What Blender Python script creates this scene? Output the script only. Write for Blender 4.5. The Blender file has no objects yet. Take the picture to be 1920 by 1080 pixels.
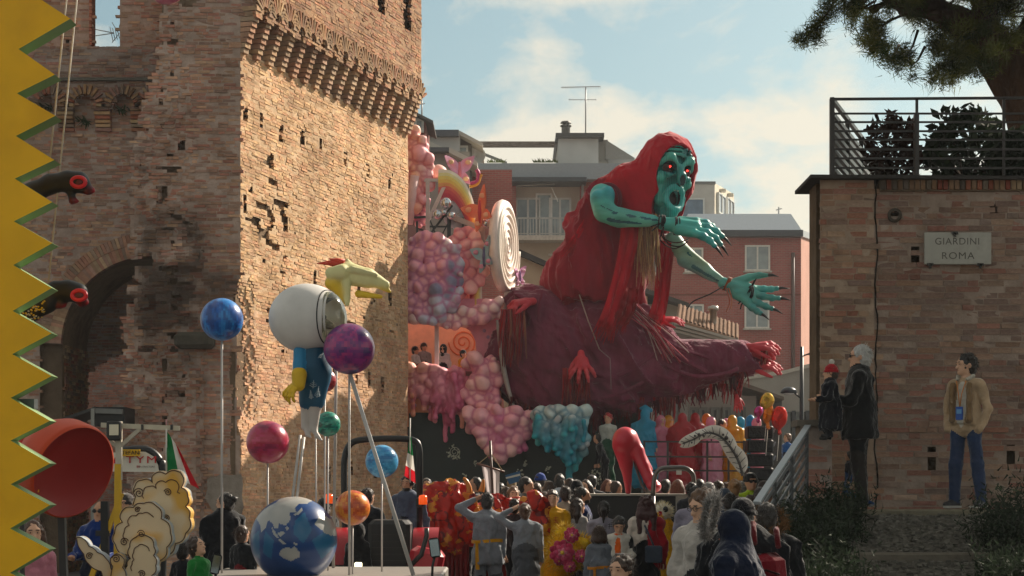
import bpy, math, random
import numpy as np
from mathutils import Vector as V, Matrix, Euler
R = math.radians
SC = bpy.context.scene
COL = SC.collection
random.seed(7); RNG = np.random.default_rng(7)

# ---------------------------------------------------------------- camera
FPX, HY, CZ = 3400.0, 910.0, 1.7            # focal length in photo pixels, horizon row, eye height
cd = bpy.data.cameras.new('camera'); cam = bpy.data.objects.new('camera', cd); COL.objects.link(cam)
cam.location = (0, 0, CZ); cam.rotation_euler = (R(90), 0, 0)
cd.sensor_width = 36; cd.lens = FPX / 1920 * 36; cd.shift_y = (HY - 540) / 1920
cd.clip_start = .1; cd.clip_end = 5000
SC.camera = cam

# ---------------------------------------------------------------- sky, sun, exposure
SUN_AZ, SUN_EL = 46.0, 33.0                   # degrees to the right of the view axis, above the horizon
wd = bpy.data.worlds.new('World'); SC.world = wd; wd.use_nodes = True
nt = wd.node_tree; nt.nodes.clear()
def wn(t, **k):
    n = nt.nodes.new(t)
    for a, b in k.items(): setattr(n, a, b)
    return n
out = wn('ShaderNodeOutputWorld'); bg = wn('ShaderNodeBackground')
sky = wn('ShaderNodeTexSky', sky_type='NISHITA', sun_disc=False, sun_elevation=R(SUN_EL), sun_rotation=R(SUN_AZ), air_density=1.0, dust_density=2.3, ozone_density=1.2)
bg.inputs[1].default_value = 0.06
tc = wn('ShaderNodeTexCoord'); sp = wn('ShaderNodeSeparateXYZ')
nt.links.new(tc.outputs['Generated'], sp.inputs[0])
mz = wn('ShaderNodeMath', operation='ADD'); mz.inputs[1].default_value = .12
nt.links.new(sp.outputs[2], mz.inputs[0])
dv = wn('ShaderNodeVectorMath', operation='DIVIDE'); cmb = wn('ShaderNodeCombineXYZ')
for i in range(3): nt.links.new(mz.outputs[0], cmb.inputs[i])
nt.links.new(tc.outputs['Generated'], dv.inputs[0]); nt.links.new(cmb.outputs[0], dv.inputs[1])
mp = wn('ShaderNodeMapping'); mp.inputs['Scale'].default_value = (1.0, .55, 0.0); mp.inputs['Location'].default_value = (.35, 2.6, 0)
nt.links.new(dv.outputs[0], mp.inputs[0])
nz = wn('ShaderNodeTexNoise'); nz.inputs['Scale'].default_value = 2.6; nz.inputs['Detail'].default_value = 9; nz.inputs['Roughness'].default_value = .58; nz.inputs['Distortion'].default_value = .25
nt.links.new(mp.outputs[0], nz.inputs['Vector'])
rp = wn('ShaderNodeValToRGB'); rp.color_ramp.elements[0].position = .45; rp.color_ramp.elements[1].position = .57
nt.links.new(nz.outputs[0], rp.inputs[0])
hsv = wn('ShaderNodeHueSaturation'); hsv.inputs['Saturation'].default_value = .72; hsv.inputs['Hue'].default_value = .485
nt.links.new(sky.outputs[0], hsv.inputs['Color'])
mx = wn('ShaderNodeMixRGB'); mx.inputs[2].default_value = (10.5, 9.2, 7.2, 1)
cf = wn('ShaderNodeMath', operation='MULTIPLY'); cf.inputs[1].default_value = .75
nt.links.new(rp.outputs[0], cf.inputs[0]); nt.links.new(cf.outputs[0], mx.inputs[0]); tn = wn('ShaderNodeMixRGB', blend_type='MULTIPLY'); tn.inputs[0].default_value = 1; tn.inputs[2].default_value = (.86, 1.03, .99, 1)
nt.links.new(hsv.outputs[0], tn.inputs[1]); nt.links.new(tn.outputs[0], mx.inputs[1])
nt.links.new(mx.outputs[0], bg.inputs[0]); nt.links.new(bg.outputs[0], out.inputs[0])
sd = bpy.data.lights.new('sun', 'SUN'); sd.energy = 5.0; sd.angle = R(.5); sd.color = (1, .87, .71)
sun = bpy.data.objects.new('sun', sd); COL.objects.link(sun)
sdir = V((math.sin(R(SUN_AZ)) * math.cos(R(SUN_EL)), math.cos(R(SUN_AZ)) * math.cos(R(SUN_EL)), math.sin(R(SUN_EL))))
sun.rotation_euler = sdir.to_track_quat('Z', 'Y').to_euler(); sun.location = (30, 20, 40)
vs = SC.view_settings; SC.display_settings.display_device = 'sRGB'
vs.view_transform = 'Standard'; vs.look = 'None'; vs.gamma = 1; vs.use_curve_mapping = False; vs.exposure = 0.68
SC.render.engine = 'CYCLES'; SC.cycles.use_denoising = True
SC.cycles.max_bounces = 6; SC.cycles.diffuse_bounces = 3; SC.cycles.glossy_bounces = 3; SC.cycles.transparent_max_bounces = 12
SC.cycles.sample_clamp_indirect = 4

# ---------------------------------------------------------------- helpers
def px_x(px, Y): return (px - 960) / FPX * Y
def px_z(py, Y): return CZ + (HY - py) / FPX * Y
def P(px, py, Y): return np.array([px_x(px, Y), Y, px_z(py, Y)])
def hx(s):
    s = s.lstrip('#'); r = [int(s[i:i + 2], 16) / 255 for i in (0, 2, 4)]
    return np.array([c / 12.92 if c <= .04045 else ((c + .055) / 1.055) ** 2.4 for c in r])
def cc(c): return hx(c) if isinstance(c, str) else np.array(c, float)[:3]
def unit(v): v = np.array(v, float); return v / (np.linalg.norm(v) + 1e-12)
def rotm(e): return np.array(Euler([R(a) for a in e]).to_matrix())
def lerp(a, b, t): return a + (b - a) * t

def vnoise(p, seed=0):
    """value noise 0..1 at an (n,3) array"""
    p = np.asarray(p, float); i = np.floor(p).astype(np.int64); f = p - i; f = f * f * (3 - 2 * f)
    def h(d):
        q = i + d
        n = (q[:, 0] * 374761393 + q[:, 1] * 668265263 + q[:, 2] * 2147483647 + seed * 1274126177) & 0xffffffff
        n = ((n ^ (n >> 13)) * 1274126177) & 0xffffffff
        return ((n ^ (n >> 16)) & 0xffff) / 65535.0
    r = 0
    for dx in (0, 1):
        for dy in (0, 1):
            for dz in (0, 1):
                w = (f[:, 0] if dx else 1 - f[:, 0]) * (f[:, 1] if dy else 1 - f[:, 1]) * (f[:, 2] if dz else 1 - f[:, 2])
                r = r + w * h(np.array([dx, dy, dz]))
    return r
def fbm(p, seed=0, o=3):
    p = np.asarray(p, float); r = 0; a = .5; t = 0
    for k in range(o): r = r + a * vnoise(p * 2 ** k, seed + k); t += a; a *= .5
    return r / t

# ---- materials: surface finishes; the colour of each piece rides on the mesh attribute "Col"
MATS = {}
def mat(name, rough=.7, var=.15, scale=8, bump=.15, bscale=40, metal=0, col=None, spec=.4, coat=0, emit=0, trans=0, alpha=1, subs=0, stretch=None, transl=0, extra=None, bdist=.01, det=3, sheen=0):
    if name in MATS: return MATS[name]
    m = bpy.data.materials.new(name); m.use_nodes = True; t = m.node_tree; N = t.nodes; L = t.links
    b = N['Principled BSDF']; o = N['Material Output']
    if col is None:
        at = N.new('ShaderNodeAttribute'); at.attribute_name = 'Col'; base = at.outputs[0]
    else:
        rg = N.new('ShaderNodeRGB'); rg.outputs[0].default_value = (*cc(col), 1); base = rg.outputs[0]
    tc = N.new('ShaderNodeTexCoord'); vec = tc.outputs['Object']
    if stretch:
        mp = N.new('ShaderNodeMapping'); mp.inputs['Scale'].default_value = stretch; L.new(vec, mp.inputs[0]); vec = mp.outputs[0]
    nz = N.new('ShaderNodeTexNoise'); nz.inputs['Scale'].default_value = scale; nz.inputs['Detail'].default_value = det; L.new(vec, nz.inputs['Vector'])
    mr = N.new('ShaderNodeMapRange'); mr.inputs[1].default_value = .25; mr.inputs[2].default_value = .75; mr.inputs[3].default_value = 1 - var; mr.inputs[4].default_value = 1 + var
    L.new(nz.outputs[0], mr.inputs[0])
    mu = N.new('ShaderNodeVectorMath'); mu.operation = 'SCALE'; L.new(base, mu.inputs[0]); L.new(mr.outputs[0], mu.inputs['Scale'])
    L.new(mu.outputs[0], b.inputs['Base Color'])
    if extra: extra(t, b, mu.outputs[0], vec)
    b.inputs['Sheen Weight'].default_value = sheen; b.inputs['Sheen Roughness'].default_value = .35
    b.inputs['Roughness'].default_value = rough; b.inputs['Metallic'].default_value = metal
    b.inputs['Specular IOR Level'].default_value = spec; b.inputs['Coat Weight'].default_value = coat; b.inputs['Coat Roughness'].default_value = .15
    if trans: b.inputs['Transmission Weight'].default_value = trans
    if alpha < 1: b.inputs['Alpha'].default_value = alpha
    if emit:
        L.new(base, b.inputs['Emission Color']); b.inputs['Emission Strength'].default_value = emit
    if bump:
        n2 = N.new('ShaderNodeTexNoise'); n2.inputs['Scale'].default_value = bscale; n2.inputs['Detail'].default_value = 4; L.new(vec, n2.inputs['Vector'])
        bp = N.new('ShaderNodeBump'); bp.inputs['Strength'].default_value = bump; bp.inputs['Distance'].default_value = bdist
        L.new(n2.outputs[0], bp.inputs['Height']); L.new(bp.outputs[0], b.inputs['Normal'])
    if transl:
        tr = N.new('ShaderNodeBsdfTranslucent'); ms = N.new('ShaderNodeMixShader'); ms.inputs[0].default_value = transl
        L.new(mu.outputs[0], tr.inputs[0]); L.new(b.outputs[0], ms.inputs[1]); L.new(tr.outputs[0], ms.inputs[2]); L.new(ms.outputs[0], o.inputs[0])
    MATS[name] = m; return m
def patina(s1, lo, hi, dark):
    """large soft stains of weather on masonry"""
    def f(t, b, c, vec):
        N, L = t.nodes, t.links
        n = N.new('ShaderNodeTexNoise'); n.inputs['Scale'].default_value = s1; n.inputs['Detail'].default_value = 6; n.inputs['Roughness'].default_value = .65; L.new(vec, n.inputs['Vector'])
        r = N.new('ShaderNodeMapRange'); r.inputs[1].default_value = lo; r.inputs[2].default_value = hi; L.new(n.outputs[0], r.inputs[0])
        m = N.new('ShaderNodeMixRGB'); m.blend_type = 'MULTIPLY'; m.inputs[2].default_value = (*dark, 1)
        L.new(r.outputs[0], m.inputs[0]); L.new(c, m.inputs[1]); L.new(m.outputs[0], b.inputs['Base Color'])
    return f
CLOTH = mat('woven cloth', .9, .2, 7, .75, 13, spec=.2, bdist=.035, sheen=.5)
SKIN = mat('skin', .55, .08, 14, .05, 80, spec=.35)
HAIR = mat('hair', .42, .25, 60, .5, 130, spec=.5, sheen=.3, stretch=(1, 1, .25))
BRICK = mat('old brick', .93, .22, 9, .55, 45, spec=.15, bdist=.012, extra=patina(.9, .42, .7, (.62, .58, .55)))
MORTAR = mat('lime mortar', .95, .2, 6, .6, 30, spec=.1, bdist=.02, extra=patina(.9, .42, .7, (.62, .58, .55)))
PLASTER = mat('plaster', .85, .06, 1.5, .15, 25, spec=.2, extra=patina(.5, .45, .75, (.82, .8, .78)))
PAINT = mat('gloss paint', .32, .06, 3, .04, 20, spec=.5)
SATIN = mat('satin paint', .5, .1, 4, .1, 18, spec=.4)
PAPER = mat('painted papier mache', .55, .12, 5, .25, 14, spec=.35, bdist=.02)
METAL = mat('painted metal', .4, .1, 12, .05, 60, spec=.5)
STEEL = mat('steel', .3, .1, 12, .03, 60, metal=.9)
STONE = mat('stone', .9, .2, 12, .5, 50, spec=.2)
BARK = mat('pine bark', .95, .35, 7, 1.0, 14, spec=.1, stretch=(1, 1, .35), bdist=.06)
LEAF = mat('leaf', .75, .3, 3, 0, spec=.12, transl=.25)
NEEDLE = mat('pine needle', .6, .3, 2, 0, spec=.2, transl=.5)
GLASS = mat('window glass', .06, .1, 2, .02, 1.2, spec=.9, coat=.5)
ROBE = mat('draped robe cloth', .88, .28, 3.5, .95, 5, spec=.15, bdist=.1, stretch=(1, 1, .3), sheen=.3)
SHINY = mat('satin costume cloth', .33, .15, 6, .6, 14, spec=.5, transl=.32, bdist=.04)
FUR = mat('fur', .9, .3, 40, .9, 90, spec=.1)
FOIL = mat('foil balloon', .12, .05, 3, .5, 9, metal=.75, bdist=.02)
TILE = mat('roof tile', .9, .25, 5, .4, 20, spec=.1)
LAMP = mat('lit lamp', .4, 0, 3, 0, emit=2.2)
GLOW = mat('glowing eye', .3, 0, 3, 0, emit=4)
CLEAR = mat('clear acrylic', .05, 0, 3, 0, spec=.5, trans=.92)
FLAG = mat('flag cloth', .8, .05, 6, .2, 30, transl=.4)
RUBBER = mat('rubber', .7, .15, 10, .2, 40, spec=.3)

# ---- mesh building
def quat_basis(z):
    z = unit(z); a = np.array([0, 0, 1.]) if abs(z[2]) < .95 else np.array([1., 0, 0])
    x = unit(np.cross(a, z)); return x, np.cross(z, x), z
BOXF = np.array([[0, 3, 2, 1], [4, 5, 6, 7], [0, 1, 5, 4], [1, 2, 6, 5], [2, 3, 7, 6], [3, 0, 4, 7]])
BOXV = np.array([[-1, -1, -1], [1, -1, -1], [1, 1, -1], [-1, 1, -1], [-1, -1, 1], [1, -1, 1], [1, 1, 1], [-1, 1, 1]]) * .5
class G:
    """collects shapes and links them as ONE mesh object"""
    def __init__(s): s.v = []; s.n = 0; s.f = []
    def add(s, v, f, m=0, col=(.5, .5, .5), sm=False):
        v = np.asarray(v, float).reshape(-1, 3)
        if isinstance(f, np.ndarray): fs = f + s.n
        else: fs = [[i + s.n for i in q] for q in f]
        s.v.append(v); s.n += len(v); c = cc(col) if not (isinstance(col, np.ndarray) and col.ndim == 2) else col
        s.f.append((fs, m, c, sm)); return s
    def box(s, c, sz, rot=None, m=0, col=(.5, .5, .5), tap=1.0):
        v = BOXV.copy(); v[4:, :2] *= tap; v = v * np.array(sz)
        if rot is not None: v = v @ (rotm(rot) if np.ndim(rot) == 1 else np.asarray(rot)).T
        return s.add(v + np.array(c), BOXF, m, col)
    def bev(s, c, sz, b=.02, rot=None, m=0, col=(.5, .5, .5)):
        """box with chamfered vertical and top edges"""
        x, y, z = np.array(sz) / 2; b = min(b, x * .9, y * .9, z * .9)
        def ring(i, zz): i_ = b if i else 0; X, Y = x - i_, y - i_; k = b; return [[-X, -Y + k, zz], [-X + k, -Y, zz], [X - k, -Y, zz], [X, -Y + k, zz], [X, Y - k, zz], [X - k, Y, zz], [-X + k, Y, zz], [-X, Y - k, zz]]
        v = np.array(ring(1, -z) + ring(0, -z + b) + ring(0, z - b) + ring(1, z))
        f = [list(range(7, -1, -1)), list(range(24, 32))]
        for r in range(3):
            for i in range(8): j = (i + 1) % 8; f.append([r * 8 + i, r * 8 + j, r * 8 + 8 + j, r * 8 + 8 + i])
        if rot is not None: v = v @ (rotm(rot) if np.ndim(rot) == 1 else np.asarray(rot)).T
        return s.add(v + np.array(c), f, m, col)
    def bar(s, a, b, w, h=None, m=0, col=(.5, .5, .5), up=(0, 0, 1)):
        a, b = np.array(a, float), np.array(b, float); z = unit(b - a); x = np.cross(np.array(up, float), z)
        if np.linalg.norm(x) < 1e-4: x = np.cross([1., 0, 0], z)
        x = unit(x); y = np.cross(z, x); M = np.stack([x, y, z], 1)
        return s.box((a + b) / 2, (w, h or w, np.linalg.norm(b - a)), M, m, col)
    def tube(s, pts, r, n=8, m=0, col=(.5, .5, .5), cap=True, flat=1.0, up=None):
        p = np.array(pts, float); k = len(p); r = np.broadcast_to(np.asarray(r, float), (k,))
        t = np.gradient(p, axis=0); a = np.linspace(0, 2 * np.pi, n, endpoint=False)
        x, y, _ = quat_basis(t[0]) if up is None else (unit(np.cross(up, t[0])), None, None)
        vs = []
        for i in range(k):
            z = unit(t[i]); x = unit(x - z * np.dot(x, z)); y = np.cross(z, x)
            vs.append(p[i] + r[i] * (np.outer(np.cos(a), x) + flat * np.outer(np.sin(a), y)))
        v = np.concatenate(vs); i = np.arange(k - 1)[:, None] * n; j = np.arange(n)[None]; j2 = (j + 1) % n
        f = np.stack([i + j, i + j2, i + n + j2, i + n + j], -1).reshape(-1, 4)
        s.add(v, f, m, col, True)
        if cap:
            s.f.append(([[s.n - k * n + q for q in range(n - 1, -1, -1)], [s.n - n + q for q in range(n)]], m, cc(col), False))
        return s
    def ball(s, c, r, nu=12, nv=8, m=0, col=(.5, .5, .5), rot=None, lo=0, hi=1):
        r = np.broadcast_to(np.asarray(r, float), (3,)); th = np.linspace(lo * np.pi, hi * np.pi, nv + 1); ph = np.linspace(0, 2 * np.pi, nu, endpoint=False)
        v = np.stack([np.outer(np.sin(th), np.cos(ph)), np.outer(np.sin(th), np.sin(ph)), np.outer(np.cos(th), np.ones(nu))], -1).reshape(-1, 3) * r
        if rot is not None: v = v @ (rotm(rot) if np.ndim(rot) == 1 else np.asarray(rot)).T
        i = np.arange(nv)[:, None] * nu; j = np.arange(nu)[None]; j2 = (j + 1) % nu
        return s.add(v + np.array(c), np.stack([i + j, i + nu + j, i + nu + j2, i + j2], -1).reshape(-1, 4), m, col, True)
    def lathe(s, prof, c=(0, 0, 0), n=20, m=0, col=(.5, .5, .5), rot=None, sm=True):
        pr = np.array(prof, float); ph = np.linspace(0, 2 * np.pi, n, endpoint=False); k = len(pr)
        v = np.stack([np.outer(pr[:, 0], np.cos(ph)), np.outer(pr[:, 0], np.sin(ph)), np.outer(pr[:, 1], np.ones(n))], -1).reshape(-1, 3)
        if rot is not None: v = v @ (rotm(rot) if np.ndim(rot) == 1 else np.asarray(rot)).T
        i = np.arange(k - 1)[:, None] * n; j = np.arange(n)[None]; j2 = (j + 1) % n
        return s.add(v + np.array(c), np.stack([i + j, i + j2, i + n + j2, i + n + j], -1).reshape(-1, 4), m, col, sm)
    def prism(s, pts, d, n=None, m=0, col=(.5, .5, .5), side=None):
        """closed planar outline (n,3) extruded by vector d"""
        p = np.array(pts, float); d = np.array(d, float); k = len(p)
        nr = sum(np.cross(p[i] - p[0], p[(i + 1) % k] - p[0]) for i in range(k))
        if np.dot(nr, d) > 0: p = p[::-1]
        s.add(p, [list(range(k))], m, col); base = s.n - k
        s.add(p + d, [list(range(k - 1, -1, -1))], m, col); b2 = s.n - k
        s.f.append(([[base + (i + 1) % k, base + i, b2 + i, b2 + (i + 1) % k] for i in range(k)], m, cc(col if side is None else side), False))
        return s
    def sheet(s, a, m=0, col=(.5, .5, .5), sm=True, th=0, closed=False):
        a = np.array(a, float); nu, nv = a.shape[:2]; w = nu if closed else nu - 1
        i = np.arange(w)[:, None]; i2 = (i + 1) % nu; j = np.arange(nv - 1)[None]
        f = np.stack([i * nv + j, i2 * nv + j, i2 * nv + j + 1, i * nv + j + 1], -1).reshape(-1, 4)
        if isinstance(col, np.ndarray) and col.ndim == 3: col = col[:w, :nv - 1].reshape(-1, 3)
        s.add(a, f, m, col, sm)
        if th:
            du = np.gradient(a, axis=0); dvv = np.gradient(a, axis=1); n = np.cross(du, dvv); n /= np.linalg.norm(n, axis=-1, keepdims=True) + 1e-9
            s.add(a - n * th, f[:, ::-1].copy(), m, col, sm)
        return s
    def boxes(s, c, sz, M=None, m=0, col=None, jit=0):
        """many boxes at once: centres (n,3), sizes (n,3), one shared basis M or (n,3,3)"""
        c = np.asarray(c, float); n = len(c)
        if n == 0: return s
        v = BOXV[None] * np.asarray(sz, float)[:, None]
        if jit: v = v + RNG.normal(0, jit, v.shape)
        if M is not None: v = np.einsum('nij,nkj->nki', M, v) if np.ndim(M) == 3 else v @ np.asarray(M).T
        v = v + c[:, None]
        f = (BOXF[None] + np.arange(n)[:, None, None] * 8).reshape(-1, 4)
        return s.add(v.reshape(-1, 3), f, m, np.repeat(np.asarray(col, float), 6, 0) if np.ndim(col) == 2 else cc(col))
    def mesh(s, name, mats, off=(0, 0, 0)):
        me = bpy.data.meshes.new(name)
        if s.n == 0: return me
        v = np.concatenate(s.v) - np.asarray(off, float)
        ls, tot, mi, cl, sm = [], [], [], [], []
        for f, m, c, smo in s.f:
            if isinstance(f, np.ndarray):
                k = f.shape[1]; n = len(f); ls.append(f.reshape(-1)); t = np.full(n, k)
            else:
                n = len(f); ls.append(np.array([i for q in f for i in q])); t = np.array([len(q) for q in f])
            tot.append(t); mi.append(np.full(n, m)); sm.append(np.full(n, smo))
            cl.append(np.repeat(c if c.ndim == 2 else np.broadcast_to(c, (n, 3)), t, 0))
        ls = np.concatenate(ls); tot = np.concatenate(tot); cl = np.concatenate(cl)
        me.vertices.add(len(v)); me.vertices.foreach_set('co', v.ravel().astype(np.float32))
        me.loops.add(len(ls)); me.loops.foreach_set('vertex_index', ls.astype(np.int32))
        me.polygons.add(len(tot)); me.polygons.foreach_set('loop_start', np.concatenate([[0], np.cumsum(tot)[:-1]]).astype(np.int32))
        me.polygons.foreach_set('material_index', np.concatenate(mi).astype(np.int32))
        me.polygons.foreach_set('use_smooth', np.concatenate(sm).astype(bool))
        a = me.attributes.new('Col', 'FLOAT_COLOR', 'CORNER'); a.data.foreach_set('color', np.concatenate([cl, np.ones((len(cl), 1))], 1).astype(np.float32).ravel())
        for x in (mats if isinstance(mats, (list, tuple)) else [mats]): me.materials.append(x)
        me.update(calc_edges=True); return me
    def build(s, name, mats, parent=None, world=True, base=None):
        off = np.zeros(3)
        if parent is not None and world:
            q = parent
            while q is not None: off = off + np.array(q.location); q = q.parent
        if parent is None:
            if base is None:
                v = np.concatenate(s.v); base = [*(v.min(0) + v.max(0))[:2] / 2, v[:, 2].min()]
            off = np.array(base, float)
        o = bpy.data.objects.new(name, s.mesh(name, mats, off)); COL.objects.link(o)
        if parent is None: o.location = off
        else: o.parent = parent
        return o
def empty(name, loc, label, cat, group=None, rz=0):
    o = bpy.data.objects.new(name, None); COL.objects.link(o); o.location = tuple(loc); o.rotation_euler = (0, 0, R(rz)); o.empty_display_size = .2
    return tag(o, label, cat, group)
def tag(o, label=None, cat=None, group=None, kind=None):
    for k, v in (('label', label), ('category', cat), ('group', group), ('kind', kind)):
        if v: o[k] = v
    return o

# ---- smooth bodies: tapered capsules and ellipsoids melted into one continuous surface (surface nets)
CORN = np.array([[0, 0, 0], [1, 0, 0], [0, 1, 0], [1, 1, 0], [0, 0, 1], [1, 0, 1], [0, 1, 1], [1, 1, 1]])
EDG = [(0, 1), (2, 3), (4, 5), (6, 7), (0, 2), (1, 3), (4, 6), (5, 7), (0, 4), (1, 5), (2, 6), (3, 7)]
def nets(f, org, h):
    s = f < 0; cnt = np.zeros(np.array(f.shape) - 1, np.int8); sh = cnt.shape
    for c in CORN: cnt += s[c[0]:c[0] + sh[0], c[1]:c[1] + sh[1], c[2]:c[2] + sh[2]]
    mixed = (cnt > 0) & (cnt < 8); idx = np.argwhere(mixed); vid = -np.ones(sh, np.int64); vid[mixed] = np.arange(len(idx))
    acc = np.zeros((len(idx), 3)); n = np.zeros(len(idx))
    fv = [f[idx[:, 0] + c[0], idx[:, 1] + c[1], idx[:, 2] + c[2]] for c in CORN]
    for a, b in EDG:
        cr = (fv[a] < 0) != (fv[b] < 0); t = np.where(cr, fv[a] / np.where(cr, fv[a] - fv[b], 1), 0)
        acc += (CORN[a] + (CORN[b] - CORN[a]) * t[:, None]) * cr[:, None]; n += cr
    v = (idx + acc / n[:, None]) * h + org; q = []
    for ax in range(3):
        u, w = (ax + 1) % 3, (ax + 2) % 3
        lo = [slice(None)] * 3; hi = [slice(None)] * 3; lo[ax] = slice(0, -1); hi[ax] = slice(1, None)
        a = s[tuple(lo)]; e = np.argwhere(a != s[tuple(hi)])
        e = e[(e[:, u] > 0) & (e[:, w] > 0) & (e[:, u] < sh[u]) & (e[:, w] < sh[w])]
        ins = a[e[:, 0], e[:, 1], e[:, 2]]
        def cell(du, dw):
            k = e.copy(); k[:, u] += du; k[:, w] += dw; return vid[k[:, 0], k[:, 1], k[:, 2]]
        qq = np.stack([cell(-1, -1), cell(0, -1), cell(0, 0), cell(-1, 0)], 1); qq[~ins] = qq[~ins][:, ::-1]; q.append(qq)
    q = np.concatenate(q); return v, q[(q >= 0).all(1)]
class Blob:
    def __init__(s, k=.04): s.k = k; s.p = []
    def cap(s, a, b, ra, rb=None, col=(.5, .5, .5), m=0, k=None, op='+', sq=None):
        s.p.append(dict(t=0, a=np.array(a, float), b=np.array(b, float), ra=ra, rb=ra if rb is None else rb, col=cc(col), m=m, k=s.k if k is None else k, op=op, sq=sq)); return s
    def chain(s, pts, rs, **kw):
        for i in range(len(pts) - 1): s.cap(pts[i], pts[i + 1], rs[i], rs[i + 1], **kw)
        return s
    def ell(s, c, r, rot=None, col=(.5, .5, .5), m=0, k=None, op='+'):
        s.p.append(dict(t=1, c=np.array(c, float), r=np.broadcast_to(np.asarray(r, float), (3,)).copy(), M=None if rot is None else (rotm(rot) if np.ndim(rot) == 1 else np.asarray(rot)), col=cc(col), m=m, k=s.k if k is None else k, op=op)); return s
    def dist(s, q, x):
        if q['t'] == 0:
            ba = q['b'] - q['a']; pa = x - q['a']; t = np.clip(pa @ ba / (ba @ ba + 1e-12), 0, 1)
            d = pa - t[..., None] * ba; r = q['ra'] + (q['rb'] - q['ra']) * t
            if q['sq'] is not None:
                ax, sc = q['sq']; ax = unit(ax); e = d @ ax; d = d + (e * (1 / sc - 1))[..., None] * ax
                return (np.linalg.norm(d, axis=-1) - r) * min(1, sc)
            return np.linalg.norm(d, axis=-1) - r
        d = x - q['c']
        if q['M'] is not None: d = d @ q['M']
        k0 = np.linalg.norm(d / q['r'], axis=-1); k1 = np.linalg.norm(d / q['r'] ** 2, axis=-1) + 1e-9
        return k0 * (k0 - 1) / k1
    def bb(s, q):
        if q['t'] == 0:
            sc = max(1, q['sq'][1]) if q['sq'] is not None else 1; r = max(q['ra'], q['rb']) * sc
            return np.minimum(q['a'], q['b']) - r, np.maximum(q['a'], q['b']) + r
        r = q['r'] if q['M'] is None else np.sqrt((q['M'] ** 2) @ (q['r'] ** 2)); return q['c'] - r, q['c'] + r
    def mesh(s, h, disp=None):
        B = [s.bb(q) for q in s.p if q['op'] == '+']; lo = np.min([b[0] for b in B], 0) - 2.5 * h - s.k; hi = np.max([b[1] for b in B], 0) + 2.5 * h + s.k
        n = np.ceil((hi - lo) / h).astype(int) + 1; f = np.full(n, .5 + 4 * h)
        g = [lo[i] + np.arange(n[i]) * h for i in range(3)]
        for q in s.p:
            if q['op'] == 'p': continue
            b = s.bb(q); pad = q['k'] + 2.5 * h
            i0 = np.clip(np.floor((b[0] - pad - lo) / h).astype(int), 0, n - 1); i1 = np.clip(np.ceil((b[1] + pad - lo) / h).astype(int) + 1, 1, n)
            if (i1 <= i0).any(): continue
            sl = tuple(slice(i0[i], i1[i]) for i in range(3))
            x = np.stack(np.meshgrid(g[0][sl[0]], g[1][sl[1]], g[2][sl[2]], indexing='ij'), -1)
            d = s.dist(q, x); c = f[sl]; k = max(q['k'], 1e-6)
            if q['op'] == '+': f[sl] = np.minimum(c, d) - np.maximum(k - np.abs(c - d), 0) ** 2 / (4 * k)
            else: d = -d; f[sl] = np.maximum(c, d) + np.maximum(k - np.abs(c - d), 0) ** 2 / (4 * k)
        v, fc = nets(f, lo, h)
        if disp: v = disp(v)
        return v, fc
    def into(s, g, h, soft=0, disp=None, m0=0, crease=None):
        v, fc = s.mesh(h, disp); pr = [q for q in s.p if q['op'] in '+p']; fcx = v[fc].mean(1)
        D = np.stack([s.dist(q, fcx) for q in pr]); C = np.stack([q['col'] for q in pr])
        pa = np.array([q['op'] == 'p' for q in pr])
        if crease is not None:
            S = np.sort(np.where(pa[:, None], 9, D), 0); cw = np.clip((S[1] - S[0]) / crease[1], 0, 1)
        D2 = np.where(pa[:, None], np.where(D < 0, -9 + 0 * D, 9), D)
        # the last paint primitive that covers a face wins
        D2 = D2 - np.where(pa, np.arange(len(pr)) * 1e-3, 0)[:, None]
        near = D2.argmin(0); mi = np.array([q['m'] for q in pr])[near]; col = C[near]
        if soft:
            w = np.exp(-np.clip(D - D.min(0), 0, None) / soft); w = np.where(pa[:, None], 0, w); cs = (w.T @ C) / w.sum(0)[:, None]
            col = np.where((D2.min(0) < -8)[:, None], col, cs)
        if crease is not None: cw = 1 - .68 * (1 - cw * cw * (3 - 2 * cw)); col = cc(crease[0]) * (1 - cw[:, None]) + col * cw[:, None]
        base = g.n; g.v.append(v); g.n += len(v)
        for k in np.unique(mi): g.f.append((fc[mi == k] + base, int(k) + m0, col[mi == k], True))
        return g
def jitter(amp, fr, seed=0):
    def f(v):
        return v + amp * 2 * (np.stack([fbm(v * fr + 13.1 * i, seed + i, 2) for i in range(3)], 1) - .5)
    return f

# ---- writing
def text(name, body, size, loc, rot, m, col, parent, depth=.004, align='CENTER', sx=1.0, font_spacing=1.0):
    cu = bpy.data.curves.new(name, 'FONT'); cu.body = body; cu.size = size; cu.align_x = align; cu.align_y = 'CENTER'; cu.extrude = depth; cu.space_character = font_spacing
    o = bpy.data.objects.new('tmp', cu); COL.objects.link(o); dg = bpy.context.evaluated_depsgraph_get()
    me = bpy.data.meshes.new_from_object(o.evaluated_get(dg)); bpy.data.objects.remove(o)
    n = len(me.vertices); v = np.zeros(n * 3); me.vertices.foreach_get('co', v); v = v.reshape(-1, 3); v[:, 0] *= sx
    fs = [list(p.vertices) for p in me.polygons]; bpy.data.meshes.remove(me)
    v = v @ np.asarray(rot).T + np.array(loc); g = G().add(v, fs, 0, col); return g.build(name, m, parent)
FACE_CAM = np.array([[1, 0, 0], [0, 0, -1], [0, 1, 0.]])     # text plane facing the camera side (-Y)
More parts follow.
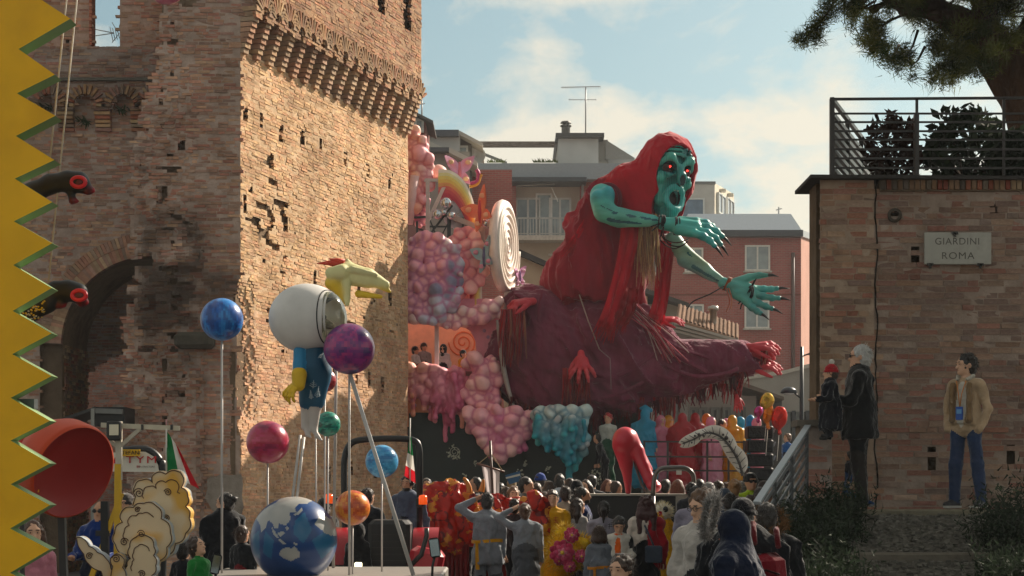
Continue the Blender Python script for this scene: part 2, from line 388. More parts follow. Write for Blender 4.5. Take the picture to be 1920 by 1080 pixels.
# ================================================================ ground and masonry
g = G(); n = 24
xs = np.linspace(-130, 130, n); ys = np.concatenate([[-40], np.linspace(-5, 120, 16), [160, 200]])
g.sheet(np.array([[[x, y, 0] for y in ys] for x in xs]), 0, '#5b5856', False)
tag(g.build('piazza_ground', mat('asphalt', .9, .25, 3, .4, 60, spec=.25), base=(0, 0, 0)), kind='structure')

PAL = [hx(c) for c in ('8a6a4c', '967351', '7d5f48', 'a08060', '876458', '9b6a50', '8f5540', '6d5a4c', 'a48a68', '7b6552', '935f4a', '806d58')]
UNITB = {}; UNITK = []
def unit_brick(ci, col):
    """a few worn brick meshes shared by all bricks built one by one"""
    if ci not in UNITB:
        v = BOXV + RNG.normal(0, .025, BOXV.shape); UNITB[ci] = G().add(v, BOXF, 0, col).mesh('brick', BRICK)
    return UNITB[ci]
def wall(thing, O, U, Wd, Hh, keep=None, off=None, tint=None, pitch=.06, L=.235, depth=.07, nparts=300, cell=.07, miss=.0, prio=None, back=.14, shade=1.5, rough=.0045, pal=None, jitter_=.0035, mcol='#928578', fallen=None, sheetname='mortar_bed', core=None, mix=.45, mixc='#917a6b'):
    """courses of single bricks on a bed of mortar; the largest-looking ones are parts, the rest one joined part"""
    O = np.array(O, float); U = unit(U); Z = np.array([0, 0, 1.]); N = np.cross(U, Z); M = np.stack([U, N, Z], 1)
    us, vs_, ls = [], [], []
    for r in range(int(Hh / pitch)):
        n = int(Wd / L * 2.4) + 4; l = RNG.choice([L, L * .52, L * .8, L * 1.05], n, p=[.5, .25, .15, .1]) * RNG.uniform(.93, 1.07, n); e = np.cumsum(l) - RNG.uniform(0, L)
        c = e - l / 2; k = (e > 0) & (c < Wd)
        lo = np.maximum(e - l, 0); hi = np.minimum(e, Wd); k &= (hi - lo) > .03
        us.append(((lo + hi) / 2)[k]); ls.append((hi - lo)[k]); vs_.append(np.full(k.sum(), (r + .5) * pitch))
    u, v, l = map(np.concatenate, (us, vs_, ls)); k = np.ones(len(u), bool)
    if keep is not None: k &= keep(u, v)
    if miss: k &= RNG.random(len(u)) > miss
    if fallen is not None: k &= ~fallen(u, v)
    u, v, l = u[k], v[k], l[k]; d = RNG.normal(0, rough, len(u)) + (off(u, v) if off is not None else 0)
    c = O + u[:, None] * U + v[:, None] * Z + (d - depth / 2)[:, None] * N
    sz = np.stack([l - RNG.uniform(.009, .02, len(l)), np.full(len(l), depth), pitch - RNG.uniform(.009, .017, len(l))], 1)
    ci = RNG.integers(0, len(pal or PAL), len(u)); col = (np.array(pal or PAL)[ci] * (1 - mix) + mix * cc(mixc)) * RNG.uniform(.85, 1.15, (len(u), 1)) * shade
    cl = fbm(c * 1.3, 5, 3)[:, None]; col = col * (0.72 + .56 * cl)
    if tint is not None: col = col * tint(u, v)
    col = col * np.array([1.0, .985, 1.07])
    # the bricks that show largest
    px = 960 + c[:, 0] / c[:, 1] * FPX; py = HY - (c[:, 2] - CZ) / c[:, 1] * FPX
    big = l / c[:, 1] * ((px > 0) & (px < 1920) & (py > 0) & (py < 1080))
    if prio is not None: big = big * prio(px, py)
    sel = np.zeros(len(u), bool); sel[np.argsort(-big)[:nparts]] = True; sel &= big > 0
    loc = np.array(thing.location); bk = []; UNITK.append(0)
    for i in np.where(sel)[0]:
        q = int(np.argmin(((np.array(bk) - col[i]) ** 2).sum(1))) if len(bk) >= 26 else None
        if q is None: q = len(bk); bk.append(col[i])
        o = bpy.data.objects.new('brick', unit_brick((len(UNITK), q), bk[q])); COL.objects.link(o); o.parent = thing
        o.matrix_basis = Matrix(np.vstack([np.column_stack([M * sz[i], c[i] - loc]), [0, 0, 0, 1]]).tolist())
    if (~sel).any():
        tag(G().boxes(c[~sel], sz[~sel], M, 0, col[~sel], jitter_).build('brick_courses', BRICK, thing), kind='stuff')
    # mortar bed, open where holes go deeper
    nu, nv = int(Wd / cell) + 1, int(Hh / pitch) + 1
    uu, vv = np.meshgrid(np.linspace(0, Wd, nu + 1), np.linspace(0, Hh, nv + 1), indexing='ij')
    oo = off(uu.ravel(), vv.ravel()).reshape(uu.shape) if off is not None else 0 * uu
    pts = O + uu[..., None] * U + vv[..., None] * Z + (oo - .005)[..., None] * N
    cu, cv = (uu[:-1, :-1] + uu[1:, 1:]) / 2, (vv[:-1, :-1] + vv[1:, 1:]) / 2; kk = np.ones(cu.shape, bool).ravel()
    if keep is not None: kk &= keep(cu.ravel(), cv.ravel())
    if fallen is not None: kk &= ~fallen(cu.ravel(), cv.ravel())
    i = np.arange(nu)[:, None] * (nv + 1) + np.arange(nv)[None]
    f = np.stack([i, i + nv + 1, i + nv + 2, i + 1], -1).reshape(-1, 4)[kk]
    mc = np.tile(cc(mcol) * shade * np.array([1.0, .985, 1.07]), (len(f), 1)) * (tint(cu.ravel()[kk], cv.ravel()[kk]) if tint is not None else 1)
    G().add(pts, f, 0, mc).build(sheetname, MORTAR, thing)
    if core != 0:
        cw = core or (0, Wd, 0, Hh)
        p = [O + a * U + b * Z - back * N for a, b in ((cw[0], cw[2]), (cw[1], cw[2]), (cw[1], cw[3]), (cw[0], cw[3]))]
        G().prism(p, -N * .5, m=0, col=cc('#6b5a49') * shade).build('rubble_core', MORTAR, thing)
    return N
BC = {}

# ---------------------------------------------------------------- the city gate tower
TY = 34.0; k_ = FPX / TY                                             # 100 px per metre at its corner
TU = unit([.339, 1, 0]); TLEN = 8.41; TX = px_x(449, TY)
tower = empty('gate_tower', (TX, TY, 0), 'tall ochre brick medieval gate tower, sunlit right flank with a row of stepped corbels', 'tower')
TN = np.cross(TU, [0, 0, 1.]); O = np.array([TX, TY, 0.])
def tz(py): return px_z(py, TY)
ZC = tz(97); ZT = tz(22)                                             # foot and head of the corbels
PUT = [(.26, 8.72), (.9, 8.72), (1.78, 8.62), (2.75, 8.72), (3.6, 8.7), (.22, 7.0), (2.0, 6.9), (4.9, 8.65), (6.1, 8.6), (7.3, 8.55), (3.35, 5.95), (5.6, 5.9), (7.35, 5.9), (4.3, 4.1), (5.5, 4.05), (6.2, 4.02), (6.9, 3.95), (4.0, 1.9), (5.2, 2.1), (6.5, 2.0), (1.2, 5.0)]
def hole_lit(u, v):
    h = np.zeros(len(u), bool)
    for a, b in PUT: h |= (np.abs(u - a) < .09) & (np.abs(v - b) < .17)
    return h
def fallen_lit(u, v):
    q = np.stack([u * 2.2, v * 3.4, 0 * u], 1); zone = np.maximum(np.exp(-((u - 1.2) / .8) ** 2 - ((v - 7.0) / 1.2) ** 2), .8 * np.exp(-((u - 2.0) / .28) ** 2 - ((v - 5.2) / 1.5) ** 2))
    zone = np.maximum(zone, .62 * np.exp(-((u - 4.9) / 2.0) ** 2 - ((v - 5.6) / .55) ** 2)); zone = np.maximum(zone, .45 * np.exp(-((u - 6.5) / 1.5) ** 2 - ((v - 5) / .6) ** 2))
    return (vnoise(q * 1.7, 3) + .25 * (vnoise(q * 3.1, 8) - .5) > 1.05 - .52 * zone) & (v < 9.0)
def off_lit(u, v):
    q = np.stack([u * .8, v * .8, 0 * u], 1); o = .05 * (fbm(q, 21, 3) - .5)
    # the corner is broken away low down
    bite = np.clip(1 - u / (.55 + .35 * fbm(np.stack([0 * v, v * 1.8, 0 * v], 1), 4, 2)), 0, 1) * np.clip((5.6 - v) / .5, 0, 1) * np.clip((v - 2.6) / .6, 0, 1)
    return o - .17 * bite + .03 * np.clip((3.4 - v), 0, 1) * np.clip(1.6 - u, 0, 1)
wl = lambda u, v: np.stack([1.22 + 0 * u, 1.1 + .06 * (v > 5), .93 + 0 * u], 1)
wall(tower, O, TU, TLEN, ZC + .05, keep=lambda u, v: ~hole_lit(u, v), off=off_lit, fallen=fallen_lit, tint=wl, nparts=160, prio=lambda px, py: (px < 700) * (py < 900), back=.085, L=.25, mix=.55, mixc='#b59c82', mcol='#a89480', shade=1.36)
# stepped brick corbels and the storey they carry
PRO = .34; NB = 16; st = TLEN / NB
OU = O + TN * PRO + np.array([0, 0, ZT - .12])
def arch_lit(u, v):
    a = ((u - .25 * st) / st) % 1.0; s = np.abs(a - .5) * st                   # distance from each bay's middle
    return v > .02 + np.clip(.30 - 2.2 * np.clip(s - .0, 0, .2), -1, .3) + 0 * u
slots = lambda u, v: ((np.abs(u - 6.05) < .22) | (np.abs(u - 7.55) < .22)) & (v > 1.55)
wall(tower, OU, TU, TLEN, 4.6, keep=lambda u, v: arch_lit(u, v) & ~slots(u, v), off=lambda u, v: .03 * (fbm(np.stack([u, v, 0 * u], 1), 9, 3) - .5), tint=lambda u, v: np.stack([1.0 + 0 * u, .93 + 0 * u, .87 + 0 * u], 1), nparts=80, prio=lambda px, py: px > 470, back=.2, L=.25, core=(0, TLEN, .35, 4.6), mix=.4, mixc='#a5886a', mcol='#9c8468', shade=1.3)
for i in range(NB + 1):
    uc = (i + .25) * st - .02 if i < NB else TLEN - .1
    g = G(); nb = 9; Mx = np.stack([TU, TN, [0, 0, 1.]], 1)
    for j in range(nb):
        w = .05 + (PRO - .03) * (j + 1) / nb; z = ZC - .02 + (ZT + .12 - ZC) * (j + .5) / nb
        g.box(O + TU * uc + TN * (w / 2 - .03) + [0, 0, z], (.2 + RNG.normal(0, .012), w + .06, (ZT + .12 - ZC) / nb - .016), Mx, 0, (.55 * PAL[RNG.integers(0, 12)] + .45 * hx('b59c82')) * RNG.uniform(1.15, 1.5))
    g.build('corbel', BRICK, tower)
    if i < NB:                                                        # little arch of bricks on edge over each bay
        g = G(); cu = uc + .5 * st
        for a in np.linspace(-62, 62, 8):
            c = O + TU * (cu + .30 * math.sin(R(a))) + TN * (PRO + .012) + [0, 0, ZT - .06 + .30 * math.cos(R(a)) + .06]
            T = Mx @ rotm((0, -a if False else 0, 0)) @ np.array([[math.cos(R(a)), 0, math.sin(R(a))], [0, 1, 0], [-math.sin(R(a)), 0, math.cos(R(a))]])
            g.box(c, (.05, .05, .3 + RNG.normal(0, .02)), T, 0, (.6 * PAL[RNG.integers(0, 12)] + .4 * hx('a5886a')) * RNG.uniform(1.0, 1.35))
        g.build('arch_bricks', BRICK, tower)
# dark timbers and soffit closing the gap above the corbels
G().prism([O + TN * -.1 + [0, 0, ZT + .25], O + TU * TLEN + TN * -.1 + [0, 0, ZT + .25], O + TU * TLEN + TN * (PRO - .16) + [0, 0, ZT + .25], O + TN * (PRO - .16) + [0, 0, ZT + .25]], [0, 0, .2], m=0, col='#5a4938').build('soffit', MORTAR, tower)
# body behind both faces, and the far end of the storey
back_l = np.array([px_x(236, TY) + .2, TY + .45, 0])
G().prism([O + TN * -.6 + TU * .7, O + TN * -.6 + TU * (TLEN - .02), O + TN * -.6 + TU * (TLEN - .02) + [-5.2, 1.7, 0], back_l + [0, 5, 0]], [0, 0, 15], m=0, col='#7b6650').build('tower_body', MORTAR, tower)
for dz0, dz1, pr in ((0, ZC, -.02), (ZT + .2, 14.9, PRO - .02)):
    e = O + TU * TLEN; G().prism([e + TN * pr + [0, 0, dz0], e + TN * (pr - 2) + [0, 0, dz0], e + TN * (pr - 2) + [0, 0, dz1], e + TN * pr + [0, 0, dz1]], TU * -.12, m=0, col='#8a6f55').build('end_wall', BRICK, tower)

# shaded front face of the tower with its broken left edge and lichened rubble
FX0 = px_x(225, TY); FW = TX - FX0 + .36
def lo_edge(v):
    py = HY - (v - CZ) * k_
    e = np.interp(py, [-400, 0, 100, 150, 200, 300, 430, 560, 640, 760, 1090], [300, 305, 300, 290, 262, 246, 248, 242, 235, 240, 236])
    return px_x(e, TY) - FX0 + .13 * (vnoise(np.stack([v * 6, 0 * v, 0 * v], 1), 2) - .5)
def keep_f(u, v):
    r = np.where(v > ZT - .12, FW - .02, TX - FX0 - .01 - .22 * np.clip((5.6 - v) / .5, 0, 1) * np.clip((v - 2.6) / .6, 0, 1) * vnoise(np.stack([v * 3, 0 * v, 0 * v], 1), 6))
    py = HY - (v - CZ) * k_; px = 960 + (u + FX0) / TY * FPX
    top = (py > 14 - 12 * ((px - 352) / 22) ** 2)
    return (u > lo_edge(v)) & (u < r) & top
def rub(u, v):
    px = 960 + (u + FX0) / TY * FPX; py = HY - (v - CZ) * k_
    lim = np.interp(py, [0, 130, 250, 400, 420, 560, 640, 760, 830, 1080], [350, 350, 370, 350, 388, 380, 360, 365, 320, 300])
    return np.clip((lim - px) / 25, 0, 1)
def lich(u, v):
    px = 960 + (u + FX0) / TY * FPX; py = HY - (v - CZ) * k_; q = np.stack([u * 2, v * 2, 0 * u], 1)
    a = np.exp(-((px - 320) / 65) ** 4 - ((py - 520) / 115) ** 4) + .8 * np.exp(-((px - 415) / 35) ** 4 - ((py - 545) / 40) ** 4) + .5 * np.exp(-((px - 330) / 60) ** 2 - ((py - 700) / 80) ** 2)
    d = np.clip(a * 1.5 * (fbm(q, 31, 4) * 1.7 - .25), 0, .78)[:, None]
    w = np.clip((py - 640) / 300, 0, 1)[:, None] * .12
    return (1 - d) * (1 + w) * np.array([1.0, .93, .88])
def off_f(u, v):
    q = np.stack([u * 2.6, v * 4.2, 0 * u], 1); r = rub(u, v)
    px = 960 + (u + FX0) / TY * FPX; py = HY - (v - CZ) * k_
    pil = .10 * ((px > 300) & (px < 372) & (py > 690)) - .06 * ((px > 378) & (px < 440) & (py > 660))
    return r * .26 * (fbm(q, 12, 3) - .35) + .04 * (fbm(q * .3, 2, 2) - .5) + pil * (1 - r)
wall(tower, (FX0, TY, 0), (1, 0, 0), FW, 13.6, keep=keep_f, off=off_f, tint=lich, nparts=60, prio=lambda px, py: (px > 330) * (py < 420), back=.2, rough=.009, core=(.75, FW - .4, 0, 13.3),
     fallen=lambda u, v: vnoise(np.stack([u * 5, v * 8, 0 * u], 1), 14) > 1.15 - .42 * rub(u, v), shade=1.6)
g = G(); g.bev((px_x(368, TY), TY - .12, tz(640)), (.72, .5, .3), .07, m=0, col='#4a453c'); g.build('stone_bracket', STONE, tower)
# white scrap of old plaster low on the face
pts = [P(x, y, TY - .035) for x, y in ((388, 899), (396, 893), (403, 895), (414, 888), (430, 891), (452, 889), (455, 908), (453, 930), (456, 950), (452, 968), (438, 966), (424, 973), (412, 964), (398, 957), (391, 944), (384, 934), (389, 915))]
G().prism(pts, [0, .05, 0], m=0, col='#968b80').build('plaster_patch', MORTAR, tower)

# ---------------------------------------------------------------- the gate wall with its merlons, corbel arches and archway
GY = 34.9; gk = FPX / GY
gate = empty('gate_wall', (px_x(180, GY), GY, 0), 'shaded brick gate wall with notched parapet and broken archway left of the tower', 'wall')
GX0 = px_x(-60, GY); GW = px_x(330, GY) - GX0
def pxg(u): return 960 + (u + GX0) / GY * FPX
def pyg(v): return HY - (v - CZ) * gk
AC = (285, 650); AR = 168
def arch_open(px, py, R_=AR): return np.where(py < AC[1], (px - AC[0]) ** 2 + (py - AC[1]) ** 2 < R_ ** 2, np.abs(px - AC[0]) < R_)
def keep_g(u, v):
    px, py = pxg(u), pyg(v)
    return (py > 140) & ~arch_open(px, py, AR + 44)
wall(gate, (GX0, GY, 0), (1, 0, 0), GW, px_z(138, GY), keep=keep_g, off=lambda u, v: .05 * (fbm(np.stack([u * 1.5, v * 2, 0 * u], 1), 40, 3) - .5), tint=lambda u, v: np.stack([.98 + 0 * u, .92 + 0 * u, .88 + 0 * u], 1), nparts=120, prio=lambda px, py: (px > 60) * (px < 260) * (py < 520), rough=.01, back=.2, core=0)
# jamb and soffit of the archway, two metres deep
g = G(); th = np.linspace(np.pi, .5 * np.pi, 14); ring = [(AC[0] + AR * math.cos(t), AC[1] - AR * math.sin(t)) for t in th]
prof = [(AC[0] - AR, 1100)] + ring + [(330, AC[1] - AR)]
a = np.array([[P(x, y, GY) + [0, .0 + d, 0] for d in (0, .6, 1.3, 2.0)] for x, y in prof]); g.sheet(a[:, ::-1], 0, '#8c765c', False)
g.build('arch_reveal', MORTAR, gate)
rev = G(); zz = np.arange(0, px_z(AC[1], GY), .068); X0 = px_x(AC[0] - AR, GY)
c, s_, cl = [], [], []
for z in zz:
    y = GY + RNG.uniform(.02, .2)
    while y < GY + 1.95: l = RNG.choice([.27, .14]); c.append((X0 + .004, y + l / 2, z + .034)); s_.append((.05, l - .014, .053)); cl.append(PAL[RNG.integers(0, 12)] * RNG.uniform(.95, 1.5)); y += l
tag(rev.boxes(c, s_, None, 0, np.array(cl), .003).build('reveal_bricks', BRICK, gate), kind='stuff')
G().box((X0 - .5, GY + 1.1, 3), (.95, 1.9, 6), m=0, col='#6b5a49').build('pier_core', MORTAR, gate)
for t in np.linspace(np.pi * .985, np.pi * .49, 46):                                        # ring of bricks on edge
    for rr, ln in ((AR + 12, 23), (AR + 34, 20)):
        c = P(AC[0] + rr * math.cos(t), AC[1] - rr * math.sin(t), GY - .012 + RNG.normal(0, .008)); a_ = math.pi / 2 - t
        T = np.array([[math.cos(a_), 0, math.sin(a_)], [0, 1, 0], [-math.sin(a_), 0, math.cos(a_)]])
        G().box(c, (.066 + RNG.normal(0, .003), .2, ln / gk), T, 0, (.6 * PAL[RNG.integers(0, 12)] + .4 * hx('917a6b')) * RNG.uniform(1.1, 1.6)).build('brick', BRICK, gate)
# inner wall with a lower arch, and the red brick wall far inside
IY = GY + 2.1
IA = (262, 800, 140)
wall(gate, (px_x(110, IY), IY, 0), (1, 0, 0), 2.6, px_z(495, IY), keep=lambda u, v: (lambda px, py: ((py > 588) | (px > 188)) & ((px - IA[0]) ** 2 + (py - IA[1]) ** 2 > IA[2] ** 2) & ~((py > IA[1]) & (px > IA[0] - IA[2])))(960 + (u + px_x(110, IY)) / IY * FPX, HY - (v - CZ) / IY * FPX), nparts=20, core=0, shade=1.15, sheetname='inner_mortar')
RED = [hx(c) for c in ('a35f48', 'b06e56', '9a624c', 'b87a62')]
wall(gate, (px_x(90, 44.), 44, 0), (1, 0, 0), 3.6, 7.0, nparts=20, core=0, pal=RED, back=.1, sheetname='inner_mortar')
G().box((px_x(176, 39.5), 39.5, px_z(604, 39.5)), (.6, .1, .4), m=0, col='#20323a').build('passage_shutter', SATIN, gate)
# corbelled parapet
PY_ = GY - .24; pk = FPX / PY_; PX0 = px_x(-60, PY_)
def pxp(u): return 960 + (u + PX0) / PY_ * FPX
def pyp(v): return HY - (v + px_z(210, PY_) - CZ) * pk
ARC = [(92, 198), (160, 198), (230, 198), (292, 198)]
def keep_p(u, v):
    px, py = pxp(u), pyp(v); k = (py > 88) | ((px > 78) & (px < 170)) | (px > 226)
    k &= ~((px > 124) & (px < 132) & (py > 66) & (py < 92))
    for cx, cy in ARC: k &= (px - cx) ** 2 + (py - cy) ** 2 > 21 ** 2
    for cx, cy in ARC: k &= ~((py > cy) & (np.abs(px - cx) < 21))
    return k & (py < 206)
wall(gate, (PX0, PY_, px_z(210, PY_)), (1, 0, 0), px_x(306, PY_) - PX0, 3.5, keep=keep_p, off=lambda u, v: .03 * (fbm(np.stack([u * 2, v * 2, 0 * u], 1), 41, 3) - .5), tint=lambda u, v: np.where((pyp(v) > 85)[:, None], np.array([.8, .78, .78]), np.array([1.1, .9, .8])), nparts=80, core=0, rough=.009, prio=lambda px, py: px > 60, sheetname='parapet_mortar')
for cx, cy in ARC:                                                      # arch bricks over the corbels
    for t in np.linspace(0, np.pi, 11):
        a_ = math.pi / 2 - t; T = np.array([[math.cos(a_), 0, math.sin(a_)], [0, 1, 0], [-math.sin(a_), 0, math.cos(a_)]])
        G().box(P(cx + 30 * math.cos(t), cy - 30 * math.sin(t), PY_ - .014), (.05, .12, .18), T, 0, PAL[RNG.integers(0, 12)] * RNG.uniform(.9, 1.35)).build('arch_brick', BRICK, gate)
for cx in (58, 126, 195, 262):
    g = G()
    for j in range(7):
        w = .05 + .2 * (7 - j) / 7; g.box((px_x(cx, GY) , GY - w / 2 + .03, px_z(201 + j * 7.2, GY)), (.29 + RNG.normal(0, .01), w + .06, .058), m=0, col=PAL[RNG.integers(0, 12)] * RNG.uniform(1.0, 1.5))
    g.build('corbel', BRICK, gate)
g = G(); g.box((px_x(195, PY_), PY_ - .03, px_z(150, PY_)), (2.2, .12, .05), m=0, col='#5c5850'); g.build('string_course', STONE, gate)
# thickness of parapet and merlons
g = G()
for x0, x1, y0, y1 in ((-60, 330, 92, 160), (80, 124, -40, 90), (132, 168, -40, 90), (124, 132, -40, 64), (228, 330, -40, 90)):
    c = (P(x0, y0, PY_) + P(x1, y1, PY_)) / 2; g.box(c + [0, .26, 0], (px_x(x1, PY_) - px_x(x0, PY_), .46, abs(px_z(y0, PY_) - px_z(y1, PY_))), m=0, col='#7d6048')
g.build('parapet_core', BRICK, gate)
g = G()
for x0, x1, y0, y1 in ((-60, 330, 140, 480), (-60, 116, 480, 1090)):
    c = (P(x0, y0, GY) + P(x1, y1, GY)) / 2; g.box(c + [0, .45, 0], (px_x(x1, GY) - px_x(x0, GY), .5, abs(px_z(y0, GY) - px_z(y1, GY))), m=0, col='#6b5a49')
g.build('wall_core', MORTAR, gate)
for k in range(14):                                                     # merlon sides catch single brick ends
    G().box((px_x(170, PY_), PY_ + .1, px_z(82 - k * 6.6, PY_)), (.05, .26, .054), m=0, col=RED[k % 4] * 1.2).build('brick', BRICK, gate)
# ferns rooted in the corbel niches
for cx, cy, n in ((160, 232, 26), (226, 210, 22), (90, 205, 18)):
    g = G()
    for i in range(n):
        b = P(cx + RNG.normal(0, 7), cy - 4, GY - .03); d = unit([RNG.normal(0, 1), -.7, RNG.normal(.1, .8)]); e = b + d * RNG.uniform(.08, .2); w = np.array([.02, 0, .01])
        g.add([b - w, b + w, e + w * .3 + [0, 0, -.03], e - w * .3 + [0, 0, -.03]], [[0, 1, 2, 3]], 0, hx('32401f') * RNG.uniform(.6, 1.3))
    tag(g.build('wall_fern', LEAF), {160: 'small fern rooted in the second corbel niche of the gate wall', 226: 'dark tuft of fern in the right corbel niche beside the rubble', 90: 'wall fern in the niche nearest the yellow teeth'}[cx], 'fern')
# rooftop aerial seen through the notch
g = G(); Y = 37; b = P(226, 90, Y); g.tube([P(226, 95, Y), P(226, 52, Y)], .012); g.tube([P(173, 54, Y), P(214, 62, Y)], .01); g.tube([P(173, 68, Y), P(214, 62, Y)], .01); g.tube([P(173, 54, Y), P(173, 68, Y)], .01)
for i in range(4): g.tube([P(206 + i * 5, 50 + i * 3, Y), P(212 + i * 4, 78 - i * 2, Y)], .008)
g.tube([P(210, 42, Y), P(222, 62, Y)], .008); g.tube([P(210, 80, Y), P(224, 62, Y)], .008)
tag(g.build('television_aerial', METAL), 'thin roof aerial seen through the notch of the gate wall', 'antenna')
# shop canopy under the archway
cn = empty('canopy', P(170, 800, 33), 'dark shop canopy low in the archway behind the red bowl', 'canopy')
G().prism([P(70, 800, 33), P(178, 762, 33), P(178, 768, 33), P(70, 808, 33)], [0, 1.2, 0], m=0, col='#2b2a29').build('roof', SATIN, cn)
g = G(); g.box(P(204, 781, 33) + [0, .5, 0], (.55, .9, .35), m=0, col='#191a1c'); g.build('roller_box', SATIN, cn)
g = G(); g.bar(P(174, 766, 32.9), P(174, 1150, 32.9), .06, m=0, col='#8a8a84'); g.build('post', METAL, cn)
g = G(); g.bar(P(176, 770, 32.95), P(230, 772, 32.95), .09, m=0, col='#6b6b68'); g.build('front_beam', METAL, cn)
# ================================================================ houses behind the square
PANE = mat('curtained pane', .18, .25, 2.5, .02, 1.2, spec=.6)
def win(parent, c, w, h, cols=2, U=(1, 0, 0), fr='#c9c9c4', gl='#8d9799', ledge=True, curtain=False, rows=1, d=.12, mull=None):
    """a window of its own: frame (part) with its panes and sill (sub-parts)"""
    U = np.array(unit(U)); N = np.cross(U, [0, 0, 1.]); M = np.stack([U, N, [0, 0, 1.]], 1); c = np.array(c, float); t = .08
    f = G(); f.box(c - U * (w - t) / 2 + N * .03, (t, d, h), M, 0, fr); f.box(c + U * (w - t) / 2 + N * .03, (t, d, h), M, 0, fr)
    for z in (-(h - t) / 2, (h - t) / 2): f.box(c + N * .03 + [0, 0, z], (w - 2 * t, d - .004, t), M, 0, fr)
    for i in range(1, cols): f.box(c + U * (w * (i / cols - .5)) + N * .028, (t, d - .01, h - 2 * t), M, 0, fr)
    for j in range(1, rows): f.box(c + N * .024 + [0, 0, h * (j / rows - .5)], (w - 2 * t, d - .04, .05), M, 0, fr)
    o = f.build('window', METAL, parent)
    for i in range(cols):
        p = G(); p.box(c + U * (w * ((i + .5) / cols - .5)) + N * .022, (w / cols - t, .02, h - 2 * t), M, 0, gl); p.build('pane', PANE, o)
    if False:
        for i in range(cols):
            u = np.linspace(-.5, .5, 9) * (w / cols - t); q = np.array([[c + U * (w * ((i + .5) / cols - .5) + x) - N * (.08 + .02 * (k % 2)) + [0, 0, z] for z in (-h / 2 + .08, h / 2 - .08)] for k, x in enumerate(u)])
            G().sheet(q, 0, '#b5b2a8').build('curtain', CLOTH, o)
    if ledge:
        s = G(); s.box(c + N * .1 - [0, 0, h / 2 + .04], (w + .16, .22, .07), M, 0, '#b7b3aa'); s.build('sill', STONE, o)
    return o
def brick_tex(name, col, mort, sc):
    def ex(t, b, c, vec):
        N, L = t.nodes, t.links; m = N.new('ShaderNodeMapping'); m.inputs['Rotation'].default_value = (R(90), 0, 0); L.new(vec, m.inputs[0])
        k = N.new('ShaderNodeTexBrick'); k.inputs['Scale'].default_value = 1; k.inputs['Brick Width'].default_value = .26; k.inputs['Row Height'].default_value = .085; k.inputs['Mortar Size'].default_value = .014; k.inputs['Mortar Smooth'].default_value = .3
        k.inputs['Color1'].default_value = (*cc(col), 1); k.inputs['Color2'].default_value = (*cc(col) * .75, 1); k.inputs['Mortar'].default_value = (*cc(mort), 1); L.new(m.outputs[0], k.inputs['Vector'])
        x = N.new('ShaderNodeMixRGB'); x.blend_type = 'MULTIPLY'; x.inputs[0].default_value = .35; L.new(k.outputs[0], x.inputs[1]); L.new(c, x.inputs[2])
        h = N.new('ShaderNodeMixRGB'); h.inputs[0].default_value = 1; L.new(k.outputs[0], b.inputs['Base Color'])
    return mat(name, .9, .2, 2, 0, col=col, extra=ex)
RB = brick_tex('red facing brick', '#a5564e', '#957068', 1)
def slab(g, x0, x1, y0, y1, Y, d, col, m=0):
    """a solid whose front face spans these photo pixels at distance Y and runs d metres back"""
    a, b = P(x0, y1, Y), P(x1, y0, Y); c = (a + b) / 2; g.box(c + [0, d / 2, 0], (b[0] - a[0], d, b[2] - a[2]), m=m, col=col)
def gslab(name, parent, mt, *a): g = G(); slab(g, *a); return g.build(name, mt, parent)

# --- pale apartment house with roof terrace, behind the candy float
AY = 80.0
ap = empty('apartment_house', (px_x(1040, AY), AY, 0), 'pale apartment house with balcony, grey roof band and penthouse behind the red hooded figure', 'building')
gslab('wall', ap, PLASTER, 880, 1200, 336, 1000, AY + 1.6, 9, '#a59d8f')
for x0, x1 in ((896, 968), (1088, 1200)): gslab('brick_pier', ap, RB, x0, x1, 338, 446, AY + .3, 1.4, '#92503f')
gslab('recess_wall', ap, PLASTER, 968, 1088, 338, 446, AY + 1.0, .7, '#c4bcae')
gslab('lower_wall', ap, PLASTER, 896, 1200, 452, 1000, AY + .2, 1.5, '#a89b88')
g = G(); slab(g, 888, 1204, 306, 336, AY - .5, 10, '#8d949a'); o = g.build('roof_band', METAL, ap)
g = G(); slab(g, 886, 1100, 332, 340, AY - .9, 1.5, '#3b3f45'); g.build('gutter', METAL, ap)
g = G(); slab(g, 944, 1090, 441, 450, AY - .8, 2.4, '#b9b3a8'); g.build('balcony_floor', STONE, ap)
rl = G(); rl.bar(P(940, 409, AY - .75), P(1090, 409, AY - .75), .06, m=0, col='#a9a9a4'); rl.bar(P(940, 438, AY - .75), P(1090, 438, AY - .75), .04, m=0, col='#a9a9a4')
ro = rl.build('balcony_railing', METAL, ap)
for i in range(26): g = G(); g.bar(P(942 + i * 5.8, 409, AY - .75), P(942 + i * 5.8, 440, AY - .75), .03, m=0, col='#b2b2ac'); g.build('baluster', METAL, ro)
win(ap, P(990, 408, AY + .95), 1.1, 1.75, 2, curtain=True, ledge=False, gl='#79858a'); win(ap, P(1020, 405, AY + .95), .75, 2.0, 1, curtain=True, ledge=False, fr='#d6d4ce'); win(ap, P(1050, 408, AY + .95), 1.0, 1.75, 2, curtain=True, ledge=False)
win(ap, P(932, 425, AY + .25), 1.0, 1.7, 2, curtain=True)
win(ap, P(1062, 500, AY + .15), 1.0, 1.3, 2)
gslab('penthouse', ap, PLASTER, 1047, 1122, 256, 308, AY + 1.5, 5, '#c2c1bd')
gslab('penthouse_roof', ap, METAL, 1042, 1133, 249, 257, AY + 1.1, 6, '#4a4846')
g = G(); a = [P(1136, 262, AY + 2), P(1190, 296, AY + 2), P(1190, 299, AY + 2), P(1136, 299, AY + 2)]; G().prism(a, [0, 3, 0], m=0, col='#8d8a84').build('sloping_canopy', METAL, ap)
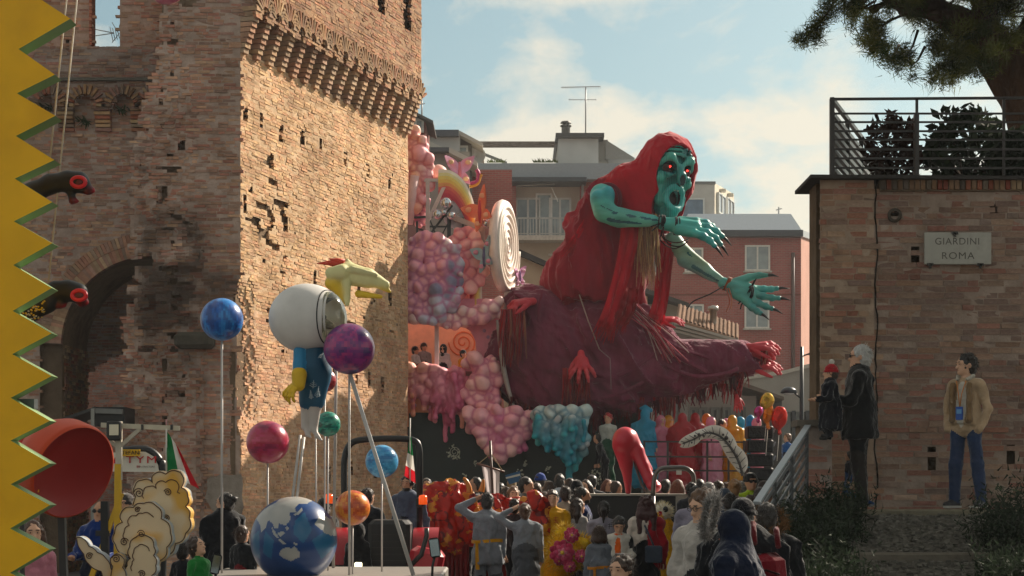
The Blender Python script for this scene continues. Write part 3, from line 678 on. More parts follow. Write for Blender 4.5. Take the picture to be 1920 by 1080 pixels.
gslab('side_block', ap, PLASTER, 1122, 1140, 262, 308, AY + 2.2, 3.5, '#a8a49c')
g = G(); b = P(1061, 250, AY + 3); g.lathe([(.2, 0), (.2, .28), (.26, .3), (.26, .36), (.16, .38), (.16, .44), (.26, .46), (.2, .54)], b, 12, 0, '#5b554f', sm=False); g.build('chimney', METAL, ap)
for k in range(9):
    if k == 0: g = G(); slab(g, 866, 1046, 265, 270, AY + 2.5, .16, '#8b7f74'); slab(g, 872, 1046, 270, 276, AY + 5.2, .14, '#8b7f74'); pg = g.build('pergola', TILE, ap)
    g = G(); x = 880 + k * 19; g.bar(P(x, 268, AY + 2.4), P(x + 4, 270, AY + 5.6), .12, m=0, col='#85786c'); g.build('rafter', TILE, pg)
g = G(); g.bar(P(893, 275, AY + 3), P(893, 312, AY + 3), .5, m=0, col='#b9b7b2'); g.bar(P(905, 288, AY + 3), P(950, 306, AY + 3), .12, m=0, col='#9c9a95'); g.build('terrace_post', PLASTER, ap)
g = G()
for i in range(90):
    p = P(RNG.uniform(1000, 1046) if i < 55 else RNG.uniform(912, 945), 305, AY + RNG.uniform(.5, 2)); g.add([p, p + [.08, 0, 0], p + [RNG.normal(0, .1), 0, RNG.uniform(.08, .24)]], [[0, 1, 2]], 0, '#5a6238')
tag(g.build('roof_plants', LEAF, ap), kind='stuff')
g = G(); g.tube([P(1092, 342, AY - .1), P(1092, 446, AY - .1)], .06, 6, col='#8d8a84'); g.build('downpipe', METAL, ap)
g = G(); g.tube([P(1028, 478, AY + .1), P(1050, 478, AY + .1), P(1050, 500, AY + .1)], .05, 6, col='#c5c0b6'); g.build('flue_pipe', METAL, ap); g = G(); g.ball(P(1060, 489, AY + .05), (.16, .1, .16), 12, 8, col='#b0aaa0'); g.build('wall_vent', METAL, ap)
g = G(); g.bev(P(1086, 432, AY + .5), (.5, .3, .45), .03, col='#b8b6b0'); g.build('air_conditioner', METAL, ap)
g = G(); g.bar(P(968, 349, AY - .3), P(1040, 345, AY - .4), .03, col='#9a968e'); g.bar(P(1046, 378, AY - .5), P(1034, 352, AY - .2), .03, col='#d8d4cc'); g.build('awning_arm', METAL, ap)
# stepped block with lit sloping eaves left of it
BY = 72.0
st_ = empty('stepped_house', (px_x(830, BY), BY, 0), 'white stepped house with dark flat roof and bright sloping eaves right of the tower', 'building')
gslab('wall', st_, PLASTER, 770, 862, 254, 1000, BY, 3.5, '#b4b2ae')
gslab('upper_roof', st_, METAL, 800, 860, 243, 255, BY - .3, 4.2, '#484b52')
G().prism([P(860, 244, BY), P(905, 268, BY), P(905, 274, BY), P(860, 252, BY)], [0, 4, 0], m=0, col='#b9b4a8').build('eave', PLASTER, st_)
G().prism([P(800, 262, BY - .6), P(880, 300, BY - .6), P(880, 307, BY - .6), P(800, 272, BY - .6)], [0, 3, 0], m=0, col='#c4bfb4').build('eave', PLASTER, st_)
gslab('lower_roof', st_, METAL, 795, 842, 276, 284, BY - 1, 4, '#42444a')
G().prism([P(842, 276, BY - 1), P(895, 303, BY - 1), P(895, 312, BY - 1), P(842, 286, BY - 1)], [0, 4, 0], m=0, col='#bdb8ac').build('eave', PLASTER, st_)
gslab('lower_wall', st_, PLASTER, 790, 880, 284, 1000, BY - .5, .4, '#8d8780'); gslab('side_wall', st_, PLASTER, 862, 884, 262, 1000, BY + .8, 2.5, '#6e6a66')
win(st_, P(866, 290, BY + .75), .5, .7, 1, ledge=False)
g = G(); c = P(893, 292, BY + 1.5); g.lathe([(.02, 0), (.34, .1), (.36, .14)], c, 18, 0, '#c7c7c4', rot=(80, 0, 10)); g.build('satellite_dish', METAL, st_)
gslab('brick_base', st_, RB, 862, 960, 318, 1000, BY + 1.9, .4, '#92503f')
# red house edge right of the tower corbels
rh = empty('red_house', (px_x(790, 66.), 66, 0), 'dull red house with overhanging eave peeping past the tower edge', 'building')
gslab('wall', rh, PLASTER, 740, 798, 226, 1000, 66, 3, '#8d5a55')
G().prism([P(740, 190, 65.4), P(812, 226, 65.4), P(812, 231, 65.4), P(740, 196, 65.4)], [0, 3, 0], m=0, col='#5d5b58').build('roof', TILE, rh)
win(rh, P(786, 236, 65.95), .34, .5, 1, ledge=False)
g = G(); g.tube([P(791, 222, 66), P(791, 188, 66)], .03); g.bar(P(786, 196, 66), P(797, 194, 66), .03); tag(g.build('roof_aerial', METAL), 'small aerial on the red house eave next to the tower', 'antenna')
# tall aerial in the sky
g = G(); Y = AY + 3; g.tube([P(1098, 250, Y), P(1098, 163, Y)], .035, 6); g.bar(P(1052, 164, Y), P(1126, 162, Y), .03); g.bar(P(1066, 187, Y), P(1118, 187, Y), .025)
for i in range(24): x = 1054 + i * 3.1; g.bar(P(x, 161.5, Y), P(x, 166.5, Y), .015)
for i in range(8): x = 1068 + i * 7; g.bar(P(x, 185, Y), P(x, 189, Y), .015)
tag(g.build('roof_aerial', METAL), 'tall thin television aerial standing on the penthouse roof', 'antenna')

# --- red brick block with grey hipped roof band
RY = 88.0
rb = empty('brick_block', (px_x(1370, RY), RY, 0), 'red brick apartment block with grey metal roof band behind the outstretched hand', 'building')
gslab('wall', rb, RB, 1180, 1502, 440, 1000, RY, 11, '#92503f')
a = [P(1290, 401, RY + 1.2), P(1483, 401, RY + 1.2), P(1503, 431, RY - .4), P(1290, 431, RY - .4)]
q = [np.array(p) for p in a]
G().prism([q[0], q[1], q[1] + [1.2, 10, 0], q[0] + [0, 10, 0]], [0, 0, -.1], m=0, col='#8c949c').add([q[3], q[2], q[1], q[0]], [[0, 1, 2, 3]], 0, '#8f979f').add([q[2], q[2] + [0, 12, 0], q[1] + [1.2, 10, 0], q[1]], [[0, 1, 2, 3]], 0, '#a9aeb2').build('metal_roof', METAL, rb)
gslab('gutter', rb, METAL, 1288, 1506, 431, 443, RY - .5, 12, '#36393f')
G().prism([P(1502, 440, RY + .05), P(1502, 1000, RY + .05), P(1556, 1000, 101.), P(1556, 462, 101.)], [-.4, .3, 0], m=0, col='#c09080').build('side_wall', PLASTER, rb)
G().prism([P(1504, 431, RY - .4), P(1504, 443, RY - .4), P(1560, 463, 101.), P(1560, 453, 101.)], [-.3, .4, 0], m=0, col='#8d9094').build('side_gutter', METAL, rb)
for x, y, w, h in ((1420, 484, 1.22, 1.25), (1301, 488, .9, 1.2), (1419, 590, 1.2, 1.35), (1300, 596, 1.0, 1.3), (1222, 490, 1.1, 1.25)): win(rb, P(x, y, RY - .02), w, h, 2, curtain=True, rows=1, fr='#d3d0c9')
g = G(); g.tube([P(1487, 474, RY - .12), P(1487, 700, RY - .12)], .09, 8, 0, '#5c4640'); g.build('downpipe', METAL, rb)
gslab('string_course', rb, PLASTER, 1180, 1502, 551, 554, RY - .03, .1, '#7c4a3e')
wp = empty('white_penthouse', (px_x(1330, 96.), 96, 0), 'white rooftop flat with big windows right of the hood', 'building')
gslab('wall', wp, PLASTER, 1278, 1340, 343, 1000, 96, 3.2, '#bdb9b1')
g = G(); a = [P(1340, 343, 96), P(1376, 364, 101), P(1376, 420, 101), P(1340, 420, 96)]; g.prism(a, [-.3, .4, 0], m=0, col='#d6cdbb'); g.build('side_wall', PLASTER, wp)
win(wp, P(1296, 392, 95.95), 1.4, 1.15, 1, ledge=False, gl='#5b6e80')
U_ = unit(np.array(a[1] - a[0]) * [1, 1, 0])
for t in (.28, .72): c = a[0] * (1 - t) + a[1] * t + [0, 0, -1.0]; win(wp, c + np.cross(U_, [0, 0, 1.]) * .05, 1.9, 1.1, 2, U=U_, ledge=False, gl='#8b9299')
for t in (.3, .7): c = a[0] * (1 - t) + a[1] * t; g = G(); g.box(c + [.1, -.1, -.25 - .4 * 0], (.3, .3, .18), col='#d2c8b4'); g.build('wall_lamp', METAL, wp)
gslab('roof_edge', wp, METAL, 1276, 1342, 340, 345, 95.9, 3, '#6d6c6a')
g = G(); g.bar(P(1460, 404, RY + 4), P(1460, 388, RY + 4), .06); g.bar(P(1455, 394, RY + 4), P(1466, 391, RY + 4), .05); tag(g.build('roof_vane', METAL), 'tiny weather vane on the grey metal roof of the brick block', 'antenna')

# --- small tiled houses in front of the brick block
def tiled(name, x0, y0, x1, y1, Y, d, parent, col='#8a6a56', over=.0, rows=5):
    """a roof plane seen edge on, its far rise covered with rows of tiles"""
    a, b = P(x0, y0, Y), P(x1, y1, Y); up = np.array([.25, d, d * .32])
    g = G(); g.prism([a, b, b + up, a + up], [0, 0, -.16], m=0, col=col)
    o = g.build(name, TILE, parent); e = b - a; n = int(np.linalg.norm(e) / .13); c = []
    g = G()
    for i in range(n):
        p = a + e * (i + .5) / n; g.tube([p + up * .03 + [0, 0, .0], p + up * .98], .05, 6, 0, cc(col) * RNG.uniform(.75, 1.2), False)
    tag(g.build('tile_rows', TILE, o), kind='stuff'); return o
h1 = empty('cream_cottage', (px_x(1010, 62.), 62, 0), 'cream house wall with dark sloping verge left of the red robe', 'building')
G().prism([P(945, 460, 62), P(1060, 510, 62), P(1060, 1000, 62), P(945, 1000, 62)], [0, 4, 0], m=0, col='#b59c82').build('wall', PLASTER, h1)
G().prism([P(940, 452, 61.7), P(1075, 512, 61.7), P(1075, 521, 61.7), P(940, 464, 61.7)], [0, 4.6, 0], m=0, col='#4c4846').build('roof', TILE, h1)
h2 = empty('gabled_cottage', (px_x(1215, 62.), 62, 0), 'cream house with dark roof edge between the two hanging scarves', 'building')
G().prism([P(1130, 522, 62), P(1214, 556, 62), P(1214, 1000, 62), P(1130, 1000, 62)], [0, 4, 0], m=0, col='#bd9f83').build('wall', PLASTER, h2)
G().prism([P(1130, 512, 61.6), P(1292, 568, 61.6), P(1292, 576, 61.6), P(1130, 524, 61.6)], [0, 3.6, 0], m=0, col='#4d4a48').build('roof', TILE, h2)
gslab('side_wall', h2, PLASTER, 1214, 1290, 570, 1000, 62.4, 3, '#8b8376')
win(h2, P(1256, 650, 62.35), .9, 1.4, 2)
h3 = empty('tiled_row_house', (px_x(1330, 56.), 56, 0), 'grey row house with tiled roof, steel flue and green shutters under the brick block', 'building')
tiled('roof', 1268, 597, 1385, 637, 56, 2.0, h3, '#7d6250')
G().prism([P(1262, 604, 56.1), P(1392, 640, 56.1), P(1392, 1000, 56.1), P(1262, 1000, 56.1)], [0, 3.5, 0], m=0, col='#8f8c86').build('wall', PLASTER, h3)
for k in range(3): G().prism([P(1266 - k, 603 + k * 7, 55.95 - .1 * (3 - k)), P(1384, 636 + k * 6, 55.95 - .1 * (3 - k)), P(1384, 641 + k * 6, 55.95 - .1 * (3 - k)), P(1266 - k, 608 + k * 7, 55.95 - .1 * (3 - k))], [0, .6, 0], m=0, col='#aaa79e').build('cornice', PLASTER, h3)
g = G(); b = P(1337, 612, 57); g.lathe([(.11, 0), (.11, .5), (.17, .5), (.17, .62), (.02, .66)], b, 12, 0, '#a9a49c'); g.build('flue', STEEL, h3)
for x in (1278, 1302, 1328, 1354):
    for y, hh in ((678, 1.0), (790, 1.5)):
        w = win(h3, P(x, y, 56.02), .62, hh, 2)
        for s in (-1, 1):
            sh = G(); c = P(x, y, 55.95); c[0] += s * .42; sh.box(c, (.2, .05, hh), col='#3f4641')
            for q in range(10): sh.box(c + [0, -.03, hh * ((q + .5) / 10 - .5)], (.17, .03, hh * .05), (25, 0, 0), 0, '#4d554f')
            sh.build('shutter', METAL, w)
h4 = empty('grey_annex', (px_x(1460, 60.), 60, 0), 'low grey building with raking parapet and dark shop front behind the street lamp', 'building')
G().prism([P(1392, 712, 60), P(1472, 700, 60), P(1560, 676, 60), P(1560, 1000, 60), P(1392, 1000, 60)], [0, 4, 0], m=0, col='#97938c').build('wall', PLASTER, h4)
G().prism([P(1390, 706, 59.9), P(1472, 694, 59.9), P(1562, 670, 59.9), P(1562, 677, 59.9), P(1472, 701, 59.9), P(1390, 713, 59.9)], [0, .5, 0], m=0, col='#b5b0a6').build('parapet_cap', STONE, h4)
gslab('shop_front', h4, GLASS, 1462, 1545, 772, 900, 59.9, .3, '#20262b')
for x in (1462, 1488, 1514, 1540): g = G(); g.bar(P(x, 770, 59.8), P(x, 900, 59.8), .12, col='#33363a'); g.build('shop_mullion', METAL, h4)
h5 = empty('shuttered_house', (px_x(1400, 52.), 52, 0), 'grey house with canopy roof and shuttered windows under the trailing red hands', 'building')
gslab('wall', h5, PLASTER, 1290, 1418, 742, 1000, 52, 3, '#84817b')
G().prism([P(1380, 712, 51.6), P(1470, 744, 51.6), P(1470, 750, 51.6), P(1380, 720, 51.6)], [0, 3, 0], m=0, col='#6d655c').build('roof', TILE, h5)
gslab('dark_porch', h5, PLASTER, 1380, 1466, 750, 1000, 53, 1, '#4b4a48')
for x in (1300, 1318, 1340, 1362, 1390): win(h5, P(x, 790, 51.95), .24, .8, 1, fr='#5a5d58', gl='#33383a')
bf = empty('beige_front', (px_x(1100, 56.), 56, 0), 'shaded house front with pale openings seen under the maroon skirt', 'building')
gslab('wall', bf, PLASTER, 960, 1262, 690, 1000, 57, 3, '#8c8379')
for x in (975, 1000, 1128, 1160, 1236): win(bf, P(x, 775, 56.95), .5, 1.5, 2, fr='#b9b4aa')
# --- street lamp with two arms
sl = empty('street_lamp', (px_x(1503, 46.), 46, 0), 'dark street lamp post with two arms left of the garden wall', 'street lamp')
g = G(); g.tube([[px_x(1503, 46), 46, 0], P(1503, 790, 46), P(1503, 650, 46)], [.075, .06, .045], 10, 0, '#23262b'); g.build('post', METAL, sl)
g = G(); g.tube([P(1503, 668, 46), P(1515, 664, 46), P(1538, 659, 46)], .022, 6, 0, '#23262b'); g.bar(P(1516, 664, 46), P(1540, 658, 46), .16, .05, col='#2b2e33'); g.build('arm', METAL, sl)
g = G(); g.tube([P(1503, 748, 46), P(1490, 737, 46), P(1484, 734, 46)], .025, 6, 0, '#23262b'); g.build('arm', METAL, sl)
g = G(); g.lathe([(.0, .16), (.1, .15), (.19, .08), (.22, 0), (.2, -.01)], P(1479, 737, 46), 16, 0, '#2b3036'); g.build('lamp_shade', METAL, sl)
g = G(); g.ball(P(1479, 737, 46), (.15, .15, .05), 12, 6, 0, '#c8ccd0'); g.build('lamp_glass', GLASS, sl)
# ================================================================ garden wall, steps and pine on the right
WY = 21.5; wk = FPX / WY
WX0 = px_x(1537, WY)
gw = empty('garden_wall', (px_x(1730, WY), WY, 0), 'tall shaded brick garden wall with marble plaque above the steps', 'wall')
WPAL = [hx(c) for c in ('7d6450', '8c6f57', '99604a', '8f5040', '6e5a4d', '776a5c', '9a8064', '85503f', '6a5f56', '94755a', 'a08a70', '8b5a48')]
wx = lambda u, o=WX0: 960 + (u + o) / WY * FPX
wy = lambda v: HY - (v - CZ) * wk
PUTS = [(1714, 480, 7, 19), (1865, 389, 8, 12), (1745, 858, 8, 22), (1893, 850, 8, 20), (1990, 600, 8, 18)]
def keep_w(u, v):
    px, py = wx(u), wy(v); k = np.ones(len(u), bool)
    for x, y, a, b in PUTS: k &= ~((np.abs(px - x) < a) & (np.abs(py - y) < b))
    k &= (px - 1677) ** 2 + ((py - 404) * 1.3) ** 2 > 9.5 ** 2
    return k & ((py > 357) | (px < 1640))
wall(gw, (WX0, WY, 0), (1, 0, 0), 3.4, px_z(337, WY), keep=keep_w, off=lambda u, v: .018 * (wx(u) < 1640) + .02 * (fbm(np.stack([u * 2, v * 2, 0 * u], 1), 50, 3) - .5), pitch=.0725, L=.275, nparts=300, pal=WPAL, mix=.5, mixc='#8a7668', mcol='#938474', shade=1.08, rough=.005, cell=.05, back=.25,
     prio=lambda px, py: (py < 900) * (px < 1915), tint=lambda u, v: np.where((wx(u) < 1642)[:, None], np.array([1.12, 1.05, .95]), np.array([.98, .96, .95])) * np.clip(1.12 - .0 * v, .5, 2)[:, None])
for i in range(48):                                                   # soldier course under the capping
    x = 1654 + i * 10.6
    G().box([px_x(x, WY), WY - .0, px_z(347, WY)], (.052, .14, .125 + RNG.normal(0, .004)), col=WPAL[RNG.integers(0, 12)] * RNG.uniform(.7, 1.0)).build('brick', BRICK, gw)
gslab('soldier_bed', gw, MORTAR, 1650, 2160, 336, 358, WY - .04, .12, '#7d6e5d')
cr = [(1643 + 2.2 * math.sin(y / 23) + RNG.normal(0, .8), y) for y in range(338, 965, 14)]; g = G(); g.sheet(np.array([[P(x - 1.0 - RNG.random(), y, WY - .026), P(x + .8 + RNG.random(), y, WY - .026)] for x, y in cr]), 0, '#28231f', False); g.build('joint_shade_strip', MORTAR, gw)  # flat dark strip over the mortar, painted as the shade in the open joint
g = G(); a = [P(1520, 327, WY - .16), P(2200, 331, WY - .16), P(2200, 337, WY - .16), P(1520, 333.5, WY - .16)]; g.prism(a, [0, 1.2, 0], col='#3e3b39'); g.build('capping', STONE, gw)
g = G(); p0 = P(1677, 404, WY); g.lathe([(.05, 0), (.085, 0), (.085, .03), (.05, .03)], p0 + [0, .0, 0], 16, 0, '#4c443c', rot=(90, 0, 0)); g.build('drain_spout', STONE, gw)
# the terrace runs back at an angle like the tower's flank
q0 = np.array([WX0 + .05, WY + .3, 0]); q1 = q0 + TU * 9
G().prism([q0, q1, q1 + [0, 0, 5.28], q0 + [0, 0, 5.28]], [.4, -.13, 0], col='#7c6655').build('return_wall', BRICK, gw)
tag(G().prism([q0 + [0, 0, 5.3], q1 + [0, 0, 5.3], q1 + [9, 0, 5.3], q0 + [9, 0, 5.3]], [0, 0, .06], col='#5d5549').build('terrace_ground', MORTAR, base=(5, 24, 5.3)), kind='structure')
# marble plaque
pq = empty('plaque', P(1796, 466, WY - .03), 'white marble plaque lettered GIARDINI ROMA fixed to the garden wall', 'sign')
MARB = mat('marble', .6, .1, 5, .1, 20, spec=.3, extra=patina(3, .5, .75, (.7, .68, .66)))
g = G(); a, b = P(1733, 496, WY - .05), P(1858, 436, WY - .05); g.bev((a + b) / 2 + [0, .0, 0], (b[0] - a[0], .05, b[2] - a[2]), .006, col='#a8a59c'); g.build('slab', MARB, pq)
text('lettering', 'GIARDINI', .115, P(1795, 453, WY - .075), FACE_CAM, STONE, '#5f5c56', pq, .001, sx=1.0, font_spacing=1.1)
text('lettering', 'ROMA', .115, P(1796, 480, WY - .075), FACE_CAM, STONE, '#5f5c56', pq, .001, sx=1.1, font_spacing=1.15)
for x, y in ((1744, 496), (1838, 496), (1790, 437)): g = G(); g.box(P(x, y, WY - .08), (.07, .05, .03), col='#2d2823'); g.box(P(x, y, WY - .08) + [0, 0, -.02], (.025, .05, .05), col='#2d2823'); g.build('bracket', METAL, pq)
# railing on top
rg = empty('terrace_railing', P(1560, 328, WY), 'dark iron railing with horizontal bars on top of the garden wall', 'railing')
YR = WY + .1; pz = lambda y: px_z(y, YR)
for x in (1560, 1719, 1882): g = G(); g.bar(P(x, 328, YR), P(x, 185 if x == 1560 else 184, YR), .055 if x == 1560 else .03, col='#2b2523'); g.build('post', METAL, rg)
g = G(); g.bar(P(1718, 215, YR), P(1718, 328, YR), .09, .05, col='#2b2523'); g.build('post', METAL, rg)
ys_ = [186, 213, 229, 246, 262, 280, 297, 315]
for i, y in enumerate(ys_): g = G(); g.bar(P(1558, y, YR), P(2150, y - 4 * (i == 0), YR), .022 if i else .03, col='#2b2523'); g.build('rail', METAL, rg)
B0 = P(1560, 328, YR); sd_ = np.array([TU[0], TU[1], 0]);
for i, y in enumerate(ys_):
    a = P(1560, y, YR); g = G(); g.bar(a, a + sd_ * 8.0, .05, .05, col='#2b2523'); g.build('side_rail', METAL, rg)
for k in range(1, 7): a = B0 + sd_ * (k * 1.25); g = G(); g.bar(a, a + [0, 0, pz(186) - pz(328)], .05, col='#2b2523'); g.build('side_post', METAL, rg)
# shrubs behind the railing
def shrub(name, label, c, r, n, col, size=.09, cat='shrub', droop=.0):
    t = empty(name, (c[0], c[1], c[2] - r[2]), label, cat)
    g = G(); k = 0; V_, F_, C_ = [], [], []
    dirs = RNG.normal(0, 1, (n, 3)); dirs /= np.linalg.norm(dirs, axis=1, keepdims=True); rad = RNG.uniform(.45, 1.0, n) ** .6
    rad *= .45 + 1.1 * fbm(dirs * 2.6 + c, 9, 3)
    p = np.array(c) + dirs * rad[:, None] * np.array(r)
    a = RNG.normal(0, 1, (n, 3)); a /= np.linalg.norm(a, axis=1, keepdims=True); b = np.cross(a, RNG.normal(0, 1, (n, 3))); b /= np.linalg.norm(b, axis=1, keepdims=True)
    s = size * RNG.uniform(.6, 1.3, n)[:, None]
    v = np.stack([p - a * s, p + b * s * .45, p + a * s, p - b * s * .45], 1).reshape(-1, 3)
    cl = cc(col) * (.6 + .9 * fbm(p * 2, 3, 2))[:, None] * RNG.uniform(.7, 1.3, (n, 1))
    g.add(v, np.arange(4 * n).reshape(-1, 4), 0, cl); tag(g.build('leaves', LEAF, t), kind='stuff')
    s_ = G()
    for i in range(9):
        e = np.array(c) + dirs[i] * np.array(r) * .8; s_.tube([[c[0] + RNG.normal(0, .05), c[1], c[2] - r[2]], (np.array(c) + e) / 2 - [0, 0, r[2] * .3], e], [.03, .02, .008], 5, 0, '#3a2c20')
    s_.build('stems', BARK, t); return t
shrub('potted_shrub', 'rounded rust brown shrub behind the railing, left of the green hedge', P(1672, 284, WY + 1.2), (.36, .4, .5), 1000, '#33201a', .062)
shrub('hedge_shrub', 'broad dark green hedge shrub behind the railing beneath the pine', P(1815, 278, WY + 1.6), (.62, .5, .55), 1300, '#26301f', .08)
shrub('hedge_shrub', 'dark hedge shrub at the right edge in front of the pine trunk', P(1925, 292, WY + 1.4), (.5, .45, .38), 2200, '#252e20', .07)
# the pine
pt = empty('pine_tree', P(1985, 330, 25.), 'old umbrella pine with leaning trunk and dark needle canopy above the garden wall', 'tree')
b = Blob(.12); b.chain([P(1990, 345, 25), P(1952, 240, 25), P(1908, 150, 25), P(1862, 92, 25), P(1795, 40, 25.2), P(1710, -8, 25.4), P(1600, -90, 25.5)], [.44, .4, .34, .26, .19, .14, .1])
b.chain([P(1908, 150, 25), P(1950, 60, 25), P(1990, -60, 25.2)], [.26, .26, .2]); b.chain([P(1862, 85, 25), P(1845, 10, 25.2), P(1800, -90, 25.6)], [.16, .13, .1])
b.chain([P(1700, -25, 25.4), P(1640, 20, 25.1), P(1612, 10, 24.9)], [.07, .04, .025]); b.chain([P(1790, 30, 25.2), P(1700, 20, 24.6), P(1625, -20, 24.4)], [.09, .07, .05])
g = G(); b.into(g, .05, disp=jitter(.035, 3.5)); 
for o in g.f: pass
g.f = [(f, m, np.tile(hx('4e382b'), (len(f), 1)), s) for f, m, c, s in g.f]
g.build('trunk', BARK, pt)
def in_canopy(px, py):
    lo = np.interp(px, [1585, 1590, 1640, 1700, 1750, 1790, 1810, 1860, 1900, 1960], [30, 58, 118, 152, 168, 165, 148, 150, 120, 90])
    return py < lo - 10
tufts = []
while len(tufts) < 620:
    x, y = RNG.uniform(1588, 1990), RNG.uniform(-130, 175)
    if in_canopy(x, y) and vnoise(np.array([[x * .022, y * .03, 3.3]]), 5)[0] > .34: tufts.append((x, y, 25 + RNG.normal(-.1, .75)))
for x, y in ((1500, 72), (1512, 66), (1508, 82), (1524, 60), (1530, 45), (1540, 30), (1548, 40), (1556, 22), (1562, 8), (1545, 12), (1536, 62), (1528, 76), (1566, 28), (1552, -6), (1560, -20), (1520, 50)): tufts += [(x, y, 24.8), (x + RNG.normal(0, 4), y + RNG.normal(0, 4), 24.9)]
for i in range(1150):                                            # unseen umbrella of the crown, extended above the frame to shade wall and steps
    a, r_ = RNG.uniform(0, 2 * np.pi), math.sqrt(RNG.random()); X, Y, Z = 8.2 + 6.0 * r_ * math.cos(a), 19.5 + 6.0 * r_ * math.sin(a), 9.3 + 1.5 * (1 - r_ ** 2) + RNG.normal(0, .25)
    if HY - (Z - CZ) / Y * FPX < -25: tufts.append((960 + X / Y * FPX, HY - (Z - CZ) / Y * FPX, Y))
vs2, cs2 = [], []
for x, y, Y in tufts:
    c = P(x, y, Y); m = 80 if y > -25 else 40; ax = unit([RNG.normal(0, .6), RNG.normal(0, .6), .5 + RNG.normal(0, .5)])
    d = RNG.normal(0, 1, (m, 3)) * .8 + ax * 1.0; d /= np.linalg.norm(d, axis=1, keepdims=True); far_ = y < -25; L_ = RNG.uniform(.09, .2, (m, 1)) * (2.2 if far_ else 1 if x > 1580 else .7); s0 = c + RNG.normal(0, .05, (m, 3))
    w = np.cross(d, RNG.normal(0, 1, (m, 3))); w /= np.linalg.norm(w, axis=1, keepdims=True); w *= .03 if far_ else .0055
    vs2.append(np.stack([s0 - w, s0 + w, s0 + d * L_], 1).reshape(-1, 3)); cs2.append(np.tile(lerp(hx('2c3a1c'), hx('6f7030'), RNG.random() ** 1.5) * RNG.uniform(.7, 1.2), (m, 1)))
g = G(); v = np.concatenate(vs2); g.add(v, np.arange(len(v)).reshape(-1, 3), 0, np.concatenate(cs2).reshape(-1, 3)); tag(g.build('needle_crown', NEEDLE, pt), kind='stuff')
g = G(); 
for i in range(70):
    x, y, Y = tufts[RNG.integers(0, 620)]; q = P(x, y, Y); a = P(x + RNG.uniform(20, 70), y - RNG.uniform(10, 50), 25.1); g.tube([a, (a + q) / 2 + [0, 0, -.06], q], [.022, .014, .006], 5, 0, '#3b2c20')
g.tube([P(1640, -60, 25), P(1585, -30, 24.9), P(1560, 10, 24.8), P(1535, 50, 24.8), P(1505, 75, 24.8)], [.04, .03, .018, .012, .006], 6, 0, '#3b2c20')
g.build('twigs', BARK, pt)

# steps: a landing and two cobbled ramps with stone nosings
def ramp(Y0, z0, Y1, z1, x0, x1): return [np.array([x0, Y0, z0]), np.array([x1, Y0, z0]), np.array([x1, Y1, z1]), np.array([x0, Y1, z1])]
SX0, SX1 = px_x(1560, 20), px_x(1990, 20)
COB = mat('pebble paving', .9, .3, 30, .7, 70, spec=.2, bdist=.02)
land = G(); land.box(((SX0 + SX1) / 2 - .3, 21.05, .7), (SX1 - SX0 + 1.4, 1.1, 1.42), col='#6c665c'); tag(land.build('landing', COB, base=(5, 21, 0)), kind='structure')
stp = bpy.data.objects.new('steps', None); COL.objects.link(stp); stp.location = (SX0, 19, 0); tag(stp, kind='structure')
for (Y0, z0, Y1, z1) in ((20.42, 1.37, 18.8, .98), (18.72, .92, 17.1, .5), (17.0, .45, 15.4, .05)):
    p = ramp(Y0, z0, Y1, z1, SX0 - .3, SX1); G().prism(p, [0, 0, -.5], col='#5b574f').build('tread', COB, stp)
    g = G(); g.bev(((SX0 + SX1) / 2 - .15, Y1 - .03, z1 - .035), (SX1 - SX0 + .3, .16, .12), .02, col='#6e675c'); g.build('nosing', STONE, stp)
    n = 1500; uu, tt = RNG.random(n), RNG.random(n); c = np.array([SX0 - .25, 0, 0]) + np.stack([uu * (SX1 - SX0 + .2), Y0 + (Y1 - Y0) * tt, z0 + (z1 - z0) * tt + .004], 1)
    s = RNG.uniform(.03, .055, (n, 3)) * [1, 1, .5]; tag(G().boxes(c, s, None, 0, hx('6b675f') * RNG.uniform(.5, 1.35, (n, 1)), .006).build('pebbles', STONE, stp), kind='stuff')
g = G(); g.bev(((SX0 + SX1) / 2 - .15, 20.46, 1.385), (SX1 - SX0 + .3, .16, .09), .02, col='#77705f'); g.build('nosing', STONE, stp)
for x in (1650, 1745, 1850):                                      # weeds along the foot of the wall
    pass
# brick pier and stair railing
pr = empty('brick_pier', (px_x(1527, 20.6), 20.6, 0), 'short brick pier at the head of the stair railing', 'pier')
wall(pr, (px_x(1500, 20.4), 20.4, 0), (1, 0, 0), .36, px_z(798, 20.4), pitch=.0725, L=.26, pal=WPAL, nparts=120, core=0, cell=.06)
gslab('pier_core', pr, MORTAR, 1501, 1558, 800, 1200, 20.42, .36, '#7a6a5a'); gslab('capstone', pr, STONE, 1495, 1563, 787, 799, 20.36, .46, '#6c645a')
sr = empty('stair_railing', (px_x(1470, 18.6), 18.6, 0), 'sloping steel stair railing with parallel bars beside the steps', 'railing')
def rl_(t, dz): a, b = P(1514, 800, 20.3), P(1421, 940, 17.4); p = a * (1 - t) + b * t; return p + [0, 0, dz]
g = G(); g.bar(rl_(-.01, 0), rl_(1.02, 0), .07, .03, col='#8b9298'); g.build('handrail', METAL, sr)
for k in range(1, 8): g = G(); g.bar(rl_(.0, -.115 * k), rl_(1.0, -.115 * k), .012, .045, col='#5a5f63'); g.build('rail', METAL, sr)
for t in (.02, .36, .7, .99): g = G(); g.bar(rl_(t, .0), rl_(t, -1.1), .04, col='#3c3f42'); g.build('post', METAL, sr)
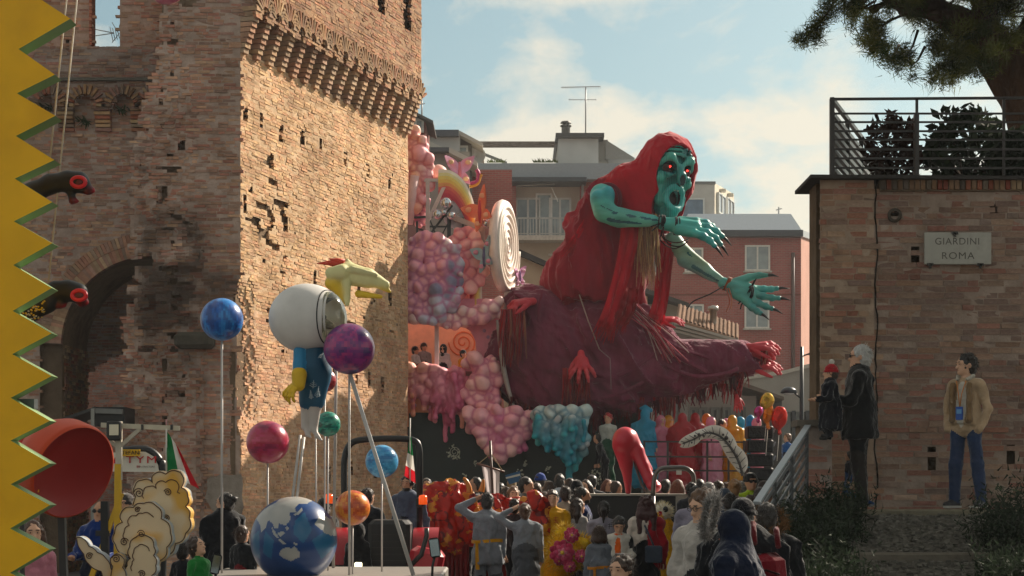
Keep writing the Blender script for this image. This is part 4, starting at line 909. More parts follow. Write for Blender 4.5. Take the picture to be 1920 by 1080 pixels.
# dark planting either side of the steps
def bush(label, c, r, n, seed):
    t = empty('rosemary_bush', (c[0], c[1], c[2] - r[2]), label, 'bush'); vs, cs = [], []
    d = RNG.normal(0, 1, (n, 3)); d[:, 2] = np.abs(d[:, 2]) + .15; d /= np.linalg.norm(d, axis=1, keepdims=True)
    b0 = np.array(c) + np.stack([RNG.uniform(-.8, .8, n) * r[0], RNG.uniform(-.8, .8, n) * r[1], -r[2] * RNG.uniform(.2, 1, n)], 1); L_ = RNG.uniform(.5, 1.0, (n, 1)) * r[2] * 1.1 * (.6 + .8 * fbm(b0 * 2, seed, 2))[:, None]
    d = d * .55 + np.array([0, 0, .6]); g = G()
    for q in range(10):
        t_ = (q + .6) / 10; p = b0 + d * L_ * t_; a = RNG.normal(0, 1, (n, 3)); a[:, 2] += .6; a /= np.linalg.norm(a, axis=1, keepdims=True); w = np.cross(a, RNG.normal(0, 1, (n, 3))); w /= np.linalg.norm(w, axis=1, keepdims=True)
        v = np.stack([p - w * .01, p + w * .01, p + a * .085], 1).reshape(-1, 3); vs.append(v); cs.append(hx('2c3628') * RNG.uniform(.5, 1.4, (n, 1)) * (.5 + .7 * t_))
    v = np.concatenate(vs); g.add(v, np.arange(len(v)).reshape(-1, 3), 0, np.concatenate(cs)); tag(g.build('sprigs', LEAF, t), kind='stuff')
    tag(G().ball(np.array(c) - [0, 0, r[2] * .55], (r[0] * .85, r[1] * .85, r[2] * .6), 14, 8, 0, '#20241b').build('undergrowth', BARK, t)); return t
bush('dark rosemary bush between the stair railing and the steps', P(1510, 1010, 18.2), (.42, 1.0, .55), 700, 1)
bush('low dark bush at the foot of the brick pier', P(1568, 960, 19.6), (.3, .5, .42), 360, 2)
bush('dark bush in the near corner left of the steps', P(1525, 1100, 15.8), (.5, .7, .55), 500, 3)
bush('dark bush at the right edge beside the steps', P(1915, 980, 18.6), (.38, .9, .72), 700, 4)
bush('low bush at the bottom right corner of the steps', P(1910, 1075, 16.6), (.35, .6, .4), 420, 5)
# wire hanging past the wall edge
# ================================================================ carnival float of pink foam, rainbow and lollipop
FY = 43.0; fs = FY / FPX                                             # metres per photo pixel at the floats
def fp(x, y, d=0.0): return P(x, y, FY + d)
candy = empty('candy_float', (px_x(900, FY), FY, 0), 'pink carnival float of foam bubbles with rainbow, lollipop and balcony', 'float')
def ribbon(g, inner, outer, cols, depth, m=0):
    """flat band between two paths, striped across, with thickness"""
    inner, outer = np.array(inner), np.array(outer); k = len(cols); n = len(inner)
    for j, c in enumerate(cols):
        a, b = inner + (outer - inner) * (j / k), inner + (outer - inner) * ((j + 1) / k)
        bul = lambda t: np.array([0, -depth * .35 * math.sin(math.pi * t), 0])
        ring = np.stack([a + bul(j / k), b + bul((j + 1) / k), b + [0, depth, 0], a + [0, depth, 0], a + bul(j / k)], 1); g.sheet(ring[:, ::-1], m, c, False)
    for e in (0, -1):
        q = [inner[e], outer[e], outer[e] + [0, depth, 0], inner[e] + [0, depth, 0]]; g.add(q, [[0, 1, 2, 3]] if e else [[3, 2, 1, 0]], m, cols[0])
def smooth(pts, n):
    p = np.array(pts, float); t = np.linspace(0, len(p) - 1, n); out_ = []
    for x in t:
        i = min(int(x), len(p) - 2); f = x - i; a, b = p[max(i - 1, 0)], p[i]; c, d = p[i + 1], p[min(i + 2, len(p) - 1)]
        out_.append(.5 * ((2 * b) + (-a + c) * f + (2 * a - 5 * b + 4 * c - d) * f ** 2 + (-a + 3 * b - 3 * c + d) * f ** 3))
    return np.array(out_)
PK = ['e07a92', 'e890a0', 'd8607f', 'f0a8a8', 'eab0ac', 'cf5f86']
def bubbles(name, region, n, r, cols, crease, depth=.35, d0=0.0, extra=None, k=.1, h=.026, squash=1.0, parent=candy):
    """one foam mass of swollen bubbles; region(px,py) says where, r = radius range in photo pixels"""
    b = Blob(k); pts = []; (x0, x1, y0, y1), ok = region; tries = 0
    while len(pts) < n and tries < n * 60:
        tries += 1; x, y = RNG.uniform(x0, x1), RNG.uniform(y0, y1); q = RNG.uniform(*r) * 1.28
        if ok(x, y) and all((x - a) ** 2 + (y - c) ** 2 > (.66 * (q + e)) ** 2 for a, c, e in pts): pts.append((x, y, q))
    for x, y, q in pts:
        c = .76 * cols(x, y) + .24 * hx('f4e0dc') if callable(cols) else .58 * hx(cols[RNG.integers(0, len(cols))]) + .42 * hx('f4dcd8') if RNG.random() < .85 else hx('ecd8d6') if 0 else hx(cols[RNG.integers(0, len(cols))])
        b.ell(fp(x, y, d0 - depth * (.4 + .6 * math.sqrt(max(0, 1 - ((x - (x0 + x1) / 2) / (x1 - x0) * 1.7) ** 2))) + RNG.normal(0, .04)), np.array([q, q * RNG.uniform(1, 1.5), q * RNG.uniform(.65, 1.2) * squash]) * fs, rot=(RNG.normal(0, 25), RNG.normal(0, 40), 0), col=c)
        if RNG.random() < .3: u_ = RNG.uniform(-1, 1, 2) * q * .9; b.ell(fp(x + u_[0], y + u_[1], d0 - depth - .05), q * fs * RNG.uniform(.3, .5), col=.5 * c + .5 * hx('f0dcd8'))
    for q in b.p: q['col'] = q['col'] * np.array([1.12, 1.0, .95]) if name != 'foam_cluster' or q['col'][0] > q['col'][2] else q['col']
    if extra: extra(b)
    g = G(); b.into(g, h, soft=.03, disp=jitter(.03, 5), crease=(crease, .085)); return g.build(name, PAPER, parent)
def drips(b, xs, y0, ys, r, cols, d=-.25):
    for x, y in zip(xs, ys):
        c = hx(cols[RNG.integers(0, len(cols))]); m = (y0 + y) / 2; sw = RNG.normal(0, 2.5)
        b.cap(fp(x, y0, d), fp(x + sw, m, d - .05), r * fs * 1.15, r * fs * .8, col=c); b.cap(fp(x + sw, m, d - .05), fp(x + sw * .6, y, d - .06), r * fs * .75, r * fs * 1.0, col=c)
ell_ = lambda cx, cy, rx, ry: ((cx - rx, cx + rx, cy - ry, cy + ry), lambda x, y: ((x - cx) / rx) ** 2 + ((y - cy) / ry) ** 2 < 1)
def worms(b, x0, x1, y0, y1, n, L_, r, cols, d):
    """sagging drips that run down over each other and end in bulbs"""
    for i in range(n):
        x, y = RNG.uniform(x0, x1), RNG.uniform(y0, y1); l = RNG.uniform(*L_); q = RNG.uniform(*r); c = cols(x, y) if callable(cols) else hx(cols[RNG.integers(0, len(cols))]); dd = d + RNG.normal(0, .07); p = np.array([x, y]); pts = [p]
        for k in range(3): p = p + [RNG.normal(0, 3.4), l / 3]; pts.append(p)
        for k in range(3): b.cap(fp(*pts[k], dd - .02 * k), fp(*pts[k + 1], dd - .02 * (k + 1)), q * fs * (1.15, .85, .7)[k], q * fs * (.85, .7, 1.1)[k], col=lerp(hx('ecd2cc') if i % 2 else c, c, (k + 1.4) / 3) if k < 2 else c, k=.05)
# dark painted base panel with white blossoms
g = G(); g.bev((fp(985, 850)[0], FY + .35, px_z(848, FY) - .35), (5.6, .5, 2.65), .05, col='#22302f'); g.build('base_panel', SATIN, candy)
g = G(); g.box((fp(985, 850)[0], FY + 1.4, .5), (5.4, 1.6, 1.0), col='#151617'); g.build('trailer', METAL, candy)
def blossom(cx, cy, r, n, leaf=False):
    g = G(); 
    for i in range(n):
        a = RNG.uniform(0, 2 * np.pi); q = r * math.sqrt(RNG.random()); c = fp(cx + q * math.cos(a), cy + q * math.sin(a) * 1.1, .085); s_ = RNG.uniform(.9, 2.3) * fs
        g.ball(c, (s_, .012, s_), 6, 4, 0, '#cfd6c6')
    tag(g.build('blossom', SATIN, candy), kind='stuff')
for a in ((852, 848, 14, 34), (985, 869, 5, 10), (1028, 880, 6, 8), (975, 885, 8, 12), (1116, 895, 14, 40), (892, 869, 4, 8), (1147, 874, 4, 6), (905, 905, 8, 10), (870, 893, 5, 6)): blossom(*a)
g = G(); th = np.linspace(0, 4.2 * np.pi, 50); g.tube([fp(852 + (2 + t * .65) * math.cos(t), 848 + (2 + t * .65) * math.sin(t), .08) for t in th], .008, 5, col='#cfd6c6'); g.build('painted_spiral', SATIN, candy)
# balcony storey
wallc = '#e89a9a'
outer = [(680, 560), (938, 560), (940, 640), (938, 706), (680, 706)]; inner = [(680, 694), (868, 690), (884, 678), (893, 660), (892, 640), (882, 620), (862, 606), (830, 598), (790, 602), (680, 610)]
G().prism([fp(x, y, .1) for x, y in outer + inner], [0, .25, 0], col='#e08fa0', side='#d97d86').build('balcony_wall', PAPER, candy)
G().prism([fp(x, y, 1.6) for x, y in ((680, 560), (935, 560), (935, 720), (680, 720))], [0, .1, 0], col='#efc39c').build('back_wall', PAPER, candy)
g = G(); th = np.linspace(0, 5 * np.pi, 60); g.tube([P(868 + (3 + t * 1.5) * math.cos(t), 642 + (3 + t * 1.5) * math.sin(t), FY + 1.57) for t in th], .022, 6, col='#df8350'); g.build('painted_swirl', PAPER, candy)
g = G(); g.box((fp(800, 700)[0], FY + .9, px_z(700, FY)), (3.6, 1.7, .1), col='#8b5a56'); g.build('balcony_floor', PAPER, candy)
g = G(); g.bar(fp(819, 606, -.02), fp(819, 694, -.02), .1, col='#d9c9c6'); g.build('column', PAPER, candy)
for x, y in ((908, 620), (905, 600), (915, 632), (897, 664), (778, 760), (790, 730), (772, 775)): g = G(); g.ball(fp(x, y, .09), (.04, .012, .045), 8, 5, col='#b58aa8'); g.build('painted_spot', PAPER, candy)
G().prism([fp(x, y, .12) for x, y in ((680, 700), (940, 700), (940, 770), (850, 775), (800, 803), (764, 800), (680, 790))], [0, .3, 0], col='#efa37a', side='#d97d86').build('apron', PAPER, candy)
blue = lambda x, y: hx('dd8fa8') * RNG.uniform(.9, 1.1) if x + .35 * (y - 520) < 826 + RNG.normal(0, 8) else (hx('244a86') if RNG.random() < .75 and y < 560 else hx('a9b3cf'))
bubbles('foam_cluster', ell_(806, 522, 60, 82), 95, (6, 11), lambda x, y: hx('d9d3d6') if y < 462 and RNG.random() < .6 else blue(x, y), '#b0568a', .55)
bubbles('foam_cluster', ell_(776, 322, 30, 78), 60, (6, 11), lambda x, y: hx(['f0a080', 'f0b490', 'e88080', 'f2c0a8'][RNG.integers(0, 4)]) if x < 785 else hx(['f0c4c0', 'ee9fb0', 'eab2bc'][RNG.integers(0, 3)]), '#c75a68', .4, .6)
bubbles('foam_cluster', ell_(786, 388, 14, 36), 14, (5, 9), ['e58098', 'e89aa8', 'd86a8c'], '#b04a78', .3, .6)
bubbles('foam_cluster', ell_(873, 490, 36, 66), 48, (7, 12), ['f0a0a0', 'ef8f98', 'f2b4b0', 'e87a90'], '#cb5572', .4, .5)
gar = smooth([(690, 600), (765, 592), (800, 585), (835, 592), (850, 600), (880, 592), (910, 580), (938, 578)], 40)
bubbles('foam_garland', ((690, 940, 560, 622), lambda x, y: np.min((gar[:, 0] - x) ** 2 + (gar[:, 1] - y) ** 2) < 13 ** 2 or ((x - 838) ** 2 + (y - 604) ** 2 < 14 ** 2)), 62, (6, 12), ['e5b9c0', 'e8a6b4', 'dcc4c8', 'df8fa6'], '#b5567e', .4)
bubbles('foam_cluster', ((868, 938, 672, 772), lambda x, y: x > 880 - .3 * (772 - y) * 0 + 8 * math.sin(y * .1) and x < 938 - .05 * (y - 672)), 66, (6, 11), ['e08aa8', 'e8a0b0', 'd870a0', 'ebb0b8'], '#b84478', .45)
def fd(b):
    worms(b, 768, 868, 700, 745, 26, (22, 52), (3.6, 5.2), lambda x, y: lerp(hx('ec9c6c'), hx('d86c94'), np.clip((x - 764) / 60, 0, 1)), -.34)
    drips(b, [772, 782, 797, 806, 815, 824, 833, 842, 850, 858, 866, 876], 712, [748, 735, 768, 745, 790, 770, 825, 790, 808, 770, 800, 762], 4.6, ['e88a98', 'e07a98', 'efa08c', 'd9688e'])
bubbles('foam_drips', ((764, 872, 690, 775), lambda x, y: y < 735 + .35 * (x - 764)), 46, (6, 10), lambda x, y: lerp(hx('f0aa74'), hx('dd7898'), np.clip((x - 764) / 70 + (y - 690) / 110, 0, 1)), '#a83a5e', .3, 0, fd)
def gd(b):
    worms(b, 900, 975, 790, 835, 9, (12, 26), (4.5, 6.5), ['d0689a', 'c85a90'], -.85)
    drips(b, [905, 922, 940, 955], 800, [838, 856, 866, 848], 5.5, ['d8729e', 'cf5f92', 'e08cac'])
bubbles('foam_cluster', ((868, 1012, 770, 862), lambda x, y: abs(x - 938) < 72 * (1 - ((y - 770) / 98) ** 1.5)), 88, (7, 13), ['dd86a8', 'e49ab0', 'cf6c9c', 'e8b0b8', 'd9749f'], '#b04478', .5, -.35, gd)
def td(b):
    worms(b, 1006, 1096, 782, 812, 34, (18, 40), (4, 6), ['22a0b0', '2aa8b4', '1a8ca2'], -1.42); worms(b, 1052, 1082, 815, 840, 8, (20, 45), (4, 6), ['1a94a8', '178198'], -1.4)
    drips(b, [1010, 1022, 1034, 1045, 1056, 1066, 1076, 1086, 1094], 785, [830, 812, 822, 840, 862, 905, 878, 862, 820], 6.5, ['22a0b0', '2fb0bc', '1b8fa4', '45bcc4'], -1.1)
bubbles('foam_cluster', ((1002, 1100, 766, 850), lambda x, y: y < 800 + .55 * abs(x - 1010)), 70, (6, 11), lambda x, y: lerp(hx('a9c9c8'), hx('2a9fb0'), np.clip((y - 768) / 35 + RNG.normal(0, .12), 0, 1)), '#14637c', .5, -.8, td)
# rainbow
cols = ['cf5368', 'd8626c', 'e0756a', 'e3a060', 'e5c060', 'e6d070', 'ded79a', 'e3dccb']
inn = smooth([(822, 372), (842, 370), (860, 388), (873, 415), (880, 450), (881, 500), (880, 600)], 40); ou = smooth([(822, 318), (846, 320), (872, 342), (890, 385), (899, 440), (903, 500), (903, 600)], 40)
g = G(); ribbon(g, [fp(x, y, .2) for x, y in inn], [fp(x, y, .2) for x, y in ou], cols, .3); g.build('rainbow', PAPER, candy)
# lollipop disc seen almost edge on
ax = unit([.97, -.24, 0]); Lr = np.stack([np.cross([0, 0, 1.], ax), [0, 0, 1.], ax], 1); c0 = fp(945, 462, .3); rad = 88 * fs
lol = G(); lol.lathe([(0, -.1), (rad * .96, -.1), (rad, 0), (rad * .96, .1), (0, .1)], c0, 40, 0, '#e9d5cc', rot=Lr); lo = lol.build('lollipop', PAPER, candy)
th = np.linspace(.6, 12 * np.pi, 260); g = G(); rr = rad * .95 * th / th[-1]
g.tube(c0 + ax * .1 + np.outer(rr * np.cos(th), Lr[:, 0]) + np.outer(rr * np.sin(th), Lr[:, 1]), np.linspace(.03, .055, 260), 6, col='#eee3d6'); g.build('swirl', PAPER, lo)
g = G(); g.bar(fp(948, 545, .3), fp(948, 640, .3), .09, col='#d8c4b8'); g.build('stick', PAPER, lo)
# butterflies
def butterfly(c, s, fl, cols, d, parent=candy, spread=.9):
    """four curved wings and a body; s = wing length in photo pixels"""
    b = G(); cx, cy = c; k = s * fs; cen = fp(cx, cy, d); b.tube([cen + np.array([0, 0, -.4 * k]), cen, cen + np.array([0, 0, .42 * k])], [.04 * k, .09 * k, .05 * k], 8, col=cols[2])
    o = b.build('butterfly', PAPER, parent)
    for sx in (-1, 1):
        for up, L_, w, a in ((1, 1.0, .55, 42), (0, .7, .42, -48)):
            t = np.linspace(0, 1, 11); wd = w * np.sin(np.pi * np.clip(t, .02, .98) ** .75) ** .8
            dr = np.array([math.cos(R(a)), 0, math.sin(R(a))]); nr = np.array([-math.sin(R(a)), 0, math.cos(R(a))])
            gr = np.array([[(dr * x * L_ + nr * y * wy_ * .9) for y in np.linspace(-.5, .5, 7)] for x, wy_ in zip(t, wd)]); gr[..., 1] = -.25 * (gr[..., 0] ** 2) * spread
            gr[..., 0] *= sx; gr = gr * k; Rm = rotm((0, -fl[1], fl[0])); q = cen + gr @ Rm.T
            cg = np.array([[lerp(hx(cols[0]), hx(cols[1]), np.clip(1.6 * abs(x - .5) + 1.2 * abs(y), 0, 1)) for y in np.linspace(-.5, .5, 7)] for x in t])
            g = G(); g.sheet(q if sx > 0 else q[:, ::-1], 0, cg if sx > 0 else cg[:, ::-1].copy(), True, th=.03); w_ = g.build('wing', PAPER, o)
            e = G(); m_ = q[6, 3]; e.ball(m_ + [0, -.03, 0], (.13 * k, .04, .1 * k), 10, 6, col=cols[3]); e.build('wing_spot', PAPER, w_)
butterfly((900, 398), 52, (-50, 28), ['e86a58', 'f0906c', 'c83c48', 'f4b08a'], -.3)
butterfly((908, 482), 44, (-55, 18), ['7fb3bd', '9fb9c4', '5d5a80', 'd78aa0'], -.5)
butterfly((862, 322), 44, (35, 5), ['e58a94', 'd99fc0', 'd8788a', 'f0c89a'], .5)
butterfly((975, 520), 30, (60, 10), ['b97ab0', 'd9a0c0', '7d5a90', 'e6c0d0'], 1.0)
# ribbons, dome and crystal balls
g = G(); g.tube([fp(x, y, .3) for x, y in smooth([(882, 345), (895, 340), (897, 325), (893, 318)], 12)], .05, 7, col='#c04a7a'); g.tube([fp(x, y, .3) for x, y in smooth([(880, 350), (895, 345), (900, 332), (903, 327)], 12)], .04, 7, col='#e0a040'); g.build('curl', PAPER, candy)
g = G(); g.ball(fp(822, 332, 1.2), (20 * fs, 20 * fs, 24 * fs), 20, 10, col='#e6b8ac', hi=.55); g.build('dome', PAPER, candy)
for x, y, r in ((836, 381, 11), (820, 402, 10), (912, 418, 9), (846, 404, 8), (832, 398, 6)): g = G(); g.ball(fp(x, y, -.2), r * fs, 18, 12, col='#c9cdd2'); g.build('mirror_ball', mat('mirror', .08, .02, 2, 0, metal=.9), candy)
# white and black trusses
for pts, w, c in (([(802, 335), (802, 445)], .09, 'c9bcb8'), ([(840, 335), (800, 420)], .08, 'd5c4c0'), ([(795, 338), (842, 338)], .07, 'c9c0bc'), ([(782, 415), (782, 450)], .05, '1d1d1f'), ([(803, 408), (803, 446)], .07, '1d1d1f'), ([(842, 404), (842, 446)], .09, '1d1d1f'), ([(775, 408), (850, 404)], .05, '2a2a2c'), ([(806, 440), (848, 385)], .05, '1d1d1f'), ([(782, 428), (815, 440)], .035, '1d1d1f'), ([(803, 425), (842, 425)], .04, '1d1d1f'), ([(806, 412), (818, 442)], .03, '1d1d1f'), ([(842, 415), (826, 446)], .03, '1d1d1f'), ([(775, 446), (800, 446)], .06, 'b89a80'), ([(850, 408), (905, 430)], .12, 'b5a49a'), ([(868, 408), (868, 470)], .06, '4a4442'), ([(905, 425), (905, 470)], .1, '9a8b84'), ([(880, 440), (925, 460)], .06, 'c5b4ac')):
    g = G(); g.bar(fp(*pts[0], .15), fp(*pts[1], .15), w, col=c); g.build('truss', METAL, candy)
for k in range(8): a = k * np.pi / 4; g = G(); q = fp(858 + 18 * math.cos(a), 402 + 18 * math.sin(a), .3); g.ball(q, (.13, .05, .2), 8, 6, col='#c4c9d2', rot=(0, math.degrees(-a) + 90, 0)); g.build('petal', PAPER, candy)
g = G(); a = np.array([[fp(x, y, .5 + .06 * (i % 2)) for y in (548, 602)] for i, x in enumerate(np.linspace(846, 882, 9))]); g.sheet(a, 0, '#e8b0a0'); g.build('hanging_cloth', CLOTH, candy)
g = G(); g.tube([fp(x, y, .1) for x, y in ((765, 420), (778, 330))], .12, 8, col='#e8c0be'); g.build('foam_stalk', PAPER, candy)
# ================================================================ the giant hooded ghost float
WD = -.6
def wp_(x, y, d=0.0): return P(x, y, FY + d)
witch = empty('ghost_float', (px_x(1150, FY), FY, 0), 'giant carnival ghost with teal face and red hood leaning over a maroon skirt', 'float')
RED1, RED2, MAR = '#a81226', '#84202f', '#703448'
def folds(amp, fr, dirv, seed, amp2=.02):
    """cloth folds running along dirv"""
    dirv = unit(dirv); a, b, _ = quat_basis(dirv)
    def f(v):
        q = np.stack([v @ a * fr, v @ b * fr, v @ dirv * fr * .16], 1); n = fbm(q + 3.7, seed, 3); rdg = 1 - np.abs(2 * n - 1)
        w = fbm(v * 1.1, seed + 9, 2); c = v.mean(0); dr = v - c; dr[:, 2] *= .4; dr /= np.linalg.norm(dr, axis=1, keepdims=True) + 1e-9
        return v + dr * (amp * (.75 * rdg ** 2 + .5 * rdg ** 6 - .5) * (.5 + w) + amp2 * (fbm(v * 6, seed + 4, 2) - .5))[:, None]
    return f
# skirt
b = Blob(.35)
b.ell(wp_(1045, 668, .2), (1.45, 1.0, 1.32), col=MAR); b.ell(wp_(1150, 640, .1), (1.2, 1.0, .95), rot=(0, 18, 0), col=MAR); b.ell(wp_(1010, 585, .2), (.75, .7, .6), col=MAR)
b.ell(wp_(1190, 700, 0), (1.5, .95, .72), rot=(0, -6, 0), col=MAR); b.cap(wp_(1240, 690, 0), wp_(1388, 672, -.2), .68, .44, col=MAR); b.cap(wp_(1000, 640, .1), wp_(960, 690, .1), .62, .5, col=MAR); b.ell(wp_(1085, 740, .1), (1.35, .9, .5), col=MAR)
b.cap(wp_(1100, 575, .1), wp_(1215, 640, 0), .45, .4, col=MAR)
g = G()
def skd(v):
    v = folds(.26, 1.15, (.75, 0, -.55), 3, .02)(v); v = folds(.15, 2.6, (.5, 0, -.7), 17, .0)(v); v = folds(.07, 6, (.8, 0, -.3), 27, .0)(v)
    px = 960 + v[:, 0] / v[:, 1] * FPX; hem = np.interp(px, [930, 1000, 1080, 1190, 1300, 1400], [745, 782, 795, 775, 752, 712]); py = HY - (v[:, 2] - CZ) / v[:, 1] * FPX
    over = np.clip(py - hem, 0, None); v[:, 2] += over * .75 * fs; return v
b.into(g, .045, disp=skd); g.build('skirt', ROBE, witch)
# seams and swags across the skirt
for pts, r in (([(1020, 545), (1010, 600), (1035, 660), (1100, 712), (1170, 700), (1238, 655)], .035), ([(1238, 680), (1300, 705), (1360, 700), (1385, 690)], .03), ([(1236, 688), (1200, 720), (1140, 745), (1080, 750)], .03), ([(1180, 560), (1215, 610), (1260, 660), (1330, 700)], .035), ([(1195, 575), (1250, 640), (1330, 672)], .025)):
    g = G(); p = smooth(pts, 26); q = np.array([wp_(x, y, -.95 + .35 * abs(x - 1150) / 250) for x, y in p]); g.tube(q, np.r_[.006, np.full(24, r), .006], 6, col=MAR, flat=1.8); g.build('cloth_roll', ROBE, witch)
g = G(); g.tube([wp_(*q, -1.08) for q in ((1086, 552), (1103, 602), (1124, 655))], .014, 5, col='#a58e86'); g.tube([wp_(*q, -1.1) for q in ((1124, 655), (1144, 672), (1146, 730))], .012, 5, col='#8a747a'); g.build('cord', CLOTH, witch)
# hem fringe: torn strips
g = G(); 
for i in range(250):
    x = RNG.uniform(955, 1400); y = np.interp(x, [930, 1000, 1080, 1190, 1300, 1400], [735, 770, 782, 765, 742, 702]); L_ = RNG.uniform(8, 30) * (1.6 if 1040 < x < 1130 else .85); d = -.55 + RNG.normal(0, .25); w = RNG.uniform(1.0, 2.6); s_ = RNG.normal(0, 4)
    a, e = wp_(x, y - 6, d), wp_(x + s_, y + L_, d + RNG.normal(0, .05)); m_ = (a + e) / 2 + [RNG.normal(0, .03), RNG.normal(0, .03), 0]; ww = np.array([w * fs, .0, 0])
    g.add([a - ww, a + ww, m_ + ww * .8, m_ - ww * .8, e + ww * .4, e - ww * .4], [[0, 1, 2, 3], [3, 2, 4, 5]], 0, hx(['43131f', '5a1722', '38101a', '6b1a1e'][RNG.integers(0, 4)]))
tag(g.build('hem_fringe', FLAG, witch), kind='stuff')
# dark undercarriage and steel legs
for p, q, w in (((980, 770), (1010, 830), .07), ((1010, 770), (985, 830), .07), ((960, 780), (962, 900), .09), ((1120, 780), (1118, 930), .12), ((1020, 770), (1022, 900), .09)): g = G(); g.bar(wp_(*p, .9), wp_(*q, .9), w, col='#232325'); g.build('leg', METAL, witch)
g = G(); g.bev((px_x(1240, FY), FY + 1.0, .55), (5.6, 2.4, 1.1), .06, col='#141516'); g.build('stage', METAL, witch)
g = G(); g.bev((px_x(1300, FY), FY - .1, px_z(900, FY) - .04), (3.0, .5, .08), .02, col='#3a3a3c'); g.build('stage_floor', METAL, witch)
# torso robe and shawl
b = Blob(.28)
b.chain([wp_(1225, 335, .25), wp_(1172, 362, .2), wp_(1128, 435, .15), wp_(1100, 520, .2)], [.42, .5, .68, .88], col=RED2); b.cap(wp_(1150, 400, .15), wp_(1140, 520, .15), .62, .7, col=RED2); b.cap(wp_(1132, 372, -.25), wp_(1108, 445, -.15), .3, .42, col=RED2); b.cap(wp_(1114, 475, 0), wp_(1084, 530, .1), .68, .72, col=RED2)
b.cap(wp_(1200, 430, .2), wp_(1185, 520, .15), .3, .3, col=RED2); b.cap(wp_(1165, 500, 0), wp_(1205, 600, .1), .3, .2, col=RED2)
g = G(); b.into(g, .032, disp=lambda v: folds(.05, 4.0, (.12, 0, -.9), 23, .0)(folds(.19, 2.0, (.18, 0, -.9), 5, .02)(v))); g.build('robe', ROBE, witch)
# head in its own frame, turned to the right
HC = wp_(1247, 336, -.25); HM = rotm((0, 9, 0)) @ rotm((0, 0, 27)) @ rotm((-4, 0, 0)) * 1.08
HR = HM / 1.08
def hl(x, y, z): return HC + HM @ np.array([x, y, z])
TEAL, TEALD, TEALL = '#1c8a86', '#0d4f5c', '#45a89a'
b = Blob(.07)
b.ell(hl(0, .05, .28), (.5, .56, .58), rot=HR, col=TEAL); b.cap(hl(0, -.02, .1), hl(0, -.12, -.62), .44, .27, col=TEAL, sq=(HR[:, 0], .95)); b.cap(hl(-.3, -.2, .02), hl(-.2, -.25, -.55), .17, .14, col=TEALL); b.cap(hl(.3, -.2, .02), hl(.2, -.25, -.55), .17, .14, col=TEALL)
for s in (-1, 1):
    b.chain([hl(s * .09, -.56, .2), hl(s * .24, -.55, .36), hl(s * .4, -.36, .22)], [.07, .1, .07], col=TEALL)      # brow
    b.ell(hl(s * .22, -.55, .13), (.15, .17, .14), rot=HR, col=TEALD, op='-', k=.06)
    b.chain([hl(s * .1, -.52, .02), hl(s * .24, -.52, -.03), hl(s * .38, -.36, .04)], [.04, .055, .04], col=TEAL)
    b.ell(hl(s * .32, -.36, -.1), (.13, .13, .12), rot=HR, col=TEALL)
b.chain([hl(0, -.55, .16), hl(0, -.68, -.05), hl(0, -.72, -.16)], [.09, .1, .1], col=TEAL); b.ell(hl(0, -.8, -.13), (.085, .12, .14), rot=HR, op='-', k=.03)
b.ell(hl(0, -.62, -.5), (.16, .3, .2), rot=HR, op='-', k=.03)
n = 14; ring = [hl(.2 * math.sin(t), -.5 - .05 * math.cos(2 * t) + .0, -.5 + .25 * math.cos(t)) for t in np.linspace(0, 2 * np.pi, n)]; b.chain(ring, [.065] * n, col='#2f9c98'); b.cap(hl(0, -.3, -.82), hl(0, -.42, -.82), .2, .16, col=TEAL)
for i in range(3): b.chain([hl(x, -.52 + .5 * x * x * 2.2 + .13 * (i / 3) ** 1.5, .47 + i * .1 - .12 * abs(x)) for x in np.linspace(-.34, .34, 7)], [.035] * 7, col=TEALL, k=.03)
b.ell(hl(.3, -.36, .5), (.13, .1, .14), rot=HR, col=TEAL)
for i in range(16): b.ell(hl(RNG.uniform(.02, .4), -.5 + RNG.normal(0, .02), .36 + RNG.uniform(0, .25)), RNG.uniform(.025, .045), col=TEALD, k=.02)
for s in (-1, 1): b.ell(hl(s * .22, -.5, .13), (.165, .2, .155), rot=HR, col='#0f4a55', op='p')
b.ell(hl(0, -.66, -.13), (.09, .2, .14), rot=HR, col='#08262c', op='p'); b.ell(hl(0, -.45, -.5), (.15, .32, .185), rot=HR, col='#160d10', op='p')
def wrinkle(v):
    l = (v - HC) @ HR; th = np.arctan2(l[:, 0], -l[:, 1] + .2); m = np.clip((.3 - l[:, 2]) / .25, 0, 1) * np.clip((np.abs(l[:, 0]) - .12) / .12, 0, 1)
    w = np.sin(th * 62 + 7 * fbm(l * [3, 3, 1.4], 4, 2)); dr = l.copy(); dr[:, 2] = 0; dr /= np.linalg.norm(dr, axis=1, keepdims=True) + 1e-9
    return v + (dr * (.013 * w * m)[:, None]) @ HR.T
def veins(t, b_, c, vec):
    N, L = t.nodes, t.links; wv = N.new('ShaderNodeTexWave'); wv.bands_direction = 'X'; wv.inputs['Scale'].default_value = 3.2; wv.inputs['Distortion'].default_value = 5; wv.inputs['Detail'].default_value = 2; wv.inputs['Detail Scale'].default_value = .7
    m = N.new('ShaderNodeMapping'); m.inputs['Scale'].default_value = (2, 2, .35); L.new(vec, m.inputs[0]); L.new(m.outputs[0], wv.inputs[0])
    r = N.new('ShaderNodeMapRange'); r.inputs[1].default_value = .0; r.inputs[2].default_value = .35; r.inputs[3].default_value = .75; r.inputs[4].default_value = 0; L.new(wv.outputs[0], r.inputs[0])
    x = N.new('ShaderNodeMixRGB'); x.blend_type = 'MULTIPLY'; x.inputs[2].default_value = (.3, .5, .6, 1); L.new(r.outputs[0], x.inputs[0]); L.new(c, x.inputs[1]); L.new(x.outputs[0], b_.inputs['Base Color'])
VEIN = mat('veined teal paint', .42, .2, 3, .25, 9, spec=.45, extra=veins, bdist=.03)
